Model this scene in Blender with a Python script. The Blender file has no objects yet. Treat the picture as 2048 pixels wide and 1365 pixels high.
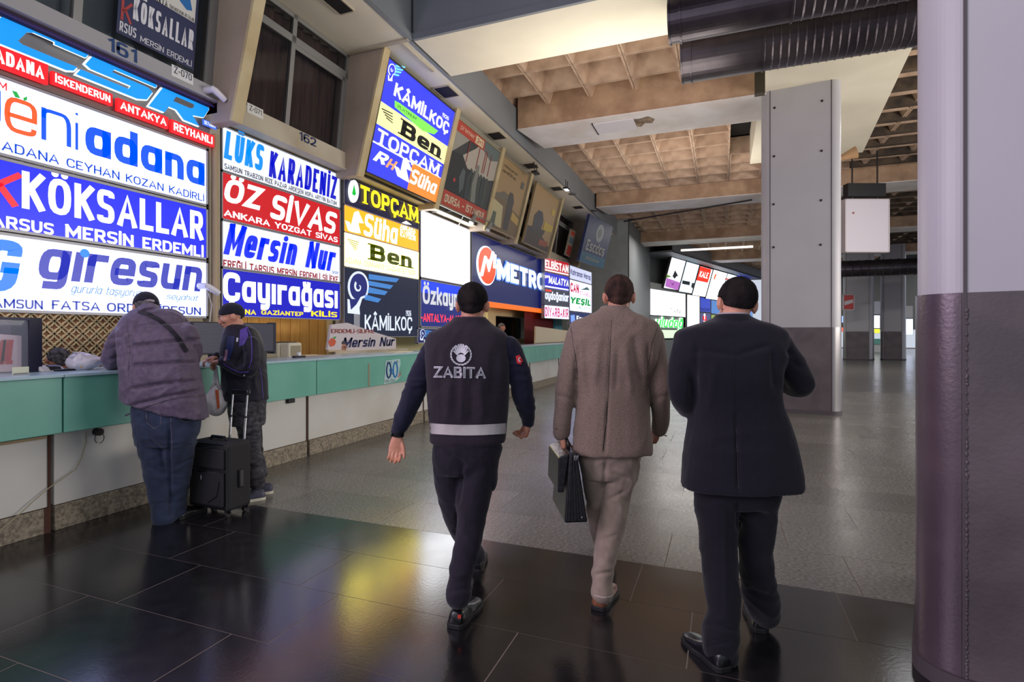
import bpy, bmesh, math, random
import numpy as np
from mathutils import Vector, Matrix, noise
from mathutils.bvhtree import BVHTree
random.seed(7)
SC = bpy.context.scene
COL = SC.collection
# ------------------------------------------------------------------ camera
FPX, CX, HY, EYE = 1085.0, 1024.0, 668.0, 1.49
YAW = math.radians(21.2)
FW = Vector((-math.sin(YAW), math.cos(YAW), 0)); RT = Vector((math.cos(YAW), math.sin(YAW), 0))
CAM = Vector((0, 0, EYE))
cd = bpy.data.cameras.new('camera'); cam = bpy.data.objects.new('camera', cd); COL.objects.link(cam)
cd.sensor_width = 36; cd.lens = 36 * FPX / 2048; cd.shift_y = -(682.5 - HY) / 2048; cd.clip_start = .05; cd.clip_end = 300
cam.location = CAM; cam.rotation_euler = (math.pi / 2, 0, YAW); SC.camera = cam
# ------------------------------------------------------------------ world, lights, exposure
SC.view_settings.view_transform = 'Standard'; SC.view_settings.look = 'None'
SC.view_settings.exposure = 0.0; SC.view_settings.gamma = 1; SC.view_settings.use_curve_mapping = False
w = bpy.data.worlds.new('world'); SC.world = w; w.use_nodes = True
w.node_tree.nodes['Background'].inputs[0].default_value = (.80, .86, 1.0, 1)
w.node_tree.nodes['Background'].inputs[1].default_value = .75
def area(name, loc, size, power, color, rot=(0, 0, 0)):
    l = bpy.data.lights.new(name, 'AREA'); l.shape = 'RECTANGLE'; l.size = size[0]; l.size_y = size[1]; l.energy = power; l.color = color
    o = bpy.data.objects.new(name, l); COL.objects.link(o); o.location = loc; o.rotation_euler = rot; o['kind'] = 'helper'; return o
# fill lights added over the rear, the shop fronts and the far hall
R90 = math.pi / 2
area('hall_fill', (-3.0, -2.0, 4.4), (4, 1.5), 70, (.96, .86, 1), (math.radians(70), 0, math.radians(-20)))  # added fill from behind the camera
area('hall_fill', (-1.2, 1.5, 5.6), (4, .4), 45, (1, .93, .88))
area('hall_fill', (-1.0, 15.5, 4.6), (4, 2.5), 75, (1, .93, .84), (math.pi, 0, 0))  # added uplight, brightens the coffers
area('hall_fill', (-1.5, 8.6, 4.4), (3, 1.5), 58, (1, .93, .82), (math.pi, 0, 0))  # added uplight for the nearer beam and coffers
area('hall_fill', (5.5, 14, 6.3), (4, .5), 100, (.95, .97, 1))
area('hall_fill', (1.0, 26, 6.0), (8, 1), 600, (1, .95, .9))
area('hall_fill', (13, 42, 6.2), (10, 1), 420, (1, .97, .95))
# area lights added inside the ticket booths to brighten them, without fittings
for yy_ in (3.2, 5.9, 8.3, 13.2): area('booth_fill', (-6.25, yy_, 3.1), (.3, 1.2), 22, (1, .93, .8))
# added area light standing in for unseen opposite signs, tilted up to the ceiling
area('opposite_signs_fill', (8.5, 8.5, 2.9), (9, 2.4), 760, (1, .93, .86), (math.radians(104), 0, math.radians(90)))
# added area light standing in for the row's unseen signs behind the camera
area('signs_behind_fill', (-5.6, -2.6, 3.4), (5.5, 3.0), 430, (.97, .74, .98), (math.radians(90), 0, math.radians(-90)))
# ------------------------------------------------------------------ pixel geometry
def ray(px, py): return FW + RT * ((px - CX) / FPX) + Vector((0, 0, (HY - py) / FPX))
def at(px, py, d): return CAM + ray(px, py) * d
def hitX(px, py, x): r = ray(px, py); return CAM + r * (x / r.x)
def hitY(px, py, y): r = ray(px, py); return CAM + r * (y / r.y)
def hitZ(px, py, z): r = ray(px, py); return CAM + r * ((z - EYE) / r.z)
def lin(c):
    return tuple(((v / 255) / 12.92 if v / 255 <= .04045 else ((v / 255 + .055) / 1.055) ** 2.4) for v in c) + (1,)
# ------------------------------------------------------------------ materials
MC = {}
def mat(name, c, rough=.6, metal=0, bump=0, bscale=40, var=0, vscale=3, c2=None, rvar=0, stretch=None, spec=.5, alpha=1, trans=0, coat=0, sheen=0, objvar=0):
    if name in MC: return MC[name]
    m = bpy.data.materials.new(name); m.use_nodes = True; nt = m.node_tree; N = nt.nodes; L = nt.links
    b = N['Principled BSDF']; b.inputs['Base Color'].default_value = lin(c); b.inputs['Roughness'].default_value = rough
    b.inputs['Metallic'].default_value = metal; b.inputs['Specular IOR Level'].default_value = spec
    if trans: b.inputs['Transmission Weight'].default_value = trans
    if alpha < 1: b.inputs['Alpha'].default_value = alpha
    if coat: b.inputs['Coat Weight'].default_value = coat
    if sheen: b.inputs['Sheen Weight'].default_value = sheen
    tc = N.new('ShaderNodeTexCoord'); mp = N.new('ShaderNodeMapping'); L.new(tc.outputs['Object'], mp.inputs[0])
    if stretch: mp.inputs['Scale'].default_value = stretch
    src = None
    if var or c2:
        n = N.new('ShaderNodeTexNoise'); n.inputs['Scale'].default_value = vscale; n.inputs['Detail'].default_value = 6; L.new(mp.outputs[0], n.inputs['Vector'])
        r = N.new('ShaderNodeValToRGB'); L.new(n.outputs[0], r.inputs[0])
        r.color_ramp.elements[0].position = .35; r.color_ramp.elements[1].position = .65
        k = lin(c); d = lin(c2) if c2 else tuple(x * (1 - var) for x in k[:3]) + (1,)
        r.color_ramp.elements[0].color = d; r.color_ramp.elements[1].color = k
        src = r.outputs[0]
    if objvar:
        oi = N.new('ShaderNodeObjectInfo'); h = N.new('ShaderNodeMapRange'); L.new(oi.outputs['Random'], h.inputs[0])
        h.inputs[3].default_value = 1 - objvar; h.inputs[4].default_value = 1 + objvar
        mx = N.new('ShaderNodeVectorMath'); mx.operation = 'SCALE'
        if src: L.new(src, mx.inputs[0])
        else: mx.inputs[0].default_value = lin(c)[:3]
        L.new(h.outputs[0], mx.inputs['Scale']); src = mx.outputs[0]
    if src: L.new(src, b.inputs['Base Color'])
    if rvar:
        n2 = N.new('ShaderNodeTexNoise'); n2.inputs['Scale'].default_value = 2.5; n2.inputs['Detail'].default_value = 5; L.new(tc.outputs['Object'], n2.inputs['Vector'])
        mr = N.new('ShaderNodeMapRange'); L.new(n2.outputs[0], mr.inputs[0]); mr.inputs[3].default_value = rough - rvar; mr.inputs[4].default_value = rough + rvar
        L.new(mr.outputs[0], b.inputs['Roughness'])
    if bump:
        n3 = N.new('ShaderNodeTexNoise'); n3.inputs['Scale'].default_value = bscale; n3.inputs['Detail'].default_value = 4; L.new(mp.outputs[0], n3.inputs['Vector'])
        bp = N.new('ShaderNodeBump'); bp.inputs['Strength'].default_value = bump; bp.inputs['Distance'].default_value = .01
        L.new(n3.outputs[0], bp.inputs['Height']); L.new(bp.outputs[0], b.inputs['Normal'])
    MC[name] = m; return m
def emi(c, s=1.0, base=.35):
    key = 'lit_%02x%02x%02x_%d' % (*c, int(s * 100))
    if key in MC: return MC[key]
    m = bpy.data.materials.new(key); m.use_nodes = True; b = m.node_tree.nodes['Principled BSDF']; k = lin(c)
    b.inputs['Base Color'].default_value = tuple(x * base for x in k[:3]) + (1,); b.inputs['Roughness'].default_value = .35
    b.inputs['Emission Color'].default_value = k; b.inputs['Emission Strength'].default_value = s
    MC[key] = m; return m
def flat(c, rough=.5):
    return mat('print_%02x%02x%02x' % tuple(c), c, rough)
# ------------------------------------------------------------------ mesh helper
WL = {}
class MB:
    def __init__(s): s.v = []; s.f = []
    def add(s, vs, fs):
        n = len(s.v); s.v += [tuple(v) for v in vs]; s.f += [tuple(i + n for i in f) for f in fs]; return s
    def box(s, x0, x1, y0, y1, z0, z1):
        return s.add([(x0, y0, z0), (x1, y0, z0), (x1, y1, z0), (x0, y1, z0), (x0, y0, z1), (x1, y0, z1), (x1, y1, z1), (x0, y1, z1)],
                     [(0, 3, 2, 1), (4, 5, 6, 7), (0, 1, 5, 4), (1, 2, 6, 5), (2, 3, 7, 6), (3, 0, 4, 7)])
    def hexa(s, p):  # 8 points: bottom 4 (ccw), top 4
        return s.add(p, [(0, 3, 2, 1), (4, 5, 6, 7), (0, 1, 5, 4), (1, 2, 6, 5), (2, 3, 7, 6), (3, 0, 4, 7)])
    def prism(s, poly, a):  # poly of 3d points, extruded by vector a
        n = len(poly); P = [Vector(p) for p in poly]; a = Vector(a)
        return s.add(P + [p + a for p in P], [tuple(range(n))[::-1], tuple(range(n, 2 * n))] + [(i, (i + 1) % n, n + (i + 1) % n, n + i) for i in range(n)])
    def tube(s, pts, rs, n=10, cap=True):
        pts = [Vector(p) for p in pts]; rs = rs if hasattr(rs, '__len__') else [rs] * len(pts)
        base = len(s.v); ref = None
        for i, p in enumerate(pts):
            t = (pts[min(i + 1, len(pts) - 1)] - pts[max(i - 1, 0)])
            t = t.normalized() if t.length > 1e-9 else Vector((0, 0, 1))
            if ref is None: ref = Vector((0, 0, 1)) if abs(t.z) < .9 else Vector((1, 0, 0))
            a = t.cross(ref).normalized(); b = t.cross(a).normalized(); ref = -b if False else a.cross(t)
            for k in range(n):
                th = 2 * math.pi * k / n; s.v.append(tuple(p + (a * math.cos(th) + b * math.sin(th)) * rs[i]))
        for i in range(len(pts) - 1):
            for k in range(n):
                k2 = (k + 1) % n; s.f.append((base + i * n + k, base + (i + 1) * n + k, base + (i + 1) * n + k2, base + i * n + k2))
        if cap: s.f.append(tuple(base + k for k in range(n))); s.f.append(tuple(base + (len(pts) - 1) * n + k for k in range(n))[::-1])
        return s
    def ell(s, c, r, seg=20, rings=12, M=None):
        base = len(s.v); c = Vector(c)
        P = []
        for i in range(rings + 1):
            ph = math.pi * i / rings
            for k in range(seg):
                th = 2 * math.pi * k / seg; q = Vector((r[0] * math.sin(ph) * math.cos(th), r[1] * math.sin(ph) * math.sin(th), r[2] * math.cos(ph)))
                if M is not None: q = M @ q
                P.append(tuple(c + q))
        s.v += P
        for i in range(rings):
            for k in range(seg):
                k2 = (k + 1) % seg; a, b_, c_, d = base + i * seg + k, base + (i + 1) * seg + k, base + (i + 1) * seg + k2, base + i * seg + k2
                s.f.append((a, b_, c_, d))
        return s
def mesh(name, v, f, m=None, smooth=False, merge=True):
    me = bpy.data.meshes.new(name); me.from_pydata([tuple(x) for x in v], [], f)
    bm = bmesh.new(); bm.from_mesh(me)
    if merge: bmesh.ops.remove_doubles(bm, verts=bm.verts, dist=1e-5)
    bmesh.ops.recalc_face_normals(bm, faces=bm.faces); bm.to_mesh(me); bm.free()
    if m: me.materials.append(m)
    if smooth:
        me.polygons.foreach_set('use_smooth', [True] * len(me.polygons))
    return me
def tag(o, label=None, cat=None, group=None, kind=None):
    if label: o['label'] = label
    if cat: o['category'] = cat
    if group: o['group'] = group
    if kind: o['kind'] = kind
    return o
def empty(name, loc, label, cat, group=None, rz=0):
    o = bpy.data.objects.new(name, None); COL.objects.link(o); o.location = loc; o.rotation_euler = (0, 0, rz); o.empty_display_size = .1
    WL[o.name] = Vector(loc); return tag(o, label, cat, group)
def obj(name, mb, m, parent=None, smooth=False, bevel=0, local=False, org=None, label=None, cat=None, group=None, kind=None, me=None, merge=True):
    if me is None:
        if local: g = Vector((0, 0, 0))
        elif parent is not None: g = WL[parent.name]
        elif org is not None: g = Vector(org)
        else:
            a = np.array(mb.v); g = Vector(((a[:, 0].min() + a[:, 0].max()) / 2, (a[:, 1].min() + a[:, 1].max()) / 2, a[:, 2].min()))
        vs = [(v[0] - g.x, v[1] - g.y, v[2] - g.z) for v in mb.v]
        me = mesh(name, vs, mb.f, m, smooth, merge)
    else: g = WL[parent.name] if parent is not None else Vector((0, 0, 0))
    o = bpy.data.objects.new(name, me); COL.objects.link(o)
    if parent is not None: o.parent = parent
    elif not local: o.location = g
    WL[o.name] = g
    if bevel:
        b = o.modifiers.new('edge', 'BEVEL'); b.width = bevel; b.segments = 2; b.limit_method = 'ANGLE'
    return tag(o, label, cat, group, kind)
def struct(name, mb, m, parent=None, **k): return obj(name, mb, m, parent, kind='structure', **k)
def dup(o, parent=None, loc=None, label=None, group=None):
    c = o.copy(); COL.objects.link(c)
    if parent is not None: c.parent = parent
    if loc is not None: c.location = loc
    for k, v in (('label', label), ('group', group)):
        if v: c[k] = v
    for ch in list(o.children): dup(ch, c)
    return c
# ------------------------------------------------------------------ flat panels (signs) and lettering
class Panel:
    def __init__(s, O, U, V):
        s.O = Vector(O); s.U = Vector(U).normalized(); s.V = Vector(V).normalized(); s.N = s.U.cross(s.V).normalized()
    def hit(s, px, py):
        r = ray(px, py); t = (s.O - CAM).dot(s.N) / r.dot(s.N); p = CAM + r * t - s.O; return p.dot(s.U), p.dot(s.V)
    def us(s, px, v):  # u where the point (u, v) shows at column px
        q = s.O + s.V * v - CAM; k = (px - CX) / FPX
        return (k * q.dot(FW) - q.dot(RT)) / (s.U.dot(RT) - k * s.U.dot(FW))
    def pt(s, u, v, n=0): return s.O + s.U * u + s.V * v + s.N * n
    def rect(s, pl, pr, pref, yt, yb):
        v1 = s.hit(pref, yt)[1]; v0 = s.hit(pref, yb)[1]; vm = (v0 + v1) / 2
        return s.us(pl, vm), s.us(pr, vm), v0, v1
    def box(s, mb, u0, u1, v0, v1, n0, n1):
        return mb.hexa([s.pt(u0, v0, n0), s.pt(u1, v0, n0), s.pt(u1, v0, n1), s.pt(u0, v0, n1), s.pt(u0, v1, n0), s.pt(u1, v1, n0), s.pt(u1, v1, n1), s.pt(u0, v1, n1)])
    def poly(s, mb, pts, n0, n1):
        return mb.prism([s.pt(u, v, n0) for u, v in pts], s.N * (n1 - n0))
# ------------------------------------------------------------------ stroke lettering
def RC(p, r=.4, closed=False, n=4):
    out = []; m = len(p)
    for i, b in enumerate(p):
        if not closed and i in (0, m - 1): out.append(b); continue
        a = p[(i - 1) % m]; c = p[(i + 1) % m]
        def tow(q):
            d = math.hypot(q[0] - b[0], q[1] - b[1]) or 1; k = min(r, d * .5) / d; return (b[0] + (q[0] - b[0]) * k, b[1] + (q[1] - b[1]) * k)
        s, e = tow(a), tow(c)
        for j in range(n + 1):
            t = j / n; out.append(((1 - t) ** 2 * s[0] + 2 * t * (1 - t) * b[0] + t * t * e[0], (1 - t) ** 2 * s[1] + 2 * t * (1 - t) * b[1] + t * t * e[1]))
    if closed: out.append(out[0])
    return out
X_ = .70
def _bx(h=1.0, r=.45, y0=0): return RC([(0, y0), (0, h), (1, h), (1, y0)], r, True)
CED = RC([(.5, -.02), (.56, -.16), (.5, -.26), (.3, -.26)], .08)
BRV = lambda y: RC([(.22, y + .13), (.25, y), (.75, y), (.78, y + .13)], .12)
def DOT(x, y): return [(x, y), (x, y + .001)]
GLY = {
 'A': (.74, [[(0, 0), (.5, 1), (1, 0)], [(.17, .3), (.83, .3)]]), 'B': (.6, [[(0, 0), (0, 1)], RC([(0, 1), (.92, 1), (.92, .53), (0, .53)], .25), RC([(0, .53), (1, .53), (1, 0), (0, 0)], .27)]),
 'C': (.62, [RC([(1, .72), (1, 1), (0, 1), (0, 0), (1, 0), (1, .28)], .42)]), 'D': (.64, [[(0, 0), (0, 1)], RC([(0, 1), (1, 1), (1, 0), (0, 0)], .45)]),
 'E': (.52, [[(1, 1), (0, 1), (0, 0), (1, 0)], [(0, .5), (.86, .5)]]), 'F': (.5, [[(1, 1), (0, 1), (0, 0)], [(0, .5), (.86, .5)]]),
 'G': (.66, [RC([(1, .75), (1, 1), (0, 1), (0, 0), (1, 0), (1, .46)], .42), [(1, .46), (.55, .46)]]), 'H': (.6, [[(0, 0), (0, 1)], [(1, 0), (1, 1)], [(0, .5), (1, .5)]]),
 'I': (0, [[(0, 0), (0, 1)]]), 'J': (.45, [RC([(1, 1), (1, 0), (0, 0), (0, .25)], .4)]), 'K': (.6, [[(0, 0), (0, 1)], [(1, 1), (.04, .42)], [(.3, .6), (1, 0)]]),
 'L': (.48, [[(0, 1), (0, 0), (1, 0)]]), 'M': (.84, [[(0, 0), (0, 1)], [(0, 1), (.5, .22), (1, 1)], [(1, 1), (1, 0)]]), 'N': (.64, [[(0, 0), (0, 1)], [(0, 1), (1, 0)], [(1, 0), (1, 1)]]),
 'O': (.68, [_bx()]), 'P': (.56, [[(0, 0), (0, 1)] + RC([(0, 1), (1, 1), (1, .44), (0, .44)], .28)]), 'R': (.6, [[(0, 0), (0, 1)] + RC([(0, 1), (.96, 1), (.96, .46), (0, .46)], .28), [(.5, .46), (1, 0)]]),
 'S': (.56, [RC([(1, .84), (1, 1), (0, 1), (0, .55), (1, .45), (1, 0), (0, 0), (0, .16)], .3)]), 'T': (.6, [[(0, 1), (1, 1)], [(.5, 1), (.5, 0)]]), 'U': (.62, [RC([(0, 1), (0, 0), (1, 0), (1, 1)], .42)]),
 'V': (.7, [[(0, 1), (.5, 0), (1, 1)]]), 'W': (1, [[(0, 1), (.25, 0), (.5, 1), (.75, 0), (1, 1)]]), 'X': (.66, [[(0, 0), (1, 1)], [(0, 1), (1, 0)]]), 'Y': (.68, [[(0, 1), (.5, .45), (1, 1)], [(.5, .45), (.5, 0)]]), 'Z': (.6, [[(0, 1), (1, 1), (0, 0), (1, 0)]]),
 'a': (.5, [RC([(0, .0), (0, X_), (1, X_), (1, 0)], .33, True), [(1, 0), (1, X_)]]), 'b': (.5, [RC([(0, .0), (0, X_), (1, X_), (1, 0)], .33, True), [(0, 0), (0, 1)]]), 'd': (.5, [RC([(0, .0), (0, X_), (1, X_), (1, 0)], .33, True), [(1, 0), (1, 1)]]),
 'c': (.44, [RC([(1, .52), (1, X_), (0, X_), (0, 0), (1, 0), (1, .18)], .33)]), 'e': (.5, [RC([(.02, .33), (1, .33), (1, X_), (0, X_), (0, 0), (.95, 0), (.98, .14)], .32)[0:1] + [(1, .33)] + RC([(1, .33), (1, X_), (0, X_), (0, 0), (.95, 0), (.98, .14)], .33)]),
 'g': (.5, [RC([(0, .0), (0, X_), (1, X_), (1, 0)], .33, True), RC([(1, X_), (1, -.28), (.1, -.28)], .22)]), 'h': (.46, [[(0, 0), (0, 1)], RC([(0, X_ - .1), (.0, X_), (1, X_), (1, 0)], .3)]), 'i': (0, [[(0, 0), (0, X_)], DOT(0, .98)]), 'ı': (0, [[(0, 0), (0, X_)]]),
 'k': (.46, [[(0, 0), (0, 1)], [(1, X_), (.04, .3)], [(.35, .42), (1, 0)]]), 'l': (0, [[(0, 0), (0, 1)]]), 'm': (.8, [[(0, 0), (0, X_)], RC([(0, X_), (.5, X_), (.5, 0)], .25), RC([(.4, X_), (1, X_), (1, 0)], .3)]),
 'n': (.46, [[(0, 0), (0, X_)], RC([(0, .5), (0, X_), (1, X_), (1, 0)], .3)]), 'o': (.5, [_bx(X_, .35)]), 'p': (.5, [RC([(0, .0), (0, X_), (1, X_), (1, 0)], .33, True), [(0, -.28), (0, X_)]]), 'r': (.34, [[(0, 0), (0, X_)], RC([(0, .42), (.05, X_), (1, X_)], .25)]),
 's': (.42, [RC([(1, .60), (1, X_), (0, X_), (0, .39), (1, .31), (1, 0), (0, 0), (0, .10)], .2)]), 't': (.3, [RC([(.35, 1), (.35, 0), (1, 0)], .2), [(0, X_), (1, X_)]]), 'u': (.46, [RC([(0, X_), (0, 0), (1, 0), (1, .3)], .3), [(1, 0), (1, X_)]]),
 'v': (.5, [[(0, X_), (.5, 0), (1, X_)]]), 'y': (.46, [RC([(0, X_), (0, 0), (1, 0), (1, .3)], .3), RC([(1, X_), (1, -.28), (.1, -.28)], .22)]), 'z': (.44, [[(0, X_), (1, X_), (0, 0), (1, 0)]]),
 '0': (.54, [_bx(1, .38)]), '1': (.26, [[(0, .78), (1, 1), (1, 0)]]), '2': (.52, [RC([(0, .75), (0, 1), (1, 1), (1, .55), (0, 0), (0, 0)], .3)[:-2] + [(0, .02), (1, .02)]]), '3': (.5, [RC([(0, 1), (1, 1), (1, .53), (.4, .53)], .26), RC([(.4, .53), (1, .53), (1, 0), (0, 0)], .26)]),
 '6': (.54, [RC([(.95, .9), (.9, 1), (0, 1), (0, .5)], .35), RC([(0, 0), (0, .58), (1, .58), (1, 0)], .3, True), [(0, .3), (0, .6)]]), '7': (.5, [[(0, 1), (1, 1), (.35, 0)]]), '9': (.54, [RC([(0, 1), (1, 1), (1, .42), (0, .42)], .3, True), RC([(1, .7), (1, 0), (.1, 0)], .35)]),
 '-': (.3, [[(0, .45), (1, .45)]]), '.': (0, [DOT(0, .02)]), '+': (.5, [[(0, .5), (1, .5)], [(.5, .2), (.5, .8)]]), '@': (.8, [_bx(), [(.35, .35), (.65, .35), (.65, .65), (.35, .65), (.35, .35)]]), ' ': (.3, []),
}
def _der(b, extra): w_, s_ = GLY[b]; return (w_, s_ + extra)
GLY['İ'] = _der('I', [DOT(0, 1.22)]); GLY['Ö'] = _der('O', [DOT(.2, 1.24), DOT(.8, 1.24)]); GLY['Ü'] = _der('U', [DOT(.2, 1.24), DOT(.8, 1.24)]); GLY['Ç'] = _der('C', [CED]); GLY['Ş'] = _der('S', [CED]); GLY['Ğ'] = _der('G', [BRV(1.16)]); GLY['Â'] = _der('A', [[(.25, 1.12), (.5, 1.28), (.75, 1.12)]])
GLY['ç'] = _der('c', [CED]); GLY['ş'] = _der('s', [CED]); GLY['ğ'] = _der('g', [BRV(.86)]); GLY['ö'] = _der('o', [DOT(.15, .96), DOT(.85, .96)]); GLY['ü'] = _der('u', [DOT(.15, .96), DOT(.85, .96)])
def strokes(s, W, H, wt, shear=0, serif=False):
    ys = [p[1] for ch in s for st in GLY[ch][1] for p in st]; y0, y1 = min(ys), max(ys)
    sc = H / (y1 - y0 + wt); hw = wt * sc / 2; n = len(s); gap = 2 * hw + .10 * sc; sg_ = sum(GLY[c][0] for c in s)
    kx = (W - 2 * hw - (n - 1) * gap - abs(shear) * H * .9) / max(sg_, .01)
    if kx < .12 * sc: gap *= .6; hw *= .8; kx = (W - 2 * hw - (n - 1) * gap - abs(shear) * H * .9) / max(sg_, .01)
    kx = min(max(kx, .05 * sc), 1.0 * sc); v = []; f = []; x = hw
    def quadstrip(pl):
        P = []
        for q in pl:
            q = (q[0], q[1])
            if not P or math.hypot(q[0] - P[-1][0], q[1] - P[-1][1]) > 1e-6: P.append(q)
        if len(P) < 2: return
        closed = math.hypot(P[0][0] - P[-1][0], P[0][1] - P[-1][1]) < 1e-6 and len(P) > 3
        if closed: P = P[:-1]
        m = len(P); b = len(v)
        for i, p in enumerate(P):
            a = P[i - 1] if (i or closed) else None; c = P[(i + 1) % m] if (i < m - 1 or closed) else None
            def nr(a_, b_): d = (b_[0] - a_[0], b_[1] - a_[1]); l = math.hypot(*d); return (-d[1] / l, d[0] / l)
            n1 = nr(a, p) if a else nr(p, c); n2 = nr(p, c) if c else n1
            mx, my = n1[0] + n2[0], n1[1] + n2[1]; l2 = mx * mx + my * my
            k = 2 / max(l2, .9) if l2 > 1e-6 else 0
            e = hw
            px_, py_ = p
            if not closed and (i == 0 or i == m - 1) and False: pass
            v.append((px_ + mx * k * e, py_ + my * k * e)); v.append((px_ - mx * k * e, py_ - my * k * e))
        for i in range(m if closed else m - 1):
            j = (i + 1) % m; f.append((b + 2 * i, b + 2 * i + 1, b + 2 * j + 1, b + 2 * j))
    for ch in s:
        gw, st = GLY[ch]; gwk = gw * kx
        for pl in st:
            if len(pl) == 2 and abs(pl[0][1] - pl[1][1]) < .01 and abs(pl[0][0] - pl[1][0]) < .01:
                cx_ = x + pl[0][0] * gwk; cy_ = (pl[0][1] - y0) * sc + hw; b = len(v); r_ = hw * 1.05
                v.extend([(cx_ + r_ * math.cos(a), cy_ + r_ * math.sin(a)) for a in np.linspace(0, 2 * math.pi, 11)[:-1]]); f.append(tuple(range(b, b + 10))); continue
            Q = [(x + a * gwk, (b_ - y0) * sc + hw) for a, b_ in pl]
            # square ends reach the outer edge
            for e0, e1 in ((0, 1), (-1, -2)):
                if math.hypot(Q[0][0] - Q[-1][0], Q[0][1] - Q[-1][1]) > 1e-6:
                    dx, dy = Q[e0][0] - Q[e1][0], Q[e0][1] - Q[e1][1]; l = math.hypot(dx, dy)
                    ye_ = pl[e0][1]
                    if l > 0 and ((abs(dy) > .5 * l and (min(abs(ye_), abs(ye_ - 1), abs(ye_ - X_), abs(ye_ + .28)) < .012)) or (abs(dy) < .1 * l and pl[e0][0] in (0, 1))): Q[e0] = (Q[e0][0] + dx / l * hw * .98, Q[e0][1] + dy / l * hw * .98)
                    if serif and l > 0 and abs(dy) > .6 * l and abs(pl[e0][1] - round(pl[e0][1])) < .01:
                        yy_ = pl[e0][1]; cyy = (yy_ - y0) * sc + hw + (-.55 if yy_ > .5 else .55) * hw * .6
                        b = len(v); w2 = hw * 2.0; h2 = hw * .42; cy2 = (yy_ - y0) * sc + hw + (hw - h2) * (1 if yy_ > .5 else -1); v.extend([(Q[e0][0] - w2, cy2 - h2), (Q[e0][0] + w2, cy2 - h2), (Q[e0][0] + w2, cy2 + h2), (Q[e0][0] - w2, cy2 + h2)]); f.append((b, b + 1, b + 2, b + 3))
            quadstrip(Q)
        x += gwk + gap
    if shear:
        v = [(a + shear * b_, b_) for a, b_ in v]
    v = np.array(v); mn, mxx = v.min(0), v.max(0)
    v[:, 0] = (v[:, 0] - mn[0]) / (mxx[0] - mn[0]) * W; v[:, 1] = (v[:, 1] - mn[1]) / (mxx[1] - mn[1]) * H
    return v, f
def letter(parent, pan, s, r, m, bold=.02, shear=0, n=.004, name='lettering', tight=1, rel=False, serif=False):
    """r = (pxL, pxR, pxref, ytop, ybottom)"""
    u0, u1, v0, v1 = r if rel else pan.rect(*r)
    v, f = strokes(s, u1 - u0, v1 - v0, .115 + 2.6 * bold, shear, serif); mb = MB()
    mb.add([pan.pt(u0 + a, v0 + b, n) for a, b in v], f)
    return obj(name, mb, m, parent, merge=False)
def sheet(parent, pan, r, m, n0=0, n1=.003, name='colour_band', rel=False):
    u0, u1, v0, v1 = r if rel else pan.rect(*r); mb = MB(); pan.box(mb, u0, u1, v0, v1, n0, n1); return obj(name, mb, m, parent)
def shape(parent, pan, pts, m, n0=.003, n1=.006, name='logo', px=True):
    """polygon given in pixels on the panel"""
    p = [pan.hit(*q) if px else q for q in pts]; mb = MB(); pan.poly(mb, p, n0, n1); return obj(name, mb, m, parent)
def disc(c, rx, ry, n=24, a0=0, a1=360):
    return [(c[0] + rx * math.cos(math.radians(a0 + (a1 - a0) * i / n)), c[1] + ry * math.sin(math.radians(a0 + (a1 - a0) * i / n))) for i in range(n + (a1 - a0 < 360))]
def signbox(name, pan, r, face, label, frame=None, depth=.12, fw=.025, cat='sign', group=None, rel=False):
    u0, u1, v0, v1 = r if rel else pan.rect(*r)
    t = empty(name, pan.pt((u0 + u1) / 2, v0, -depth), label, cat, group)
    mb = MB(); pan.box(mb, u0, u1, v0, v1, -depth, -.004); obj('casing', mb, frame or M_FRAME, t)
    mb = MB()
    for a in ((u0, u1, v0, v0 + fw), (u0, u1, v1 - fw, v1), (u0, u0 + fw, v0, v1), (u1 - fw, u1, v0, v1)): pan.box(mb, *a, -.004, .012)
    obj('frame', mb, frame or M_FRAME, t)
    mb = MB(); pan.box(mb, u0 + fw * .8, u1 - fw * .8, v0 + fw * .8, v1 - fw * .8, -.004, .001); obj('light_panel', mb, face, t)
    return t, (u0, u1, v0, v1)
M_FRAME = mat('sign_frame', (165, 165, 170), .4, .3)
WHITE = (250, 250, 255)
# ================================================================== SETTING
m_black = mat('black_granite', (30, 29, 31), .17, 0, .03, 60, c2=(20, 19, 21), vscale=9, rvar=.05, objvar=.25, spec=.75)
m_grey = mat('grey_granite', (130, 127, 120), .25, 0, .015, 110, c2=(74, 72, 68), vscale=42, rvar=.08, objvar=.14, stretch=(1, 2.2, 1))
m_grout = mat('grout', (126, 114, 104), .8)
m_wall = mat('cream_paint', (196, 186, 166), .55, 0, .12, 18, c2=(172, 158, 134), vscale=1.3)
m_cream = mat('cream_beam', (236, 228, 206), .6, 0, .06, 12, var=.12, vscale=.8)
m_whitep = mat('white_beam', (236, 230, 228), .6, 0, .1, 10, c2=(214, 204, 196), vscale=1.1)
m_tan = mat('tan_concrete', (196, 164, 134), .8, 0, .25, 25, c2=(162, 130, 104), vscale=2.2)
m_coffer = mat('coffer_concrete', (204, 176, 152), .85, 0, .25, 30, c2=(166, 138, 116), vscale=2.5, objvar=.1)
m_greyp = mat('grey_paint', (128, 133, 138), .5, 0, .05, 10, var=.08, vscale=1.2)
m_col = mat('column_paint', (170, 168, 172), .42, 0, .05, 14, var=.05, vscale=1.5)
m_cold = mat('column_wainscot', (92, 82, 84), .38, 0, .15, 60, c2=(74, 66, 68), vscale=3)
m_groove = mat('dark_joint', (70, 62, 66), .6)
m_dark = mat('dark_void', (22, 20, 20), .7)
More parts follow.
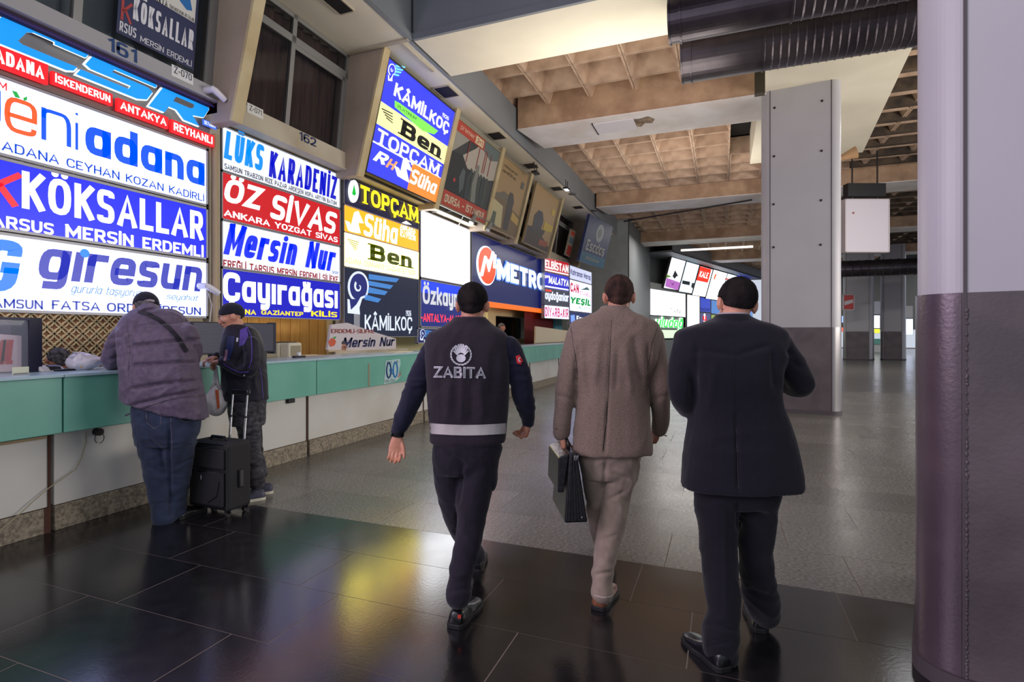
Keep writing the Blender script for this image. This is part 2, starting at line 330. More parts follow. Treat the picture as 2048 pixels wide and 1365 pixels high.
# floor -------------------------------------------------------------
fl = struct('floor', MB().box(-12, 30, -3, 70, -.12, -.0012), m_grout)
tg = MB().box(-.542, .542, -.2605, .2605, -.02, 0); tile_me = mesh('tile', tg.v, tg.f, m_black)
tg = MB().box(-.5435, .5435, -.298, .298, -.02, 0); gt_me = mesh('tile', tg.v, tg.f, m_grey)
def tile(me, x, y):
    o = bpy.data.objects.new('tile', me); COL.objects.link(o); o.parent = fl
    g = WL[fl.name]; o.location = (x - g.x, y - g.y, -g.z); return o
nt = 0
for i, off in enumerate([-.48, -.15, .14, -.09, .3, -.3, .05]):
    yc = 3.58 - .2625 - .5245 * i
    for k in range(-5, 4 if i < 4 else 2):
        x = off + 1.09 * k + .545
        if x < -5.2: continue
        tile(tile_me, x, yc); nt += 1
r = 0
y = 3.58 + .3
while y < 16.4:
    off = [.42, -.12][r % 2] if r % 3 else .2
    for k in range(-5, 9):
        x = off + 1.093 * k
        if -5.2 < x and abs(math.atan2(x, y)) < 1.3 and x < .8 * y + 1.5:
            tile(gt_me, x, y); nt += 1
    y += .6; r += 1
yend = y - .3
m_far = mat('far_granite', (126, 124, 118), .2, 0, .05, 60, c2=(64, 62, 60), vscale=30, rvar=.06, stretch=(1, 2.2, 1))
tb = MB()
yy = yend
while yy < 62:
    tb.box(-11.5, 29.5, yy, yy + 1.194, -.02, 0); yy += 1.2
ft = obj('tile_field', tb, m_far, fl, kind='stuff')
# coffered ceiling ------------------------------------------------------
ZR = 6.6
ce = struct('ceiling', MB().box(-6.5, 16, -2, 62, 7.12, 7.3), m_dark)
def coffer_geo(o=.47, i=.43, t=.27, h=.42):
    q = lambda a, z: [(-a, -a, z), (a, -a, z), (a, a, z), (-a, a, z)]
    v = q(o, 0) + q(i, 0) + q(t, h) + q(o, h + .06)
    f = []
    for k in range(4):
        k2 = (k + 1) % 4; f += [(k, k2, 4 + k2, 4 + k), (4 + k, 4 + k2, 8 + k2, 8 + k), (k2, k, 12 + k, 12 + k2)]
    f += [(8, 9, 10, 11), (12, 15, 14, 13)]
    return v, f
cv, cf = coffer_geo(); cof_me = mesh('coffer', cv, cf, m_coffer)
far_cof = MB(); ncof = 0
for j in range(0, 48):
    Y = 8.57 + .95 * j
    for i in range(0, 15):
        X = -4.08 + .95 * i
        if 12.9 < Y < 13 or Y > 50: continue
        vis = X < .55 * Y and not (.6 < X < 2.7 and Y < 17)
        if not vis: continue
        if Y < 24 and ncof < 290:
            o = bpy.data.objects.new('coffer', cof_me); COL.objects.link(o); o.parent = ce; g = WL[ce.name]; o.location = (X - g.x, Y - g.y, ZR - g.z); ncof += 1
        else: far_cof.add([(a + X, b + Y, c + ZR) for a, b, c in cv], cf)
obj('far_coffers', far_cof, m_coffer, ce, kind='stuff', merge=False)
# beams -----------------------------------------------------------------
b1a, b1b = 7.06, 8.28
b1 = struct('beam_first', MB().box(-4.33, 7, b1a + .03, b1b, 5.9, 7.12), m_cream)
struct('beam_side', MB().box(-4.33, 7, b1a, b1a + .03, 6.0, 7.12).box(-4.33, 7, b1a - .02, b1a + .03, 5.9, 6.0), m_greyp, b1)
def crossbeam(name, ya, yb, zb, x0, x1, parent_mat, soffit):
    b = struct(name, MB().hexa([(x0, ya, zb + .02), (x1, ya, zb + .02), (x1, yb, zb + .02), (x0 + .18, yb, zb + .02), (x0, ya, 7.12), (x1, ya, 7.12), (x1, yb, 7.12), (x0, yb, 7.12)]), parent_mat)
    struct('beam_soffit', MB().hexa([(x0, ya - .015, zb), (x1, ya - .015, zb), (x1, yb + .015, zb), (x0 + .2, yb + .015, zb), (x0, ya - .015, zb + .025), (x1, ya - .015, zb + .025), (x1, yb + .015, zb + .025), (x0 + .2, yb + .015, zb + .025)]), soffit, b)
    return b
b2 = crossbeam('beam_second', 11.5, 12.85, 6.1, -4.32, .9, m_tan, m_whitep)
P1 = hitZ(1192, 259, 6.1); P2 = hitZ(1270, 245, 6.1)
struct('patch_board', MB().box(P1.x, P2.x, 11.75, 12.35, 6.085, 6.1), mat('patch_white', (222, 216, 222), .6), b2)
struct('damaged_patch', MB().add([(P2.x + a, 12.05 + b, 6.092) for a, b in ((-.05, -.28), (.12, -.22), (.3, -.3), (.42, -.1), (.35, .1), (.2, .05), (.1, .22), (-.08, .12))], [tuple(range(8))]), mat('peeled_plaster', (176, 150, 122), .9, 0, .5, 30, c2=(96, 80, 66), vscale=9), b2)
struct('crack', MB().box(P1.x - .02, P1.x + .005, 11.7, 12.4, 6.083, 6.1), m_dark, b2)
b3 = crossbeam('beam_third', 19.6, 20.9, 6.1, -4.3, 9, m_tan, m_whitep)
b4 = crossbeam('beam_fourth', 28.0, 29.3, 6.1, -4.3, 14, m_tan, m_whitep)
b5 = crossbeam('beam_fifth', 36.5, 37.8, 6.1, -2, 16, m_tan, m_whitep)
# long fascia beam and soffit over the shop fronts ------------------------
XS = -4.37
sof = struct('soffit', MB().box(-6.6, XS - .05, -1.5, 24.2, 5.9, 6.0), m_cream)
struct('fascia_board', MB().box(XS - .05, XS, -1.5, 24.2, 5.895, 6.62).box(XS, XS + .035, -1.5, 7.04, 5.9, 5.99), m_greyp, sof)
struct('soffit_joint', MB().box(-6.4, XS - .01, 6.96, 7.03, 5.875, 5.9).box(-4.55, -4.50, 7.03, 8.0, 5.88, 5.9), m_wall, sof)
for i, Y in enumerate([4.9, 8.55, 10.9, 13.2, 15.6, 18.2, 20.6]):
    if i == 0: vb = MB().box(-4.9, -4.68, 5.0, 6.1, 5.885, 5.92)
    else: vb = MB().box(-4.83, -4.53, Y, Y + .42, 5.885, 5.92)
    t = empty('ceiling_vent', ((vb.v[0][0] + vb.v[1][0]) / 2, vb.v[0][1], 5.885), ['long dark slot in the cream soffit above the curtained windows'][0] if i == 0 else 'square dark vent in the soffit, %s along from the wide blue lit sign' % ['', 'first', 'second', 'third', 'fourth', 'fifth', 'sixth'][i], 'vent', 'vents in the shop soffit')
    obj('opening', vb, m_dark, t)
    x0, x1, y0, y1 = vb.v[0][0], vb.v[1][0], vb.v[0][1], vb.v[2][1]
    fr = MB()
    for a in ((x0 - .02, x0, y0, y1), (x1, x1 + .02, y0, y1), (x0, x1, y0 - .02, y0), (x0, x1, y1, y1 + .02)): fr.box(*a, 5.88, 5.9)
    obj('rim', fr, m_wall, t)
for k, (px, py) in enumerate([(1145, 388), (1189, 421)]):
    p = hitZ(px, py, 5.9); d = MB().tube([(p.x, p.y, 5.9), (p.x, p.y, 5.88)], [.13, .12], 20)
    obj('downlight', d, mat('downlight_dull', (96, 92, 90), .5), label=['round unlit downlight in the soffit, nearer of two', 'round unlit downlight in the soffit, farther of two'][k], cat='lamp', group='round soffit downlights')
# columns -----------------------------------------------------------------
def column(name, G, ang, w_, dep, r, ztop, zsplit, base=True, corners=((1, -90, 0), (0, 180, 270)), cm=None):
    """G: foot of the left groove of the flat front, ang: turn of the front, w_: width between the grooves"""
    ca, sa = math.cos(ang), math.sin(ang)
    T = lambda a, b: (G[0] + a * ca - b * sa, G[1] + a * sa + b * ca)
    def prof(z0, z1, e=0):
        pts = []
        for cx_, cy_, a0 in ((w_, r, -90), (w_, dep - r, 0), (0, dep - r, 90), (0, r, 180)):
            for k in range(17):
                a = math.radians(a0 + 90 * k / 16); pts.append(T(cx_ + (r + e) * math.cos(a), cy_ + (r + e) * math.sin(a)))
        mb = MB(); mb.prism([(a, b, z0) for a, b in pts], (0, 0, z1 - z0)); return mb
    c = struct(name, prof(zsplit, ztop), m_col)
    struct('wainscot', prof(0, zsplit, .004), m_cold, c)
    for gx in (0, w_):
        g = MB(); q = [T(gx - .006, -.007), T(gx + .006, -.007), T(gx + .006, .01), T(gx - .006, .01)]
        g.prism([(a, b, 0) for a, b in q], (0, 0, ztop)); struct('joint_groove', g, m_groove, c)
    if base: struct('base_trim', prof(0, .07, .02), m_groove, c)
    for gx, a0, a1 in corners:
        mb = MB(); n = 18; v = []
        for k in range(n + 1):
            a = math.radians(a0 + 4 + (a1 - a0 - 8) * k / n); x_, y_ = T(gx * w_ + (r + .008) * math.cos(a), r + (r + .008) * math.sin(a)); v += [(x_, y_, .07), (x_, y_, zsplit)]
        mb.add(v, [(2 * k, 2 * k + 2, 2 * k + 3, 2 * k + 1) for k in range(n)]); struct('metal_corner', mb, cm or ss, c, smooth=True)
    return c, T
ss = mat('steel_corner', (150, 146, 146), .3, .7)
A17 = math.radians(-16.5)
c1, T1 = column('column_near', (.934, 2.765), A17, 1.04, 1.3, .16, 7.0, 1.66, cm=mat('painted_corner', (88, 74, 82), .3, .15, .12, 60, c2=(76, 64, 72), vscale=3))
A6 = math.radians(-6)
g0 = (1.86 - 1.0157 * math.cos(A6), 11.36 - 1.0157 * math.sin(A6))
c2, T2_ = column('column_middle', g0, A6, 1.0157, 1.3, .16, 6.15, 1.61)
CPn = Panel((g0[0], g0[1], 0), (math.cos(A6), math.sin(A6), 0), (0, 0, 1))
for px, py in ((1549, 216), (1644, 202), (1548, 313), (1643, 302), (1547, 409), (1642, 401), (1547, 495), (1641, 490)):
    u, v = CPn.hit(px, py); obj('bolt', MB().tube([CPn.pt(u, v, -.01), CPn.pt(u, v, .012)], .022, 8), m_dark, c2)
seam = MB(); sx_, sy_ = T1(.006, -.01)
for k in range(105):
    z = .04 + k * .0152 * (1 + .03 * math.sin(k * 7)); rr = .0022 + .0016 * math.sin(k * 12.9)
    seam.ell((sx_ + .0015 * math.sin(k * 3), sy_ + .003, z), (rr + .002, .004, .0085 + .003 * math.sin(k * 5.3)), 8, 6)
struct('weld_seam', seam, m_cold, c1, smooth=True)
# slab over the column line ---------------------------------------------------
pl = [(.70, 9.2), (2.70, 9.2), (2.86, 10.4), (3.35, 16.2), (.70, 16.2)]
struct('slab_over_columns', MB().prism([(a, b, 6.14) for a, b in pl], (0, 0, .9)), m_cream)
br = struct('slab_bracket', MB().box(.52, .68, 10.2, 10.35, 5.62, 6.5), mat('steel_bracket', (86, 80, 66), .5, .6, .3, 30))
# dark higher slats on the right-hand ceiling
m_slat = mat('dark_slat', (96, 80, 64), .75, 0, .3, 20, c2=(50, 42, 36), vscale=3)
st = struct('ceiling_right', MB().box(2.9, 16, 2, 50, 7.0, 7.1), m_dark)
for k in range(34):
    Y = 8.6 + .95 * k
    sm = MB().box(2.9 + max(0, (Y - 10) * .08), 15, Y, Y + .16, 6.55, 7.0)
    o = obj('slat', sm, m_slat, st)
# ventilation ducts --------------------------------------------------------
m_duct = mat('galvanised_duct', (84, 78, 84), .34, .75, .1, 30, c2=(64, 58, 66), vscale=2)
def duct(name, Y, Z, r, xs, xe, plain, label):
    t = empty(name, (xs, Y, Z - r), label, 'duct')
    pts, rs = [(xs, Y, Z), (xs + plain, Y, Z)], [r, r]
    obj('smooth_section', MB().tube(pts, rs, 40), m_duct, t, smooth=False)
    mb = MB(); x = xs + plain; P = []; R = []
    while x < xe:
        P += [(x, Y, Z), (x + .012, Y, Z), (x + .022, Y, Z), (x + .10, Y, Z)]; R += [r, r + .01, r, r]; x += .11
    mb.tube(P, R, 40, cap=True); obj('spiral_section', mb, m_duct, t)
    for xx in (xs, xs + .14, xs + plain - .01): obj('collar', MB().tube([(xx, Y, Z), (xx + .025, Y, Z)], r + .018, 40), m_duct, t)
    return t
duct('ventilation_duct', 9.25, 6.0, .40, -.62, 7.5, 1.2, 'thick dark ventilation duct running under the ceiling, upper and farther of two') 
duct('ventilation_duct', 7.45, 5.62, .27, -.66, 7.5, 1.45, 'dark ventilation duct at the top edge, nearer of the two crossing ducts')
t = empty('ventilation_duct', (7, 33, 4.2), 'long grey spiral duct across the far hall beyond the middle column', 'duct')
P = []; R = []; x = 5.0
while x < 22: P += [(x, 31.5, 4.75), (x + .03, 31.5, 4.75), (x + .05, 31.5, 4.75), (x + .3, 31.5, 4.75)]; R += [.4, .43, .4, .4]; x += .33
obj('spiral_section', MB().tube(P, R, 24), m_duct, t)
# ================================================================== SHOP FRONTS
XP = -5.75
SP = Panel((XP, 0, 0), (0, 1, 0), (0, 0, 1))            # plane of the lit shop signs
XB = -5.56
BP = Panel((XB, 0, 0), (0, 1, 0), (0, 0, 1))            # plane of the numbered bands
tb_ = Vector((-5.316, 0, 4.07)); tt_ = Vector((-4.88, 0, 5.83))
TP = Panel(tb_, (0, 1, 0), (tt_ - tb_))                  # tilted plane of the upper posters
m_alu = mat('grey_aluminium', (142, 142, 140), .4, .5)
m_curt = mat('brown_curtain', (92, 66, 60), .8, 0, .6, 14, c2=(58, 42, 42), vscale=5, stretch=(1, 9, .4))
m_glass = mat('window_glass', (30, 34, 40), .08, 0, alpha=.22)
m_blueno = flat((30, 60, 110))
wl = struct('wall_left', MB().box(-9.6, -9.5, -1.5, 26, 0, 5.9), m_wall)
struct('upper_floor_slab', MB().box(-9.5, XP - .14, -1.5, 24.2, 4.02, 4.2), m_wall, wl)
struct('booth_ceiling', MB().box(-9.5, XP - .16, -1.5, 24.2, 3.2, 3.25), m_wall, wl)
FY = [4.78, 7.12, 9.56, 11.95, 14.05, 17.1, 20.9]
m_fin = mat('fin_paint', (176, 158, 142), .6, 0, .12, 16, c2=(158, 142, 124), vscale=1.5)
m_cap = mat('fin_edge_paint', (206, 190, 150), .6, 0, .1, 20, c2=(186, 164, 120), vscale=2)
def fin_poly(e=0): return [(-6.5, 3.98), (-5.36 + e, 3.98), (-5.32 + e, 4.1), (-4.86 + e, 5.9), (-6.5, 5.9)]
for i, Y in enumerate(FY):
    f_ = struct('wall_fin', MB().prism([(x, Y - .07, z) for x, z in fin_poly()], (0, .14, 0)), m_fin)
    struct('fin_edge', MB().hexa([(-5.36, Y - .075, 3.98), (-5.32, Y - .075, 3.98), (-5.32, Y + .075, 3.98), (-5.36, Y + .075, 3.98), (-4.86, Y - .075, 5.9), (-4.82, Y - .075, 5.9), (-4.82, Y + .075, 5.9), (-4.86, Y + .075, 5.9)]), m_cap, f_)
for Y in (-.5, 1.9):
    struct('wall_fin', MB().prism([(x, Y - .07, z) for x, z in fin_poly()], (0, .14, 0)), m_fin)
struct('upper_wall', MB().box(-5.75, -5.6, -1.5, 1.83, 4.2, 5.9), m_wall)
ends = [1.9] + FY
z_bt, z_bb = 4.40, 4.10
bands = []
for i in range(7):
    y0, y1 = ends[i] + .07, ends[i + 1] - .07
    b = struct('numbered_band', MB().box(XP - .1, XB, y0 - .14 if i else y0, y1 + .1, 4.10 if i else 4.225, 4.36 if i else 4.385).box(XP - .1, XB + .03, y0, y1, 4.08 if i else 4.215, 4.10 if i else 4.23), m_wall if i else mat('band_grey', (168, 166, 168), .5, 0, .05, 14)); bands.append(b)
# upper windows: frame, panes, curtains
WPp = Panel((-5.68, 0, 4.3), (0, 1, 0), (.17, 0, 1.58))
for i in range(7):
    y0, y1 = ends[i] + .07, ends[i + 1] - .07; W = y1 - y0; H = 1.6
    mb = MB(); bt = .055
    P = lambda a, b, c, d, n0=-.03, n1=.03: WPp.box(mb, y0 + a, y0 + b, c, d, n0, n1)
    P(0, bt, 0, H); P(W - bt, W, 0, H); P(0, W, 0, bt); P(0, W, H - bt, H); P(0, W, 1.22, 1.32); P(W * .46, W * .46 + .075, 0, H)
    wn = struct('window_%d' % (i + 1), mb, m_alu)
    for (a, b, c, d) in ((bt, W * .46, bt, 1.22), (W * .46 + .075, W - bt, bt, 1.22), (bt, W * .46, 1.32, H - bt), (W * .46 + .075, W - bt, 1.32, H - bt)):
        g = MB(); WPp.box(g, y0 + a, y0 + b, c, d, -.006, 0); struct('pane', g, m_glass, wn)
    if i != 99:
        sf = MB(); s0 = W * .46 + .075
        for (a, b, c, d) in ((s0, W - bt, 1.16, 1.22), (s0, W - bt, bt, bt + .05), (W - bt - .05, W - bt, bt, 1.22)): WPp.box(sf, y0 + a, y0 + b, c, d, .0, .025)
        struct('sash', sf, m_alu, wn)
    cu = MB(); n = 60; v = []
    for k in range(n + 1):
        u = y0 + W * k / n; dx = -.16 + .035 * math.sin(k * 1.25) + .015 * math.sin(k * 2.9)
        v += [WPp.pt(u, 0, dx), WPp.pt(u, H, dx)]
    cu.add(v, [(2 * k, 2 * k + 2, 2 * k + 3, 2 * k + 1) for k in range(n)])
    struct('curtain', cu, m_curt if i else mat('pale_blind', (112, 124, 132), .7, 0, .2, 12), wn, smooth=True)
struct('back_board', MB().box(-6.6, -6.5, -1.5, 24.2, 4.0, 5.9), m_dark)
def bandtext(i, s, r, c, bold=.02): letter(bands[i], BP, s, r, flat(c), bold, n=.005)
bandtext(0, '161', (215, 274, 220, 73, 102), (28, 66, 120), .03)
sheet(bands[0], BP, (343, 386, 345, 129, 152), flat((226, 226, 226)), .001, .004, 'number_plate'); bandtext(0, 'Z-070', (347, 383, 350, 133, 147), (30, 40, 60), .01)
sheet(bands[1], BP, (494, 526, 495, 205, 225), flat((226, 226, 220)), .001, .004, 'number_plate'); bandtext(1, 'Z-071', (498, 523, 500, 210, 221), (30, 30, 30), .01)
bandtext(1, '162', (598, 632, 600, 262, 281), (30, 50, 90), .03)
bandtext(2, '163', (782, 800, 785, 358, 369), (60, 50, 40), .02)
bandtext(4, '166', (1063, 1073, 1064, 483, 490), (40, 50, 70), .03)
# purple awning strip above the first bay
t = empty('awning_strip', (XP, 3.4, 4.0), 'dark purple fabric strip hanging below the band numbered 161', 'awning')
za0, za1 = hitX(100, 69, XP + .15).z, hitX(100, 44, XP + .15).z
obj('fabric', MB().box(XP - .02, XP + .15, 1.95, 4.7, za0, za1), mat('purple_fabric', (52, 34, 66), .7, 0, .4, 20), t, bevel=.03)
obj('edge_piping', MB().tube([(XP + .15, 1.95, za0 + .01), (XP + .15, 4.7, za0 + .01)], .014, 8), mat('purple_piping', (58, 40, 110), .6), t)
BL = (0, 40, 235); SB = (0, 84, 255)
def L(c, s=1.0): return emi(c, s)
# ---- bay 161 ------------------------------------------------------------
W1 = emi((192, 200, 255), 3.2); B1 = emi((8, 24, 240), 1.6)
U0 = SP.us(-36, 2.6); U1 = SP.us(415, 2.6)
def vz(px, py): return SP.hit(px, py)[1]
rows = [vz(411, 297.5), vz(412, 414), vz(410, 521), vz(410, 637)]
sg, _ = signbox('shop_sign', SP, (U0, U1, rows[1] + .006, rows[0]), W1, 'white lit sign with an orange fruit letter and bubbly blue letters', group='lit shop signs', rel=True)
letter(sg, SP, 'y', (-33, 1, 0, 182, 252), L(SB), .0)
letter(sg, SP, 'e', (8, 74, 41, 199, 269), L((255, 92, 40)), -.005)
letter(sg, SP, 'n', (82, 142, 84, 214, 279), L(SB), -.01); letter(sg, SP, 'i', (150, 156, 153, 226, 300), L(SB), -.01)
letter(sg, SP, 'adana', (170, 409, 268, 265, 333), L(SB), .055)
letter(sg, SP, 'ADANA CEYHAN KOZAN KADİRLİ', (2, 408, 3, 277, 301), L((0, 70, 200)), .022)
letter(sg, SP, 'M', (-4, 14, 7, 164, 180), L((230, 60, 50)), .03)
for q in ([(23, 181), (33, 184), (40, 197), (30, 195)], [(46, 196), (54, 193), (53, 201), (47, 202)]): shape(sg, SP, q, L((40, 170, 70)))
sg, _ = signbox('shop_sign', SP, (U0, U1, rows[2] + .006, rows[1] - .006), B1, 'royal blue lit sign with wide white lettering, between two white signs', group='lit shop signs', rel=True)
WT = emi((250, 250, 255), 1.25)
letter(sg, SP, 'K', (-34, 46, 20, 341, 415), L((245, 30, 50)), .03, .1)
letter(sg, SP, 'KÖKSALLAR', (43, 407.5, 130, 347, 434), WT, .035)
letter(sg, SP, 'TARSUS', (-48, 107, 90, 444, 469), WT, .045); letter(sg, SP, 'MERSİN ERDEMLİ', (129, 407, 239, 462, 491), WT, .045)
sg, _ = signbox('shop_sign', SP, (U0, U1, rows[3], rows[2] - .006), W1, 'white lit sign with violet-blue italic lettering above the man in a cap', group='lit shop signs', rel=True)
letter(sg, SP, 'G', (-46, 45, 20, 481, 585), L((0, 120, 255)), .06, .15)
letter(sg, SP, 'gıresun', (76.5, 404, 169, 506, 583), L((50, 58, 176)), .045, .15)
dc = SP.hit(169, 507); shape(sg, SP, disc(dc, .042, .042), L((0, 130, 250)), px=False)
letter(sg, SP, 'gururla taşıyoruz', (141, 284, 215, 574, 594), L((0, 120, 190)), -.004, .3)
letter(sg, SP, 'seyahat', (332, 397, 340, 587, 602), L((0, 120, 190)), -.002, .3)
for s_, r_ in (('SAMSUN', (-36, 86, 60, 599.5, 619)), ('FATSA', (103, 200, 150, 602, 621)), ('ORDU', (213, 288, 240, 607, 625)), ('GİRESUN', (300, 402, 370, 611, 630))): letter(sg, SP, s_, r_, L((20, 50, 160)), .03)
# raised letters
vb0 = rows[0] + .01; vb1 = vz(100, 60)
t = empty('letter_sign', (XP, 3.3, vb0), 'blue glowing raised letter sign above four red boxes, topmost of the first bay', 'sign')
sheet(t, SP, (U0, U1 + .03, vb0, vb1 - .02), mat('backing_grey', (120, 116, 112), .45, .3), -.1, 0, 'backing', rel=True)
GL = {'C': [(.06, 0), (0, .12), (0, .8), (.12, 1), (.95, 1), (1, .9), (1, .68), (.62, .68), (.6, .76), (.36, .76), (.3, .68), (.3, .3), (.36, .24), (1, .24), (1, .08), (.93, 0)],
      'S': [(.0, 0), (.88, 0), (1, .12), (1, .5), (.9, .62), (.34, .62), (.34, .76), (1, .76), (.96, 1), (.12, 1), (0, .88), (0, .5), (.1, .4), (.68, .4), (.68, .24), (0, .24)],
      'R': [(0, 0), (.3, 0), (.3, .28), (.46, .28), (.7, 0), (1.02, 0), (.78, .32), (1, .42), (1, .86), (.88, 1), (0, 1), (0, .62)]}
for ch, r_ in (('C', (-24, 153, 100, 73, 135)), ('S', (160, 294, 226, 133, 185)), ('R', (303, 399, 345, 186, 237))):
    u0, u1, v0, v1 = SP.rect(*r_); sh = .6 * (v1 - v0)
    for gx, m_, n0, n1 in ((.035, emi((240, 248, 255), 1.2), .05, .075), (0, emi((20, 150, 255), 1.0), .076, .085)):
        pts = [(u0 + (u1 - u0) * (.5 + (a - .5) * (1 + gx)) + sh * (b - .5), v0 + (v1 - v0) * (.5 + (b - .5) * (1 + gx * 1.6))) for a, b in GL[ch]]
        shape(t, SP, pts, m_, n0, n1, 'raised_letter', px=False)
    if ch == 'R':
        pts = [(u0 + (u1 - u0) * a + sh * (b - .5), v0 + (v1 - v0) * b) for a, b in ((.3, .56), (.66, .56), (.7, .62), (.7, .72), (.66, .78), (.3, .78))]
        shape(t, SP, pts, mat('backing_grey', (120, 116, 112)), .0851, .0855, 'counter_shape', px=False)
RD = emi((235, 30, 40), 1.0)
for s_, r_ in (('ADANA', (-30, 87, 60, 122, 162)), ('İSKENDERUN', (95, 216, 100, 146, 171)), ('ANTAKYA', (226, 328, 230, 199, 224)), ('REYHANLI', (334, 420, 340, 242.5, 267))):
    u0, u1, v0, v1 = SP.rect(*r_); b_ = sheet(t, SP, (u0, u1, v0, v1), RD, .03, .07, 'red_box', rel=True)
    mg = .12 * (v1 - v0); letter(b_, SP, s_, (u0 + 1.5 * mg, u1 - 1.5 * mg, v0 + mg * 1.3, v1 - mg * (1.3 if s_[0] != 'İ' else .8)), emi((255, 250, 250), 1.1), .05, n=.073, rel=True)
b_ = sheet(t, SP, (397, 424, 400, 241, 252), emi((60, 110, 230), 1), .06, .075, 'small_box'); letter(b_, SP, 'SEYAHAT', (399, 422, 400, 243, 250), WT, .02, n=.078)
# sticker sheet inside the first upper window
t = empty('window_sticker', WPp.pt(3.9, .1), 'dark blue printed sheet with white lettering in the upper window beside number 161', 'sign')
def wr(pl, pr, pref, yt, yb): return WPp.rect(pl, pr, pref, yt, yb)
sheet(t, WPp, (237, 391, 300, -60, 98), flat((36, 44, 84)), .005, .008, 'printed_sheet')
sheet(t, WPp, (305, 391, 350, -60, 24), flat((214, 212, 206)), .0085, .010, 'printed_sheet')
letter(t, WPp, 'KÖKSALLAR', (266, 386, 300, 4, 57), flat((220, 220, 226)), .01, n=.011)
letter(t, WPp, 'K', (241, 264, 250, 0, 45), flat((170, 60, 60)), .01, n=.011)
letter(t, WPp, 'RSUS', (238, 271, 260, 52, 72), flat((220, 220, 226)), .01, n=.011)
letter(t, WPp, 'MERSİN ERDEMLİ', (279, 382, 285, 71, 86), flat((220, 220, 226)), .01, n=.011)
letter(t, WPp, 'ANTAKYA', (290, 334, 330, -2, 14), flat((30, 30, 36)), .01, n=.011); letter(t, WPp, 'İSKENDERUN REYHANLI', (338, 389, 340, 8, 17), flat((30, 30, 36)), 0, n=.011)
shape(t, WPp, [(350, -12), (378, -8), (383, 22), (372, 20), (360, 4)], flat((30, 110, 180)), .010, .012)
# ---- bay 162 --------------------------------------------------------------
W2 = emi((232, 238, 250), 1.0)
a0, a1 = SP.us(442.5, 2.8), SP.us(680, 2.8)
rw = [vz(442, 250), vz(442, 341), vz(442, 439), vz(442, 535), vz(442, 633)]
def bay(k, m_, lab):
    return signbox('shop_sign', SP, (a0, a1, rw[k + 1] + (.003 if k < 3 else 0), rw[k] - (.003 if k else 0)), m_, lab, group='lit shop signs', rel=True, fw=.014)[0]
g = bay(0, W2, 'white lit sign with tall light blue and dark blue lettering')
letter(g, SP, 'LÜKS', (447, 528, 484, 263, 330), L((0, 140, 235)), .035, .12, tight=.9); letter(g, SP, 'KARADENİZ', (537, 675, 540, 291, 355), L((10, 20, 190)), .03, .1, tight=.92)
letter(g, SP, 'SAMSUN TRABZON RİZE PAZAR ARDEŞEN HOPA ARTVİN BATUM', (448.5, 673, 450, 325, 340), L((20, 20, 50), .6), .025)
g = bay(1, emi((205, 14, 28), .85), 'red lit sign with jagged white lettering')
letter(g, SP, 'ÖZ', (448, 531, 480, 354, 411), WT, .055, .2); letter(g, SP, 'SİVAS', (540, 674, 560, 383, 444), WT, .055, .2)
letter(g, SP, 'ANKARA YOZGAT SİVAS', (447, 675, 460, 419, 435), WT, .04)
g = bay(2, W2, 'pale lit sign with blue italic lettering over a line of red words')
letter(g, SP, 'Mersin Nur', (446, 672, 470, 447, 514), L((8, 40, 235)), .05, .25, tight=.95)
letter(g, SP, 'EREĞLİ TARSUS MERSİN ERDEMLİ SİLİFKE', (446, 676, 450, 517, 536), L((160, 20, 24), .8), .04); letter(g, SP, 'turizm', (664, 676, 668, 541, 548), L((40, 60, 160)), 0, .2)
g = bay(3, emi((6, 10, 190), .9), 'deep blue lit sign with rounded white lettering and yellow town names')
letter(g, SP, 'Çayırağası', (445, 675, 470, 546, 617), WT, .05)
YL = emi((255, 230, 20), 1.05)
for s_, r_ in (('ADANA', (452, 512, 500, 619, 630)), ('GAZİANTEP', (522, 606, 530, 619, 630)), ('KİLİS', (622, 674, 640, 621, 634))): letter(g, SP, s_, r_, YL, .045)
# ---- bay 163 --------------------------------------------------------------
c0, c1_ = SP.us(687, 2.8), SP.us(837, 2.8)
rz = [vz(687, 355), vz(687, 408.6), vz(687, 463.6), vz(687, 533), vz(835, 674)]
def bay3(k, m_, lab): return signbox('shop_sign', SP, (c0, c1_, rz[k + 1], rz[k]), m_, lab, group='lit shop signs', rel=True, fw=.01, depth=.16)[0]
g = bay3(0, emi((22, 26, 70), .5), 'navy sign with glowing yellow lettering and a white oval tree mark')
letter(g, SP, 'TOPÇAM', (718, 837, 729, 372, 416), emi((255, 226, 40), 1.3), .05, n=.03, serif=True)
ov = [SP.hit(705 + 10 * math.cos(t_ / 24 * 6.283), 383 + 23 * math.sin(t_ / 24 * 6.283)) for t_ in range(24)]
shape(g, SP, ov, emi((245, 248, 255), 1.2), .01, .03, px=False); shape(g, SP, [(705, 370), (709, 390), (707, 389.5), (706, 392), (703.5, 391), (701, 388)], emi((0, 190, 60), 1), .031, .035)
g = bay3(1, emi((255, 128, 20), 2.6), 'orange lit sign with white script and an arrow mark, under the yellow lettered one')
letter(g, SP, 'Süha', (727, 796, 742, 430, 475), emi((255, 250, 245), 1.6), .05, .15)
shape(g, SP, [(690, 441), (699, 445), (701, 453), (708, 425), (716, 422), (727, 447), (716, 446), (721, 467), (711, 466), (703, 464), (696, 461)], emi((255, 250, 245), 1.6))
for s_, y_ in (('ANKARA', 455), ('İSTANBUL', 463), ('KAYSERİ', 471)): letter(g, SP, s_, (800, 831, 815, y_ - 3, y_ + 7), emi((255, 248, 240), 1.5), .05)
shape(g, SP, [(803, 446), (812, 442), (823, 450), (812, 449)], emi((255, 248, 240), 1.5))
g = bay3(2, emi((255, 238, 110), 7), 'pale yellow lit sign with olive lettering and a winged scribble mark')
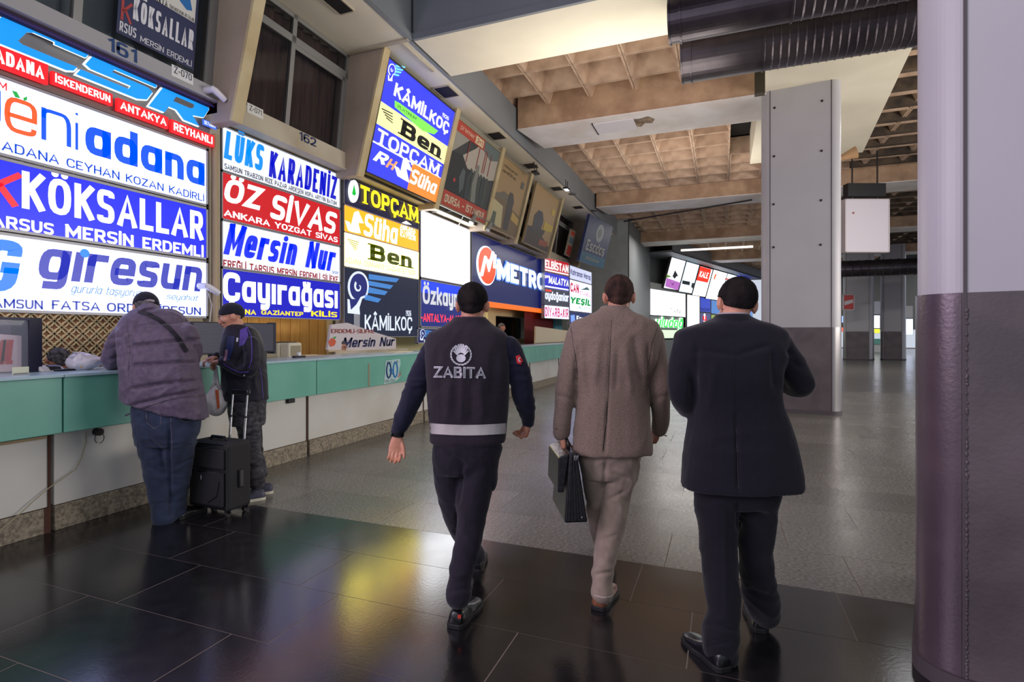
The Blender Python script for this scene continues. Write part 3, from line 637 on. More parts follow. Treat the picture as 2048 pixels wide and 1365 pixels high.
letter(g, SP, 'Ben', (735, 827, 745, 488.5, 521), emi((70, 82, 0), .7), .06, serif=True); letter(g, SP, 'ADANA OSMANİYE GAZİANTEP NİZİP', (690, 831, 692, 512, 526), emi((140, 140, 60), .7), 0)
for k in range(5):
    y_ = 478 + 4.2 * k; shape(g, SP, [(694 + 3 * k, y_), (717 - 1 * k, y_ + 6), (717 - k, y_ + 7.6), (694 + 3 * k, y_ + 1.6)], emi((60, 66, 30), .7))
g = bay3(3, mat('navy_board', (22, 34, 72), .3), 'navy sign with a swirl and wing mark and white narrow lettering')
WP_ = emi((225, 235, 250), .9)
def swirl(par, pan, cx_, cy_, sx, sy, white, deep, light, n0=.003):
    pc = lambda a, b: (cx_ + a * sx, cy_ + b * sy)
    shape(par, pan, [pc(math.cos(a) * 1.0, math.sin(a) * 1.15) for a in np.linspace(math.pi * .62, math.pi * 2.22, 22)] + [pc(.35, .9), pc(.1, 1.55), pc(.15, 2.05), pc(-1.0, 1.95), pc(-1.02, .9)], white, n0, n0 + .006)
    shape(par, pan, [pc(math.cos(a) * .82, math.sin(a) * .98) for a in np.linspace(math.pi * .62, math.pi * 2.22, 22)] + [pc(.2, .75), pc(-.2, 1.3), pc(-.72, 1.7), pc(-.85, .9)], deep, n0 + .006, n0 + .010)
    sp = []
    for k in range(20):
        a = k / 19 * 5.2 - 1.2; q = .12 + .36 * k / 19; sp.append((q * math.cos(a), q * math.sin(a) * 1.1))
    rib = [pc(*q) for q in sp] + [pc(q[0] * .62, q[1] * .62) for q in sp[::-1]]
    shape(par, pan, rib, white, n0 + .010, n0 + .014)
    for (a, b, c, d) in ((1.0, 3.6, -.95, -.55), (.98, 3.2, -.45, -.1), (.9, 2.7, .0, .45), (.6, 2.2, .55, .95)):
        y1_ = .28
        shape(par, pan, [pc(a, b * 0 + c * 1.0), pc(b_x(a, c), c + .35), pc(b_x(a, c) - .3, c + .62), pc(a, d)], light, n0, n0 + .006)
def b_x(a, c): return 3.9 - (c + .95) * 1.15
swirl(g, SP, 716, 574, 21, 27, WP_, mat('royal', (30, 44, 150), .4), emi((70, 140, 220), .7))
letter(g, SP, 'KÂMİLKOÇ', (729, 824, 740, 622, 668), WP_, .025, tight=.95); letter(g, SP, '1926', (811, 822, 814, 621, 633), WP_, .02)
for q, s_ in (((707, 719, 712, 624, 672), None),):
    sheet(g, SP, q, flat((170, 175, 190)), .004, .008, 'timetable_slip')
bx = MB(); SP.box(bx, c0 - .03, c1_ + .02, rz[0], rz[0] + .06, -.1, .03); obj('cornice_rail', bx, mat('rail_dark', (60, 58, 62), .5, .4), g)
# ---- bay 164 ----------------------------------------------------------------
d0, d1 = SP.us(840, 2.8), SP.us(940, 2.8)
g, _ = signbox('blank_lightbox', SP, (d0, d1, vz(836, 555), vz(840, 418)), emi((250, 251, 255), 6.5), 'blank glaring white light box, brightest of the shop signs', group='lit shop signs', rel=True)
g, _ = signbox('shop_sign', SP, (d0, d1, vz(836, 655), vz(836, 556.5)), emi((24, 36, 120), .8), 'blue and purple sign with white raised letters above a red glowing line', group='lit shop signs', rel=True)
sheet(g, SP, (d0 + .03, d1 - .03, vz(836, 584), vz(836, 558)), emi((6, 60, 230), 1), .002, .004, rel=True)
letter(g, SP, 'Özkaymak', (841, 938, 860, 566, 618), emi((225, 228, 235), .75), .05, n=.05)
letter(g, SP, '-ANTALYA-ALANYA-', (841, 936, 845, 626, 644), emi((255, 50, 60), 1.8), .03)
pp = [(836, 645), (880, 660), (940, 668), (940, 672), (836, 672)]
g, _ = signbox('shop_sign', SP, (SP.us(834, 1.6), SP.us(900, 1.6), vz(836, 688), vz(836, 656)), emi((14, 24, 110), .35), 'small navy sign under the purple one, mostly hidden by the uniformed man', rel=True, depth=.06)
swirl(g, SP, 845, 667, 5, 7, WP_, mat('royal', (30, 44, 150), .4), emi((70, 140, 220), .7)); letter(g, SP, 'KÂMİLKOÇ', (848, 886, 852, 677, 688), WP_, .02)
# ---- wide blue sign -----------------------------------------------------------
e0, e1 = SP.us(943, 3), SP.us(1088, 3); zt = vz(943, 462); zb = vz(1088, 619)
g, _ = signbox('shop_sign', SP, (e0, e1, zb, zt), emi((20, 34, 110), .45), 'wide dark blue sign with glowing white letters and a round orange mark', group='lit shop signs', rel=True, fw=.012)
sheet(g, SP, (e0, e1, zb - .13, zb), emi((255, 110, 20), 1.0), -.1, .02, 'orange_edge', rel=True)
letter(g, SP, 'METRO', (989, 1088, 1000, 517, 565), emi((90, 150, 255), 1.0), .10, n=.03); letter(g, SP, 'METRO', (990, 1086, 1000, 520, 562), emi((246, 250, 255), 1.7), .075, n=.05)
cx_, cy_ = SP.hit(972, 532); el = lambda a, b: disc((cx_, cy_), a, b, 32)
rx = abs(SP.hit(989, 532)[0] - SP.hit(955, 532)[0]) / 2; ry = abs(SP.hit(970, 495)[1] - SP.hit(970, 568)[1]) / 2
shape(g, SP, el(rx * 1.12, ry * 1.08), emi((220, 235, 255), 1.3), .002, .03, px=False); shape(g, SP, el(rx * .98, ry), emi((255, 70, 16), 1.2), .031, .05, px=False)
zz = [(958, 551), (966, 515), (970, 521), (972, 541), (981, 506), (985, 511), (984, 536), (988, 534)]
mb = MB(); mb.tube([SP.pt(*SP.hit(*q), .06) for q in zz], .06, 6); obj('logo', mb, emi((255, 250, 250), 1.3), g)
# ---- last two bays, the row bends slightly ---------------------------------------
Q1, Q2, Q3 = hitZ(1088, 515, 4.06), hitZ(1138, 528, 4.06), hitZ(1183, 543.5, 4.06)
PA = Panel((Q1.x, Q1.y, 0), (Q2 - Q1), (0, 0, 1)); PB = Panel((Q2.x, Q2.y, 0), (Q3 - Q2), (0, 0, 1))
def sub(pan, pl, pr, pref, yt, yb, m_, lab, fw=.012): return signbox('shop_sign', pan, (pl, pr, pref, yt, yb), m_, lab, group='lit shop signs', fw=fw)[0]
g = sub(PA, 1088.6, 1137.6, 1090, 514, 543, emi((190, 24, 34), .9), 'small red sign with white lettering right of the wide blue sign')
letter(g, PA, 'ELBİSTAN', (1090, 1137, 1092, 517, 537), WT, .05); sheet(g, PA, (1090, 1137, 1092, 539, 541.5), WT)
g = sub(PA, 1088.6, 1137.6, 1090, 544, 576.5, emi((10, 20, 200), .9), 'small blue sign with white lettering under the red one')
letter(g, PA, 'MALATYA', (1097, 1137, 1100, 552, 568), WT, .06, .2); sheet(g, PA, (1090, 1137, 1092, 571.5, 574.5), WT); letter(g, PA, 'yeni', (1089.5, 1099, 1091, 549, 557), WT, .03)
g = sub(PA, 1088.6, 1137.6, 1090, 577, 609, emi((70, 76, 92), .6), 'small grey sign with white bubbly lettering, third in its column')
letter(g, PA, 'aydoğanlar', (1090, 1137.5, 1095, 582, 603), emi((220, 228, 255), 1.3), .06); sheet(g, PA, (1091, 1103, 1092, 579, 583), emi((220, 60, 50), 1))
g = sub(PA, 1088.6, 1137.6, 1090, 610, 637, W1, 'small white sign with red and green lettering, lowest in its column')
letter(g, PA, 'DİYARBAKIR', (1090, 1137, 1092, 611, 634), emi((206, 60, 100), .9), .05)
g = sub(PB, 1139, 1183, 1140, 530.5, 558, emi((205, 210, 240), 1.0), 'pale lilac sign with navy lettering, top of the last column of shop signs')
letter(g, PB, 'Kahraman Maraş', (1141, 1181, 1143, 538, 552), L((30, 34, 110), .7), .04)
g = sub(PB, 1139, 1183, 1140, 559, 622, W1, 'white sign with a red word over a green word, in the last shop sign column')
letter(g, PB, 'CAN', (1140.5, 1158, 1142, 564, 585), L((190, 20, 40)), .09); letter(g, PB, 'İSTANBUL', (1158.5, 1182, 1160, 581, 590.5), L((190, 30, 40)), .03)
shape(g, PB, [(1160, 580), (1168, 577), (1174, 574), (1180, 581)], L((90, 120, 120), .6))
letter(g, PB, 'YEŞİL', (1140.5, 1181.5, 1145, 592, 610), L((0, 150, 50)), .1, .15); letter(g, PB, 'MALATYA', (1157, 1180, 1160, 613, 619), L((20, 90, 60)), .03)
g = sub(PB, 1139, 1183, 1140, 623, 650, emi((40, 54, 110), .6), 'navy sign with white lettering, lowest in the last column of shop signs')
letter(g, PB, 'Esadaş', (1153, 1181, 1155, 632, 644), emi((230, 238, 255), 1.5), .05); shape(g, PB, [(1141, 631), (1149, 630), (1150, 646), (1142, 645)], emi((120, 160, 255), 1))
# ---- tilted upper boxes and posters --------------------------------------------------
t_, R_ = signbox('tilted_light_box', TP, (TP.us(731, .05), TP.us(879, .05), .0, TP.hit(770, 106)[1]), emi((56, 66, 246), .95), 'tilted blue and yellow light box hung from the upper storey, with five firm names', frame=mat('dark_case', (50, 40, 38), .5), depth=.14, rel=True)
u0_, u1_, v0_, v1_ = R_
tv = lambda px, py: TP.hit(px, py)[1]
sheet(t_, TP, (u0_ + .02, u1_ - .02, tv(748, 244), tv(757, 199)), emi((246, 242, 170), 1.05), .001, .004, rel=True)
sheet(t_, TP, (u0_ + .02, u1_ - .02, tv(743, 281) - .012, tv(743, 281) + .012), WT, .001, .004, rel=True)
sheet(t_, TP, (TP.us(819, .25), u1_ - .02, .02, tv(743, 281)), emi((255, 140, 50), 1.0), .0045, .006, rel=True)
letter(t_, TP, 'KÂMİLKOÇ', (789, 897, 793, 158, 201), WT, .05, n=.006, tight=.95); letter(t_, TP, '1926', (884, 897, 886, 225, 234), WT, .02, n=.006)
shape(t_, TP, [(789, 201), (800, 207), (876, 262), (868, 269), (845, 262), (789, 214)], emi((130, 230, 90), 1))
letter(t_, TP, 'PLATINUM', (795, 832, 797, 210, 217), emi((60, 120, 60), .9), .02, n=.008)
letter(t_, TP, 'Ben', (798, 885, 805, 238, 272), emi((20, 22, 20), .3), .06, n=.006, serif=True)
for k in range(4): shape(t_, TP, [(763 + 3 * k, 216 + 6 * k), (785, 227 + 6 * k), (785, 229 + 6 * k), (763 + 3 * k, 218.5 + 6 * k)], emi((30, 30, 30), .3))
letter(t_, TP, 'TOPÇAM', (753, 880, 760, 256, 296), emi((240, 240, 235), 1), .04, n=.006, serif=True)
letter(t_, TP, 'R', (747, 776, 750, 297, 323), WT, .06, .3, n=.006); letter(t_, TP, 'H', (772, 793, 775, 314, 336), emi((255, 170, 110), 1), .05, .3, n=.008)
shape(t_, TP, [(788, 331), (797, 336), (800, 343), (806, 316), (813, 316), (825, 344), (812, 338), (818, 366), (804, 358), (794, 352)], WT, .0065, .009)
letter(t_, TP, 'Süha', (821, 873, 830, 339, 371), WT, .05, .15, n=.008)
swirl(t_, TP, 783, 140, 7, 11, WT, emi((56, 66, 246), .95), emi((120, 220, 240), 1))
def poster(pl, pr, base, lab, frame=(150, 138, 112), top=None, d=.05, bg=(150, 126, 92), b0=.02, b1=0):
    T = empty('poster', TP.pt(TP.us((pl + pr) / 2, .1), b0), lab, 'poster', 'tilted posters on the upper storey')
    u0, u1 = TP.us(pl, .1) + .02, TP.us(pr, .1) - .02; v1 = top or 1.78
    mb = MB(); TP.box(mb, u0, u1, b0, v1, -d, -.002); obj('board', mb, flat(bg), T)
    mb = MB()
    for a in ((u0, u1, b0, b0 + .03), (u0, u1, v1 - .03, v1), (u0, u0 + .03, b0, v1), (u1 - .03, u1, b0, v1)): TP.box(mb, *a, -.002, .014)
    obj('frame', mb, flat(frame), T); return T, (u0, u1, b0, v1)
# bus interior poster
T, R_ = poster(879, 971, 0, 'tilted poster of dark bus seats with a red lettered strip below', bg=(56, 60, 62)); u0, u1, v0, v1 = R_; W_ = u1 - u0; H_ = v1 - v0
q = lambda a, b: (u0 + a * W_, v0 + b * H_)
S_ = lambda pts, c, k=0: shape(T, TP, [q(*p) for p in pts], flat(c), .002 + .0012 * k, .0032 + .0012 * k, 'print', px=False)
S_([(.02, .5), (.45, .82), (.6, .98), (.98, .98), (.98, .6), (.72, .52), (.4, .55)], (176, 168, 156))
S_([(.02, .62), (.3, .86), (.5, .98), (.02, .98)], (150, 146, 136), 1)
S_([(.55, .98), (.98, .98), (.98, .86), (.8, .8), (.62, .86)], (98, 112, 112), 1)
S_([(.02, .2), (.02, .62), (.22, .66), (.42, .5), (.5, .2)], (40, 44, 46), 2)
for k in range(6):
    x_ = .42 + .075 * k; S_([(x_, .2), (x_ - .03, .44 + .02 * k), (x_ + .02, .58), (x_ + .06, .56), (x_ + .075, .2)], (54 + 9 * (k % 2), 62 + 9 * (k % 2), 66), 3)
S_([(.56, .2), (.52, .4), (.55, .66), (.6, .66), (.62, .4), (.66, .2)], (122, 126, 118), 4)
S_([(.3, .22), (.24, .4), (.28, .52), (.34, .5), (.36, .3)], (84, 92, 96), 4)
for x_ in (.3, .52, .66, .7, .8): S_([(x_, .6), (x_ + .015, .6), (x_ + .015, .88), (x_, .88)], (140, 52, 48), 4)
S_([(.14, .34), (.17, .37), (.19, .34), (.165, .31)], (190, 60, 50), 4)
S_([(.02, .02), (.98, .02), (.98, .19), (.02, .19)], (178, 64, 46), 5); S_([(.02, .86), (.62, .86), (.6, .98), (.02, .98)], (178, 66, 48), 5)
letter(T, TP, 'BURSA - İSTANBUL', q(.06, 0)[:1] + (u0 + .95 * W_, v0 + .055 * H_, v0 + .165 * H_), flat((206, 198, 170)), .05, n=.011, rel=True)
letter(T, TP, 'premier', (u0 + .08 * W_, u0 + .38 * W_, v0 + .89 * H_, v0 + .955 * H_), flat((220, 190, 170)), .0, n=.011, rel=True)
S_([(.4, .875), (.58, .875), (.58, .965), (.4, .965)], (214, 196, 160), 6); letter(T, TP, '2+1', (u0 + .43 * W_, u0 + .55 * W_, v0 + .89 * H_, v0 + .95 * H_), flat((178, 66, 48)), .02, n=.0125, rel=True)
for n_, (pl, pr, lab) in enumerate(((973, 1031, 'tilted ochre poster of a bus with a grey driver door, beside the red lettered one'), (1046, 1096, 'tilted ochre poster of a dark coach, last before the small recessed poster'))):
    T, R_ = poster(pl, pr, 0, lab, bg=(166, 138, 96)); u0, u1, v0, v1 = R_; W_ = u1 - u0; H_ = v1 - v0
    if n_ == 0:
        S_([(.02, .02), (.02, .5), (.5, .42), (.98, .34), (.98, .02)], (120, 100, 72)); S_([(.02, .46), (.3, .56), (.55, .54), (.5, .44), (.02, .44)], (110, 104, 88), 1)
        S_([(.5, .06), (.46, .5), (.5, .6), (.6, .6), (.68, .5), (.66, .06)], (72, 70, 68), 2); S_([(.02, .06), (.02, .4), (.36, .36), (.44, .06)], (196, 184, 140), 2); S_([(.06, .04), (.1, .24), (.2, .24), (.22, .04)], (90, 100, 84), 3)
        S_([(.7, .36), (.98, .3), (.98, .2), (.7, .24)], (190, 160, 84), 3); S_([(.8, .74), (.9, .74), (.9, .84), (.8, .84)], (100, 100, 96), 3)
        for k, s_ in enumerate(('Antakya yeni site', 'dan METRO da...')): letter(T, TP, s_, (u0 + .12 * W_, u0 + .6 * W_, v0 + (.86 - .07 * k) * H_, v0 + (.9 - .07 * k) * H_), flat((84, 74, 56)), .01, n=.008, rel=True)
    else:
        S_([(.02, .02), (.02, .3), (.4, .32), (.98, .12), (.98, .02)], (70, 56, 50)); S_([(.2, .3), (.18, .5), (.3, .62), (.45, .62), (.55, .5), (.5, .28)], (56, 56, 66), 1); S_([(.12, .22), (.16, .32), (.7, .36), (.62, .24)], (60, 56, 58), 2)
        S_([(.6, .34), (.98, .4), (.98, .5), (.6, .5)], (190, 164, 50), 2); S_([(.78, .68), (.92, .68), (.92, .78), (.78, .78)], (186, 160, 60), 2); S_([(.55, .08), (.9, .1), (.9, .2), (.55, .18)], (150, 76, 54), 3)
T, R_ = poster(1128, 1138, 0, 'small recessed red and white poster behind the ochre coach poster', bg=(150, 140, 124), b0=.25, top=1.2); u0, u1, v0, v1 = R_; W_ = u1 - u0; H_ = v1 - v0
S_([(.05, .05), (.95, .05), (.95, .4), (.05, .4)], (170, 52, 44)); S_([(.1, .5), (.9, .5), (.9, .72), (.1, .72)], (90, 110, 120)); S_([(.1, .8), (.9, .8), (.9, .95), (.1, .95)], (190, 70, 50))
# hanging blue board at the end of the row
Z1, Z2 = hitZ(1158, 522, 4.12), hitZ(1206, 538, 4.12)
PE = Panel(Z1, (Z2 - Z1), Vector((.436, 0, 1.76)) )
T = empty('hanging_board', PE.pt(1, 0), 'dark blue tilted board with a grey emblem at the far end of the upper storey', 'sign')
ua, ub = PE.us(1158, 0), PE.us(1206, 0); hh = PE.hit(1176, 425)[1]
mb = MB(); PE.box(mb, ua, ub, 0, hh, -.1, 0); obj('board', mb, mat('blue_board', (38, 50, 92), .5), T); sheet(T, PE, (ua, ub, 0, hh * .22), flat((44, 92, 118)), .001, .004, rel=True)
W_, H_ = ub - ua, hh
letter(T, PE, 'Esadaş', (ua + .12 * W_, ua + .88 * W_, .22 * H_, .5 * H_), flat((150, 150, 142)), .04, n=.006, rel=True); letter(T, PE, 'ERZURUM', (ua + .2 * W_, ua + .75 * W_, .08 * H_, .15 * H_), flat((140, 140, 120)), .03, n=.006, rel=True)
shape(T, PE, disc((ua + .52 * W_, .72 * H_), .15 * W_, .2 * H_), flat((128, 134, 140)), .002, .005, px=False); shape(T, PE, disc((ua + .52 * W_, .72 * H_), .07 * W_, .1 * H_), flat((80, 90, 96)), .005, .008, px=False)
# ================================================================== COUNTERS
m_mint = mat('mint_laminate', (112, 178, 160), .38, 0, .04, 20, c2=(98, 164, 146), vscale=1.6)
m_top = mat('worktop_laminate', (168, 196, 208), .25, 0, .03, 20, var=.08)
m_white = mat('white_panel', (206, 204, 198), .4, 0, .05, 14, c2=(192, 186, 176), vscale=1.1)
m_plinth = mat('terrazzo', (158, 146, 126), .6, 0, .15, 90, c2=(104, 94, 80), vscale=38)
m_rust = mat('rust_stain', (74, 42, 30), .8, 0, .2, 30)
seams = [-.2, 2.56, 5.27, 8.02, 10.75, 13.45, 16.15, 18.9]
clab = ['mint and white ticket counter nearest the camera, crossed by a thin cable', 'mint and white ticket counter that the man in a cap leans on', 'mint and white ticket counter right of the suitcase, with a round blue paper sticker', 'mint and white ticket counter behind the uniformed man', 'mint and white ticket counter beyond the uniformed man', 'mint and white ticket counter left of the man with the briefcase, second to last seen', 'mint and white ticket counter hidden behind the man with the briefcase']
CT = []
def slant(Y): return max(0, (Y - 11)) * .015
for i in range(7):
    y0, y1 = seams[i], seams[i + 1]; s = slant(y1)
    t = empty('ticket_counter', (-5.0, (y0 + y1) / 2, 0), clab[i], 'counter', 'ticket counters')
    CT.append(t)
    obj('carcass', MB().box(-5.1 , -4.76, y0, y1, 0, 1.12), m_groove, t)
    obj('plinth', MB().box(-4.78, -4.70, y0 + .012, y1 - .012, 0, .185), m_plinth, t, bevel=.004)
    obj('front_panel', MB().box(-4.79, -4.715, y0 + .014, y1 - .014, .19, .80), m_white, t, bevel=.004)
    obj('fascia', MB().box(-4.85, -4.58, y0 + .006, y1 - .006, .75, 1.165), m_mint, t, bevel=.006)
    obj('worktop', MB().box(-5.25, -4.565, y0 + .002, y1 - .002, 1.165, 1.19), m_top, t, bevel=.004)
    obj('front_joint', MB().box(-4.74, -4.70, y1 - .03, y1 - .016, 0, .75), m_rust, t)
obj('stain', MB().box(-4.702, -4.698, 2.50, 2.545, 0, .19), m_rust, CT[0])
obj('repair_strip', MB().box(-4.58, -4.574, 5.27 + 1.02, 5.27 + 1.05, .76, 1.08), mat('putty', (150, 140, 118), .8), CT[2])
obj('ledge_rail', MB().box(-4.72, -4.66, -.2, 2.5, .715, .735), mat('bare_wood', (150, 130, 100), .7), CT[0])
# cable and socket
t = empty('loose_cable', (-4.7, 2.2, 0), 'thin pale cable hanging in a curve across the nearest counter front', 'cable')
pts = [(172, 864), (172, 885), (163, 915), (150, 940), (125, 958), (100, 975), (70, 1000), (40, 1028), (15, 1050), (-30, 1085)]
obj('wire', MB().tube([hitX(a, b, -4.70 + (.012 if b < 1010 else .022)) for a, b in pts], .0045, 6), flat((150, 140, 112)), t)
t = empty('wall_socket', hitX(195, 872, -4.7), 'black round socket with a wire loop under the mint edge', 'socket')
p = hitX(194, 864, -4.7); obj('socket_body', MB().tube([(-4.72, p.y, p.z), (-4.66, p.y, p.z)], .03, 14), flat((24, 22, 22)), t)
obj('wire_loop', MB().tube([(-4.67, p.y + .035 * math.sin(a) , p.z - .05 - .04 * math.cos(a)) for a in np.linspace(0, 5.8, 16)], .003, 5), flat((40, 30, 26)), t)
t = empty('wall_socket', hitX(580, 805, -4.7), 'small black socket under the mint edge right of the suitcase', 'socket')
p = hitX(580, 803, -4.7); obj('socket_body', MB().box(-4.72, -4.67, p.y - .05, p.y + .05, p.z - .02, p.z + .03), flat((26, 24, 24)), t, bevel=.005)
# round sticker
KP = Panel((-4.577, 0, 0), (0, 1, 0), (0, 0, 1))
t = empty('paper_sticker', KP.pt(KP.us(785, .95), .8), 'torn white and blue paper sticker on the mint counter front', 'sticker')
shape(t, KP, [(771, 722), (800, 718), (801, 728), (797, 745), (802, 752), (796, 759), (790, 764), (767, 769), (770, 745)], flat((176, 206, 206)), 0, .0015, 'paper')
for cx_, in ((777,), (790,)):
    c = KP.hit(cx_, 741 if cx_ < 780 else 740); mb = MB(); mb.tube([KP.pt(c[0] + .055 * math.cos(a), c[1] + .11 * math.sin(a), .003) for a in np.linspace(0, 6.283, 22)], .013, 6); obj('blue_ring', mb, flat((24, 60, 110) if cx_ < 780 else (40, 120, 180)), t)
shape(t, KP, [(780, 734), (786, 741), (783, 744), (788, 750), (782, 749), (778, 742)], flat((60, 130, 190)), .002, .006, 'bird')
letter(t, KP, '100. YIL', (772, 798, 775, 723, 728), flat((60, 80, 90)), .01, n=.003)
letter(t, KP, 'Kutlu Olsun', (769, 790, 772, 759, 766), flat((90, 100, 104)), 0, n=.003); letter(t, KP, 'yıl', (794, 801, 796, 745, 756), flat((180, 60, 60)), 0, n=.003)
# ---- booths -------------------------------------------------------------------
# lattice wall in the first booth
m_lat = mat('lattice_strips', (206, 190, 158), .6); m_latb = mat('lattice_back', (170, 126, 100), .8, c2=(150, 108, 84), vscale=4)
XL = -6.75
lt = empty('lattice_screen', (XL, 3.6, .8), 'cream interlaced circle lattice over a brown panel behind the nearest counter', 'screen')
obj('back_panel', MB().box(XL - .06, XL - .02, 1.6, 5.0, .8, 2.3), m_latb, lt)
lb = MB(); s = .142; r = s / 2
for j in range(11):
    for i in range(24):
        for h_ in (0, 1):
            cy, cz = 1.7 + s * (i + .5 * h_) , .85 + s * (j + .5 * h_)
            if cz > 2.28 or cy > 4.95: continue
            P = [(cy + r * math.cos(a), cz + r * math.sin(a)) for a in np.linspace(0, 2 * math.pi, 17)[:-1]]
            n = len(lb.v); w_ = .0065
            for (a, b) in P:
                dy, dz = (a - cy) / r * w_, (b - cz) / r * w_
                lb.v += [(XL, a - dy, b - dz), (XL, a + dy, b + dz), (XL - .03, a + dy, b + dz), (XL - .03, a - dy, b - dz)]
            for k in range(16):
                k2 = (k + 1) % 16
                lb.f += [(n + 4 * k, n + 4 * k2, n + 4 * k2 + 1, n + 4 * k + 1), (n + 4 * k + 1, n + 4 * k2 + 1, n + 4 * k2 + 2, n + 4 * k + 2), (n + 4 * k2, n + 4 * k, n + 4 * k + 3, n + 4 * k2 + 3)]
obj('lattice', lb, m_lat, lt, kind='stuff', merge=False)
tl = empty('strip_light', (XL + .1, 3.8, 2.22), 'slim lit tube above the lattice screen', 'lamp')
obj('tube', MB().box(XL + .04, XL + .08, 2.9, 4.4, 2.16, 2.185), emi((255, 248, 220), 2.2), tl)
tl = empty('strip_light', (-6.2, 2.4, 2.28), 'lit tube at the left edge above the boxed display', 'lamp')
obj('tube', MB().box(-6.3, -6.24, 1.6, 3.05, 2.02, 2.05), emi((255, 240, 250), 2.2), tl)
# partition walls between booths
for i, Y in enumerate([4.95, 11.9]):
    struct('partition_wall', MB().box(-9.4, XP - .2, Y - .04, Y + .04, 0, 3.2), m_wall)
# boxed display at the far left
xb = -5.02
DPn = Panel((xb, 0, 0), (0, 1, 0), (0, 0, 1))
t = empty('boxed_display', (-5.2, 2.1, 1.19), 'dark framed glass display box with a white and red lettered board at the left edge', 'display')
ya, yb_ = DPn.us(57, 1.5), DPn.us(80, 1.5)
ztop = DPn.hit(60, 636)[1]
obj('end_panel', MB().box(xb - .34, xb - .02, yb_ - .02, yb_ + .01, 1.19, ztop), flat((22, 24, 62)), t)
obj('post', MB().box(xb - .02, xb + .01, ya, yb_ + .01, 1.19, ztop), flat((20, 22, 50)), t)
obj('top_rail', MB().box(xb - .02, xb + .01, 1.2, ya, ztop - .02, ztop), flat((40, 40, 70)), t)
obj('back_panel', MB().box(xb - .36, xb - .34, 1.2, yb_, 1.19, ztop), mat('violet_panel', (96, 80, 120), .4), t)
LB_ = Panel((xb - .09, 0, 0), (0, 1, 0), (0, 0, 1)); ye = LB_.us(43, 1.4); zA, zB = LB_.hit(43, 672)[1], LB_.hit(0, 652)[1]; yA = LB_.us(0, 1.5); sl_ = (zB - zA) / (yA - ye)
obj('white_board', MB().prism([(xb - .12, 1.2, 1.2), (xb - .12, ye, 1.2), (xb - .12, ye, zA), (xb - .12, 1.2, min(zA + sl_ * (1.2 - ye), ztop - .01))], (.03, 0, 0)), flat((236, 206, 216)), t)
LPn = Panel((xb - .088, 0, 0), (0, 1, 0), (0, 0, 1))
letter(t, LPn, 'İSTANBUL', (-95, 27, 20, 671, 729), flat((205, 30, 40)), .05, .1, n=.002)
obj('glass', MB().box(xb - .008, xb - .003, 1.2, ya, 1.19, ztop), mat('clear_glass', (230, 235, 240), .03, alpha=.12), t)
# small things on the near counter
p = hitX(41, 740, -4.78)
t = empty('business_card_stand', (p.x, p.y, 1.19), 'small white business card propped on the counter beside the boxed display', 'card stand')
obj('card', MB().box(p.x, p.x + .004, p.y - .05, p.y + .05, 1.192, 1.248), flat((216, 216, 190)), t); obj('card_print', MB().box(p.x + .0045, p.x + .006, p.y - .045, p.y + .045, 1.194, 1.204), flat((130, 136, 140)), t)
obj('card_base', MB().box(p.x - .02, p.x + .015, p.y - .052, p.y + .052, 1.19, 1.194), flat((160, 160, 156)), t)
p = hitX(108, 735, -5.0)
t = empty('card_terminal', (p.x, p.y, 1.19), 'white and black payment terminal in front of the seated clerk with grey hair', 'card terminal')
obj('body', MB().hexa([(p.x - .05, p.y - .10, 1.19), (p.x + .04, p.y - .10, 1.19), (p.x + .04, p.y + .07, 1.19), (p.x - .05, p.y + .07, 1.19), (p.x - .05, p.y - .10, 1.245), (p.x + .0, p.y - .10, 1.23), (p.x + .0, p.y + .07, 1.215), (p.x - .05, p.y + .07, 1.235)]), flat((206, 200, 198)), t, bevel=.01)
obj('screen', MB().hexa([(p.x - .03, p.y - .04, 1.2), (p.x + .03, p.y - .04, 1.2), (p.x + .03, p.y + .04, 1.2), (p.x - .03, p.y + .04, 1.2), (p.x - .03, p.y - .04, 1.243), (p.x + .01, p.y - .04, 1.231), (p.x + .01, p.y + .04, 1.226), (p.x - .03, p.y + .04, 1.238)]), flat((30, 30, 34)), t)
obj('base', MB().box(p.x - .06, p.x + .08, p.y - .02, p.y + .13, 1.19, 1.205), flat((24, 24, 26)), t, bevel=.004)
# white plastic bag lying on the counter
def blob(fn, seg=28, rings=20):
    mb = MB(); mb.ell((0, 0, 0), (1, 1, 1), seg, rings); mb.v = [tuple(fn(Vector(v))) for v in mb.v]; return mb
m_bag = mat('plastic_film', (228, 222, 232), .25, 0, .5, 22, trans=.15)
p = hitX(170, 738, -4.95)
t = empty('plastic_bag', (p.x, p.y, 1.19), 'knotted white plastic bag with a loaf lying on the counter', 'bag')
def bf(v):
    n = noise.noise(v * 2.2) * .16 + noise.noise(v * 5.0) * .07; q = v * (1 + n)
    return Vector((p.x + q.x * .10, p.y + q.y * .125, 1.19 + max(0, .065 + q.z * .075 * (1 - .35 * q.y))))
obj('bag_body', blob(bf), m_bag, t, smooth=True)
obj('loaf', blob(lambda v: Vector((p.x + .035 + v.x * .05, p.y - .02 + v.y * .07, 1.235 + v.z * .038))), mat('bread', (226, 190, 150), .7), t, smooth=True)
obj('handle', MB().tube([(p.x + .02, p.y + .02, 1.30), (p.x + .02, p.y - .04, 1.325), (p.x + .03, p.y - .10, 1.335), (p.x + .03, p.y - .135, 1.31), (p.x + .03, p.y - .09, 1.295), (p.x + .02, p.y - .02, 1.29)], [.018, .013, .01, .012, .012, .02], 8), m_bag, t, smooth=True)
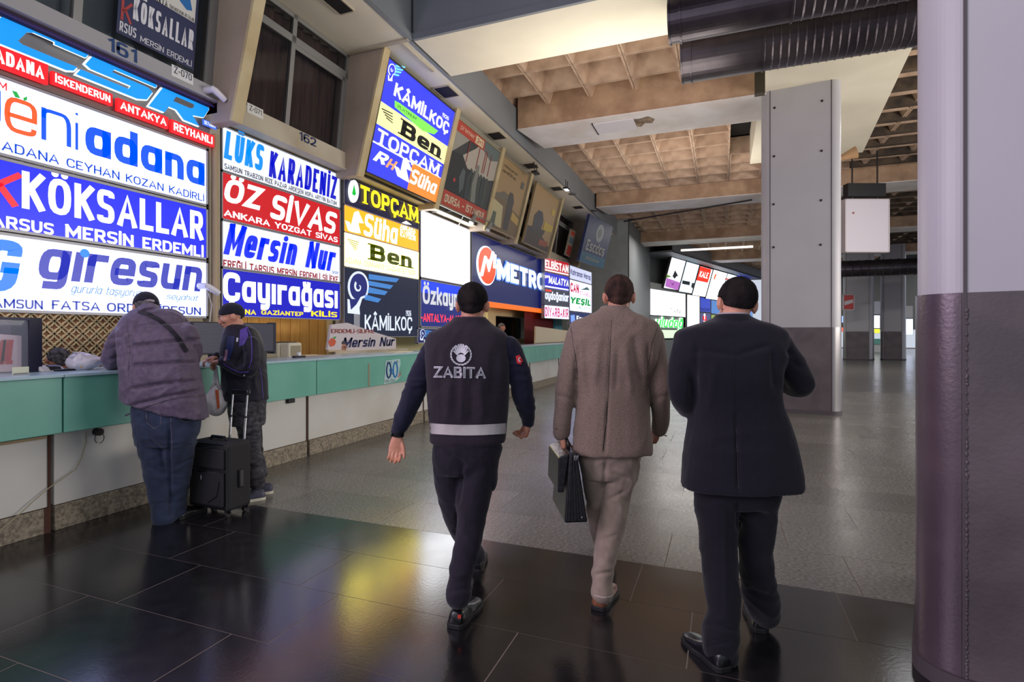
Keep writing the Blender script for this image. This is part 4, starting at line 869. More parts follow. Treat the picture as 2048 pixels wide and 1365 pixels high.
# booth 162: ribbed black screen, plank wall, printers
mo = empty('flat_screen', (-5.15, 5.0, 1.19), 'wide black ribbed screen standing on the counter behind the man in a woollen hat', 'screen')
MP_ = Panel((-5.05, 0, 0), (0, 1, 0), (0, 0, 1))
u0, u1, v0, v1 = MP_.rect(385, 548, 540, 647, 711)
u0 = 3.98; v0 = 1.27
obj('panel', MB().box(-5.09, -5.05, u0, u1, v0, v1), flat((16, 16, 24)), mo, bevel=.004)
obj('side', MB().box(-5.16, -5.052, u1, u1 + .035, v0 - .02, v1 + .01), flat((20, 24, 46)), mo)
for k in range(26):
    z = v0 + .02 + k * (v1 - v0 - .03) / 26; obj('rib', MB().box(-5.05, -5.044, u0 + .02, u1 - .02, z, z + .008), mat('rib_dark', (84, 84, 104), .4), mo)
for yy_ in (u0 + .3, u1 - .2): obj('foot', MB().box(-5.14, -5.0, yy_ - .04, yy_ + .04, 1.19, 1.27), flat((20, 20, 24)), mo)
XK = -6.55; KW = Panel((XK, 0, 0), (0, 1, 0), (0, 0, 1))
pw = empty('plank_wall', (XK, 6.6, .76), 'honey coloured vertical plank wall behind the counter with the printers', 'wall panel')
ys = [KW.us(a, 1.6) for a in (540, 560, 578.5, 597.5, 615, 635, 653)]
for k in range(12):
    a = ys[0] + (k - 3) * (ys[-1] - ys[0]) / 6
    if a > ys[-1] - .05: break
    wd = (ys[-1] - ys[0]) / 6; obj('plank', MB().box(XK - .03, XK, a + .006, a + wd - .006, .7, 2.2), mat('honey_wood', (222, 170, 92), .45, 0, .05, 20, c2=(206, 150, 76), vscale=3, stretch=(1, 6, .6), objvar=.06), pw, bevel=.004)
obj('backing', MB().box(XK - .05, XK - .03, ys[0] - 1.4, ys[-1] + .06, .7, 2.2), m_groove, pw)
obj('edge_post', MB().box(XK - .03, XK + .05, ys[-1], ys[-1] + .1, .7, 2.2), m_cap, pw)
t = empty('side_table', (-5.75, 6.3, 0), 'plain shelf carrying the printers behind the counter', 'table')
obj('table_top', MB().box(-6.1, -5.28, 5.5, 6.9, 1.12, 1.16), m_wall, t)
for a in (5.55, 6.85):
    for b in (-6.05, -5.33): obj('leg', MB().box(b - .02, b + .02, a - .02, a + .02, 0, 1.12), m_groove, t)
for k, (pa, pb, xx, lab) in enumerate(((557, 580, -5.6, 'smaller cream receipt printer, left of two'), (578, 604, -5.45, 'cream box printer with a grey front, right of two'))):
    PN = Panel((xx, 0, 0), (0, 1, 0), (0, 0, 1)); y0 = PN.us(pa, 1.3); y1 = PN.us(pb, 1.3); z1 = PN.hit(590, 686)[1]
    t = empty('receipt_printer', (xx - .1, (y0 + y1) / 2, 1.16), lab, 'printer', 'printers behind the counter')
    obj('body', MB().box(xx - .3, xx, y0, y1, 1.16, z1), flat((206, 200, 176)), t, bevel=.02); obj('front_plate', MB().box(xx, xx + .006, y0 + .03, y1 - .03, 1.19, z1 - .04), flat((150, 140, 116)), t); obj('lid', MB().box(xx - .25, xx - .05, y0 + .04, y1 - .04, z1, z1 + .012), flat((60, 60, 58)), t, bevel=.004)
p = hitX(598, 709, -4.95); t = empty('tape_dispenser', (p.x, p.y, 1.19), 'tiny white and dark tape dispenser on the counter in front of the printers', 'tape dispenser')
obj('body', MB().box(p.x - .03, p.x + .03, p.y - .09, p.y + .09, 1.19, 1.215), flat((40, 40, 44)), t, bevel=.006); obj('roll', MB().tube([(p.x - .012, p.y, 1.232), (p.x + .012, p.y, 1.232)], .028, 16), flat((210, 210, 214)), t)
# board of clerk
CP = Panel((-5.42, 0, 0), (0, 1, 0), (0, 0, 1))
t = empty('firm_board', (-5.42, 7.2, 1.3), 'white board with red and navy lettering and a slanted top behind the clerk in glasses', 'sign')
pts = [CP.hit(*q) for q in ((655, 700), (792, 703), (792, 678), (750, 665), (695, 646), (663, 650))]
mb = MB(); mb.prism([CP.pt(u, v, -.04) for u, v in pts], (.04, 0, 0)); obj('board', mb, flat((206, 196, 200)), t); mb = MB(); mb.prism([CP.pt(*CP.hit(*q), -.02) for q in ((655, 700), (792, 703), (792, 706), (655, 704))], (.04, 0, 0)); obj('lower_edge', mb, flat((190, 170, 140)), t)
letter(t, CP, 'ERDEMLİ-SİLİFKE', (662, 748, 664, 657, 667), flat((150, 36, 34)), .03); letter(t, CP, 'Mersin Nur', (684, 790, 700, 675, 696), flat((26, 30, 84)), .05, .25)
shape(t, CP, [(656, 684), (662, 677), (668, 678), (672, 684), (668, 692), (660, 694)], flat((206, 90, 60))); shape(t, CP, [(664, 676), (672, 673), (670, 678)], flat((60, 160, 60)))
ftl = MB().box(-5.42, -5.38, 6.6, 8.6, .76, CP.hit(700, 702)[1]); obj('stand', ftl, m_wall, t)
t = empty('paper_stack', (-4.9, 7.6, 1.19), 'low white paper stack on the counter end behind the sticker', 'papers')
p = hitX(800, 706, -4.9)
for k in range(3): obj('sheet', MB().box(p.x - .12, p.x + .1, p.y - .3 + .02 * k, p.y + .25, 1.19 + .004 * k, 1.194 + .004 * k), flat((214, 206, 176)), t)
# booth under the wide blue sign: cream framed dark window, red curtain, slanted partition
XW = -6.6; WW = Panel((XW, 0, 0), (0, 1, 0), (0, 0, 1))
wi = struct('window_8', MB(), m_cream) if False else None
r4 = WW.rect(988, 1056, 990, 632, 680); r5 = WW.rect(972, 1064, 985, 612, 690)
mb = MB()
for a in ((r5[0], r4[0], r5[2], r5[3]), (r4[1], r5[1], r5[2], r5[3]), (r4[0], r4[1], r5[2], r4[2]), (r4[0], r4[1], r4[3], r5[3])): WW.box(mb, *a, 0, .06)
wi = struct('window_8', mb, mat('yellow_cream', (226, 216, 164), .6)); mb = MB(); WW.box(mb, *r4, -.3, -.28); struct('dark_pane', mb, mat('black_pane', (26, 20, 22), .15), wi)
mb = MB(); WW.box(mb, 9.6, r5[0], 0.7, 3.2, -.1, 0); struct('booth_wall', mb, mat('yellow_cream', (226, 216, 164), .6), wi)
rc = SP.rect(1066, 1120, 1070, 630, 662); t = empty('red_curtain', SP.pt(rc[0], rc[2]), 'dark red pleated curtain below the small shop signs', 'curtain')
cu = MB(); v = []; n = 50
for k in range(n + 1):
    u = rc[0] + (rc[1] - rc[0]) * k / n; v += [SP.pt(u, .9, -.3 + .04 * math.sin(k * 1.9)), SP.pt(u, 2.6, -.3 + .04 * math.sin(k * 1.9))]
cu.add(v, [(2 * k, 2 * k + 2, 2 * k + 3, 2 * k + 1) for k in range(n)]); obj('cloth', cu, mat('red_cloth', (110, 34, 36), .8, 0, .3, 10), t, smooth=True)
P5 = Panel((-5.35, 0, 0), (0, 1, 0), (0, 0, 1))
t = empty('slanted_partition', P5.pt(P5.us(1100, 1.3), 1.1), 'cream partition with a sloping top beyond the uniformed man', 'partition')
mb = MB(); mb.prism([P5.pt(*P5.hit(*q), -.05) for q in ((1071, 692), (1180, 690), (1180, 668), (1072, 653))], (.05, 0, 0)); obj('panel', mb, mat('beige_panel', (214, 198, 168), .5), t)
mb = MB(); P5.box(mb, P5.us(1071, 1), P5.us(1180, 1), .76, 1.2, -.05, 0); obj('lower_panel', mb, m_wall, t)
t = empty('teal_locker', SP.pt(SP.us(1124, 1.7), 1.2, -.4), 'turquoise locker seen below the small shop signs', 'locker'); mb = MB(); SP.box(mb, SP.us(1121, 1.7), SP.us(1134, 1.7), .9, 2.3, -.5, -.2); obj('body', mb, flat((90, 176, 190)), t)
# ---- cameras, lamps on the front ---------------------------------------------
m_pl = mat('white_plastic', (222, 218, 226), .35)
def cctv(px, py, x, lab, d=(.12, .6, -.35)):
    p = hitX(px, py, x); t = empty('security_camera', p, lab, 'security camera', 'white security cameras'); d = Vector(d).normalized()
    obj('mount', MB().tube([p + Vector((-.12, 0, 0)), p], [.04, .034], 18), m_pl, t); obj('housing', MB().tube([p - d * .03, p + d * .02, p + d * .12, p + d * .16], [.022, .036, .035, .032], 18), m_pl, t, smooth=False)
    obj('lens', MB().tube([p + d * .155, p + d * .167], .02, 14), flat((20, 20, 40)), t)
cctv(427, 178, XB + .12, 'white security camera at the end of the band numbered 161'); cctv(414, 572, XP + .14, 'white security camera at the lower corner of the white and violet lit sign')
for k, pts in enumerate(([(428, 190), (430, 215), (426, 240), (436, 255)], [(416, 585), (424, 610), (421, 635), (418, 650)])):
    o = obj('hanging_wire', MB().tube([hitX(a, b, XP + .1) for a, b in pts], .005, 6), flat((190, 186, 180)), label=['thin wire hanging from the upper security camera', 'thin wire hanging from the lower security camera'][k], cat='wire')
pp_ = MB().box(XP - .2, XP + .0, SP.us(419, 3), SP.us(440, 3), .76, 4.05); struct('door_post', pp_, m_wall)
pp_ = MB().tube([(XP + .03, SP.us(427, 3), .9), (XP + .03, SP.us(427, 3), 3.9)], .035, 12); obj('drain_pipe', pp_, mat('pipe_beige', (168, 146, 112), .5), label='beige vertical pipe between the two left columns of signs', cat='pipe')
# bracket floodlights above the blank box
t = empty('lamp_bracket', hitX(912, 440, XP + .3), 'thin metal bracket carrying two spotlights above the blank white box', 'lamp bracket')
q = lambda a, b, x=.45: hitX(a, b, XP + x)
obj('arm', MB().tube([q(865, 424, .05), q(932, 421), q(990, 450, .5)], .014, 8), m_alu, t); obj('arm', MB().tube([q(917, 452, .05), q(932, 421)], .012, 8), m_alu, t)
for k, (a, b) in enumerate(((946, 438), (978, 453))):
    p = q(a, b, .5); lt_ = empty('spotlight', p, ['silver spotlight on the bracket, nearer of two', 'silver spotlight on the bracket, farther of two'][k], 'lamp', 'bracket spotlights')
    obj('lamp_head', MB().tube([p + Vector((-.02, -.05, -.1)), p + Vector((.02, .05, .08))], [.06, .05], 14), m_alu, lt_); obj('yoke', MB().tube([p + Vector((.02, .05, .08)), p + Vector((0, .02, .2))], .01, 6), m_alu, lt_)
for k, (a, b) in enumerate(((1068, 333), (1131, 368))):
    p = hitZ(a, b - 9, 5.9); lt_ = empty('floodlight', p - Vector((0, 0, .3)), ['black bracket floodlight under the soffit, unlit nearer one', 'black bracket floodlight under the soffit, lit farther one'][k], 'lamp', 'soffit floodlights')
    obj('yoke', MB().tube([p, p + Vector((.0, .06, -.2)), p + Vector((.0, .22, -.2)), p + Vector((0, .22, 0))], .012, 6), flat((20, 20, 20)), lt_)
    obj('lamp_head', MB().box(p.x - .07, p.x + .07, p.y - .02, p.y + .26, p.z - .27, p.z - .22), flat((24, 24, 26)), lt_, bevel=.01)
    obj('lamp_glass', MB().box(p.x - .055, p.x + .055, p.y, p.y + .24, p.z - .277, p.z - .271), emi((225, 235, 255), 2.5) if k else flat((60, 60, 64)), lt_)
# ---- end walls -----------------------------------------------------------------
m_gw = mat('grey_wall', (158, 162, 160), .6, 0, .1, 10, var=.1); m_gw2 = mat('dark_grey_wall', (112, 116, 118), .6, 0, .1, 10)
E1, E2 = hitY(1150, 600, 23.9), hitY(1256, 600, 24.6)
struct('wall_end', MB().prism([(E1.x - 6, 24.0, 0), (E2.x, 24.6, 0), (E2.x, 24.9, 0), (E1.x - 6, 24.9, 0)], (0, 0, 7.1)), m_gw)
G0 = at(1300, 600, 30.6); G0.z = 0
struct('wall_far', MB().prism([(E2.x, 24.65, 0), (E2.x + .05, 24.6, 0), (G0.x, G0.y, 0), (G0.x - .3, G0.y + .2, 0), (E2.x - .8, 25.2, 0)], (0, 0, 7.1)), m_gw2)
# second row of lit signs on the bend
th = math.radians(38.4) ; U2 = (RT * math.sin(th) + FW * math.cos(th)).normalized()
R2 = Panel(G0, U2, (0, 0, 1)); N2 = R2.N
def s2(pl, pr, pref, yt, yb, m_, lab, fw=.03): return signbox('shop_sign', R2, (pl, pr, pref, yt, yb), m_, lab, group='far lit shop signs', fw=fw)[0]
W3 = emi((248, 250, 255), 2.0)
g = s2(1300, 1371, 1301, 577, 631, W3, 'far white lit sign beside the dark end wall, above the green lettered one'); letter(g, R2, 'TANI', (1340, 1361, 1342, 617, 626), emi((80, 80, 90), .6), .0)
g = s2(1301, 1367, 1302, 632, 658, emi((110, 116, 112), .6), 'far grey sign with glowing green script')
letter(g, R2, 'uludağ', (1307, 1364, 1315, 633, 660), emi((230, 255, 230), 1.8), .06, .25, n=.05); letter(g, R2, 'uludağ', (1309, 1364, 1315, 634, 660), emi((60, 220, 90), 1.2), .03, .25, n=.1)
g = s2(1301, 1364, 1302, 659, 678, emi((200, 246, 190), 1.3), 'far pale green lit strip below the green script')
g = s2(1374, 1399, 1375, 589, 672, W3, 'far tall blank white lit sign')
g = s2(1400, 1421, 1401, 594, 624, emi((60, 80, 200), .9), 'far small blue sign with dark lettering'); letter(g, R2, 'HASAR', (1401, 1419, 1403, 615, 622), emi((20, 30, 120), .5), .03)
g = s2(1400, 1421, 1401, 625, 656, emi((90, 100, 150), .7), 'far grey-blue sign with a round red and white mark'); shape(g, R2, disc(R2.hit(1409, 637), .25, .35), emi((240, 240, 250), 1.2), px=False); letter(g, R2, 'u', (1405, 1413, 1407, 632, 642), emi((220, 30, 40), 1), .06, n=.01)
g = s2(1422, 1505, 1423, 600, 628, emi((90, 140, 210), .9), 'far blue lit sign partly behind the head of the man in the dark suit'); g = s2(1422, 1505, 1423, 629, 662, emi((150, 170, 90), .9), 'far green lit sign behind the ear of the man in the dark suit')
T2 = Panel(R2.pt(0, 4.1, .15), U2, Vector((0, 0, 1.8)) + N2 * .5)
def s3(pl, pr, pref, yt, yb, m_, lab, name='tilted_light_box'): return signbox(name, T2, (pl, pr, pref, yt, yb), m_, lab, group='far tilted light boxes', fw=.02, frame=mat('dark_case', (50, 40, 38), .5))[0]
g = s3(1335, 1364, 1336, 512, 578, emi((240, 244, 255), 1.2), 'far tilted box with a dark bird-like shape over a violet glow')
shape(g, T2, [(1330, 573), (1356, 581), (1361, 566), (1333, 556)], emi((190, 110, 200), .9)); shape(g, T2, [(1345, 553), (1350, 541), (1356, 552), (1353, 553), (1349, 558)], emi((20, 20, 24), .2)); shape(g, T2, [(1333, 549), (1343, 554), (1332, 556)], emi((110, 150, 60), .8)); shape(g, T2, [(1341, 565), (1345, 571), (1350, 565), (1345, 568)], emi((20, 20, 24), .2))
g = s3(1365, 1391, 1366, 521, 585, emi((210, 235, 250), 1.5), 'far tilted box with a white bus picture, second of its row'); shape(g, T2, [(1365, 561), (1380, 564), (1379, 571), (1364, 568)], emi((30, 34, 44), .2)); shape(g, T2, [(1384, 566), (1391, 567), (1387, 579), (1382, 574)], emi((60, 66, 76), .3))
g = s3(1392, 1418, 1393, 530, 592, W3, 'far tilted white box with a red upper field, third of its row'); sheet(g, T2, (1396, 1419, 1397, 532, 562), emi((240, 50, 24), 1.1), .002, .01); letter(g, T2, 'KALE', (1399, 1416, 1400, 541, 555), emi((255, 255, 250), 1.2), .05, n=.014)
g = s3(1419, 1447, 1420, 537, 599, W3, 'far tilted white box with an orange flame mark, fourth of its row'); shape(g, T2, [(1427, 557), (1430, 549), (1434, 548), (1431, 555), (1429, 561)], emi((255, 120, 60), 1))
g = s3(1448, 1467, 1449, 545, 600, emi((220, 240, 250), 1.4), 'far tilted pale box with a faint red word, fifth of its row'); sheet(g, T2, (1450, 1464, 1451, 556, 560), emi((230, 120, 110), 1))
g = s3(1468, 1494, 1469, 549, 600, emi((20, 50, 220), 1.2), 'far tilted blue box, last of its row'); letter(g, T2, '@', (1469, 1477, 1470, 553, 564), W3, .02)
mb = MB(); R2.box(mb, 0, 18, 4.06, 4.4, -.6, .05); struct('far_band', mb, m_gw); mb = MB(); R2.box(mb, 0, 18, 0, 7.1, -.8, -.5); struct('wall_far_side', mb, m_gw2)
mb = MB(); R2.box(mb, -.3, 18, 5.95, 6.05, -.5, 1.5); R2.box(mb, -.3, 18, 5.95, 6.6, 1.4, 1.5); struct('far_soffit', mb, m_greyp)
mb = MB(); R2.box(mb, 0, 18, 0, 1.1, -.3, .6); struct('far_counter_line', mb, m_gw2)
p = hitY(1362, 502, 27.95); q = hitY(1506, 493, 27.95); obj('strip_lamp', MB().box(p.x, q.x, 27.9, 27.99, (p.z + q.z) / 2 - .04, (p.z + q.z) / 2 + .05), emi((255, 240, 220), 1.6), label='long lit strip lamp across the far ceiling beam', cat='lamp')
# ---- right side background ---------------------------------------------------------
def at_floor(px, d): q_ = at(px, HY, d); q_.z = 0; return q_
for k, (pa, pb, d, lab) in enumerate(((1684, 1735, 31, 0), (1759, 1801, 31, 0))):
    a, b = at_floor(pa, d), at_floor(pb, d)
    column('column_far', (a.x + .2, a.y), A17, (b - a).length - .36, 1.3, .16, 6.6, 1.62)
m_ls = mat('lightbox_off', (214, 206, 214), .4)
# hanging box signs
p0, p1 = at(1690, 505, 15), at(1778, 505, 15)
FP_ = Panel(at(1690, 505, 15), RT, (0, 0, 1))
t, _ = signbox('hanging_sign_box', FP_, (1690, 1779, 1691, 398, 505), mat('lightbox_off', (214, 206, 214), .4), 'unlit white box sign hanging right of the middle column', frame=mat('box_frame', (200, 190, 192), .4), depth=.2, fw=.03)
mb = MB(); FP_.box(mb, *FP_.rect(1697, 1773, 1700, 366, 392), -.25, -.02); obj('black_header', mb, flat((14, 12, 12)), t)
for xx in (.25, .95): mb = MB(); FP_.box(mb, xx, xx + .03, 1.4, 4.2, -.12, -.09); obj('hanger', mb, flat((40, 36, 34)), t)
shape(t, FP_, [(1704, 425), (1709, 424), (1708, 428), (1705, 428)], flat((140, 60, 50)), .002, .006, 'mark')
FQ = Panel(at(1686, 620, 29.5), RT, (0, 0, 1))
t, _ = signbox('column_poster', FQ, (1686, 1709, 1687, 589, 621), flat((196, 70, 64)), 'small red and white poster on the far column right of the middle column', cat='poster', depth=.05, fw=.05, frame=flat((190, 184, 186)))
shape(t, FQ, [(1689, 603), (1706, 599), (1706, 606), (1689, 611)], flat((206, 200, 200)), .002, .006, 'print')
FR = Panel(at(1736, 620, 44), RT, (0, 0, 1))
for k, (r_, m_, lab, c_) in enumerate((((1737, 1761, 1738, 603, 629), flat((190, 190, 196)), 'grey hanging board between the two far columns', 'sign'), ((1737, 1743, 1738, 631, 667), emi((230, 240, 120), 1.6), 'tiny yellow lit sign between the far columns', 'sign'), ((1744, 1760, 1745, 631, 657), emi((225, 220, 255), 2.0), 'tiny lilac-white lit sign between the far columns', 'sign'), ((1744, 1760, 1745, 658, 667), emi((220, 230, 60), 1.4), 'tiny yellow-green lit strip below the lilac-white sign', 'sign'), ((1802, 1826, 1803, 638, 670), emi((215, 225, 255), 2.0), 'tiny blue-white lit sign at the edge of the near column', 'sign'), ((1683, 1689, 1684, 632, 646), emi((150, 180, 255), 1.4), 'tiny blue lit sign beside the middle column', 'sign'), ((1683, 1688, 1684, 655, 664), emi((255, 100, 70), 1.2), 'tiny orange lit sign beside the middle column', 'sign'), ((1802, 1826, 1803, 612, 636), flat((190, 184, 180)), 'pale framed board above the blue-white sign', 'sign'))):
    signbox('far_sign', FR, r_, m_, lab, depth=.1, fw=.02, cat=c_, group='signs seen between the far columns')
mb = MB(); FR.box(mb, -6, 12, -1.6, 6.5, -1.4, -1.2); struct('wall_back', mb, mat('cream_wall_far', (128, 124, 116), .6))
t = empty('far_counter', FR.pt(.5, -1.5), 'tiny far counter with a mint band between the far columns', 'counter'); u = FR.rect(1730, 1764, 1735, 678, 688); mb = MB(); FR.box(mb, u[0], u[1], FR.hit(1735, 689)[1], FR.hit(1735, 678)[1], -.4, 0); obj('band', mb, m_mint, t); mb = MB(); FR.box(mb, u[0], u[1], FR.hit(1735, 705)[1], FR.hit(1735, 689)[1], -.5, -.1); obj('lower_front', mb, m_white, t)
mb = MB(); FR.box(mb, -6, 12, -1.6, 6.5, -1.2, -1.1); 
# small lamp on the slab
p = hitY(1697, 312, 13.2); t = empty('wall_lamp', p, 'small tan horn lamp on the column side below the cream slab', 'lamp')
obj('horn', MB().tube([p + Vector((-.2, 0, -.05)), p + Vector((.0, 0, .02)), p + Vector((.14, 0, .06))], [.04, .09, .13], 16), flat((190, 150, 110)), t, smooth=False)
# cable conduit along ceiling
obj('ceiling_conduit', MB().tube([hitZ(1248, 443, 6.0), hitZ(1504, 400, 6.0)], .03, 8), flat((40, 36, 34)), label='dark pipe slung below the third ceiling beam', cat='pipe')
mb = MB(); q1, q2 = hitX(1222, 485, -4.2), None
# ================================================================== PEOPLE
def cloth(name, c, bump=.35, bs=26, rough=.85, c2=None, vs=120, sheen=.15, stretch=None): return mat(name, c, rough, 0, bump, bs, c2=c2, vscale=vs, sheen=sheen, stretch=stretch, spec=.25)
m_skin = mat('skin', (196, 138, 112), .5, 0, .15, 60, c2=(178, 116, 92), vscale=14); m_skin2 = mat('skin_pale', (204, 150, 126), .5, 0, .15, 60, c2=(188, 128, 104), vscale=14)
m_lip = mat('lips', (160, 90, 80), .5); m_eyew = mat('eye_white', (220, 216, 210), .3); m_iris = mat('iris', (40, 28, 22), .2)
def loft(mb, rings, cap=True):
    n = len(rings[0]); b = len(mb.v)
    for r in rings: mb.v += [tuple(p) for p in r]
    for i in range(len(rings) - 1):
        for k in range(n): k2 = (k + 1) % n; mb.f.append((b + i * n + k, b + i * n + k2, b + (i + 1) * n + k2, b + (i + 1) * n + k))
    if cap: mb.f.append(tuple(b + k for k in range(n))[::-1]); mb.f.append(tuple(b + (len(rings) - 1) * n + k for k in range(n)))
def sring(c, ax, ay, e=2.4, n=28):
    out = []
    for k in range(n):
        t = 2 * math.pi * k / n; ct, st = math.cos(t), math.sin(t)
        out.append(Vector(c) + ax * (abs(ct) ** (2 / e) * (1 if ct >= 0 else -1)) + ay * (abs(st) ** (2 / e) * (1 if st >= 0 else -1)))
    return out
def crom(P, n=5):
    """smooth a list of equal-length tuples"""
    P = [np.array(p, float) for p in P]; out = []
    for i in range(len(P) - 1):
        p0, p1, p2, p3 = P[max(i - 1, 0)], P[i], P[i + 1], P[min(i + 2, len(P) - 1)]
        for k in range(n):
            t = k / n; out.append(.5 * (2 * p1 + (p2 - p0) * t + (2 * p0 - 5 * p1 + 4 * p2 - p3) * t * t + (3 * p1 - p0 - 3 * p2 + p3) * t ** 3))
    out.append(P[-1]); return out
def remesh(mb, vox, sm=3, fac=.5):
    me = mesh('tmp', mb.v, mb.f, None, merge=False); o = bpy.data.objects.new('tmp', me); COL.objects.link(o)
    r = o.modifiers.new('r', 'REMESH'); r.mode = 'VOXEL'; r.voxel_size = vox
    if sm: s = o.modifiers.new('s', 'SMOOTH'); s.iterations = sm; s.factor = fac
    dg = bpy.context.evaluated_depsgraph_get(); out = bpy.data.meshes.new_from_object(o.evaluated_get(dg))
    bpy.data.objects.remove(o); bpy.data.meshes.remove(me); return out
def getco(me): a = np.empty(len(me.vertices) * 3); me.vertices.foreach_get('co', a); return a.reshape(-1, 3)
def getno(me): a = np.empty(len(me.vertices) * 3); me.vertex_normals.foreach_get('vector', a); return a.reshape(-1, 3)
def setco(me, a): me.vertices.foreach_set('co', a.ravel()); me.update()
def wrinkle(me, amp=.004, sc=(7, 7, 4), folds=(), seed=0, fine=.0015):
    co = getco(me); no = getno(me); h = np.zeros(len(co))
    s = Vector((seed * 3.1, seed * 1.7, 0))
    for i, c in enumerate(co):
        q = Vector((c[0] * sc[0], c[1] * sc[1], c[2] * sc[2])) + s
        w_ = Vector((q.x + 1.2 * noise.noise(q * .6), q.y, q.z + 1.2 * noise.noise(q * .6 + Vector((9, 3, 1)))))
        a = noise.noise(w_); h[i] = amp * (1 - 2.2 * abs(a)) + fine * noise.noise(q * 3.2)
    if len(folds):
        org = np.array(FORG); dv = co - org; px_ = dv[:, 0] / dv[:, 1]; pz_ = dv[:, 2] / dv[:, 1]
        fr = np.clip(-(no * (dv / np.linalg.norm(dv, axis=1)[:, None])).sum(1) * 3, 0, 1)
        for (p0, p1, wd, am) in folds:
            q0, q1 = np.array(p0) - org, np.array(p1) - org; dist_ = q0[1]; a = np.array((q0[0] / q0[1], q0[2] / q0[1])); b = np.array((q1[0] / q1[1], q1[2] / q1[1])) - a
            t = np.clip(((px_ - a[0]) * b[0] + (pz_ - a[1]) * b[1]) / (b @ b), 0, 1)
            dd = np.hypot(px_ - a[0] - t * b[0], pz_ - a[1] - t * b[1]) * dist_; h += am * np.exp(-(dd / wd) ** 2) * fr * np.clip(np.minimum(t, 1 - t) * 5 + .35, 0, 1)
    setco(me, co + no * h[:, None]); return me
def finish(name, me, m, parent, **k):
    me.materials.clear(); me.materials.append(m); me.polygons.foreach_set('use_smooth', [True] * len(me.polygons)); me.name = name
    return obj(name, None, m, parent, me=me, local=True, **k)
class Fig:
    def __init__(s, px0, d0, label, group=None):
        global FORG
        p = at(px0, HY, d0); s.px0, s.d0 = px0, d0; FORG = tuple(s.p(CX, HY, -d0))
        s.root = empty('person', (p.x, p.y, 0), label, 'person', group, rz=YAW); WL[s.root.name] = Vector((0, 0, 0))
    def p(s, px, py, dd=0):
        d = s.d0 + dd; return Vector(((px - CX) / FPX * d - (s.px0 - CX) / FPX * s.d0, dd, EYE + (HY - py) / FPX * d))
    def k(s, dd=0): return (s.d0 + dd) / FPX
    def rows(s, R, mb, e=2.4, n=4, scale=1.0):
        """R: (py, pxL, pxR, dd, ry[, tilt])"""
        R = [tuple(r) + (0,) * (6 - len(r)) for r in R]; rings = []
        for (py, L_, R_, dd, ry, tl) in crom(R, n):
            c = s.p((L_ + R_) / 2, py, dd); rx = (R_ - L_) / 2 * s.k(dd)
            rings.append(sring(c, Vector((rx * scale, 0, rx * tl)), Vector((0, ry * scale, 0)), e))
        if rings[0][0].z > rings[-1][0].z: rings = rings[::-1]
        loft(mb, rings)
    def limb(s, P, mb, n=4, scale=1.0, ball=True):
        """P: (px, py, dd, radius m)"""
        Q = crom([tuple(s.p(a, b, c)) + (r,) for a, b, c, r in P], n)
        pts = [Vector(q[:3]) for q in Q]; rs = [q[3] * scale for q in Q]
        mb.tube(pts, rs, 18)
        if ball:
            for i in (0, -1): mb.ell(pts[i], (rs[i],) * 3, 14, 8)
        return pts, rs
def ribbon(mb, p0, p1, r0, r1, n=12): mb.tube([p0, p1], [r0, r1], n); mb.ell(p1, (r1,) * 3, 10, 6); mb.ell(p0, (r0,) * 3, 10, 6)
def hand(mb, w_, d, n, s_, sc=1.0, curl=(.35, .5, .4), thumb=(.6, .7, .25), spread=.06):
    w_ = Vector(w_); d = Vector(d).normalized(); n = Vector(n); n = (n - d * n.dot(d)).normalized(); s_ = Vector(s_); s_ = (s_ - d * s_.dot(d) - n * s_.dot(n)).normalized()
    loft(mb, [sring(w_ + d * t * sc + n * o * sc, s_ * a * sc, n * b * sc, 2.6, 16) for t, a, b, o in ((-.03, .026, .02, 0), (0, .027, .02, 0), (.025, .034, .021, 0), (.055, .040, .019, 0), (.08, .041, .015, 0), (.095, .036, .011, 0))])
    for o_, ln in ((.030, .070), (.0105, .080), (-.010, .074), (-.029, .057)):
        b = w_ + d * .084 * sc + s_ * o_ * sc; dr = (d + s_ * o_ * spread / .03).normalized(); r = .0092 * sc
        b0 = b - d * .02 * sc
        for k, (fr, cu) in enumerate(zip((.46, .30, .24), curl)):
            q = Matrix.Rotation(cu, 3, dr.cross(n).normalized()); dr = (q @ dr).normalized()
            e = b + dr * ln * fr * 1.15 * sc; ribbon(mb, b0 if k == 0 else b, e, r, r * .9); b = e; r *= .9
    b = w_ + d * .022 * sc + s_ * .022 * sc; dr = (d * thumb[0] + s_ * thumb[1] + n * thumb[2]).normalized(); r = .0125 * sc
    for k, ln in enumerate((.042, .034, .026)):
        e = b + dr * ln * sc; ribbon(mb, b, e, r, r * .86); b = e; r *= .86; dr = (dr + d * .35 - s_ * .1).normalized()
def headaxes(f, up=(0, 0, 1)):
    f = Vector(f).normalized(); r = f.cross(Vector(up)).normalized(); u = r.cross(f).normalized(); return r, f, u
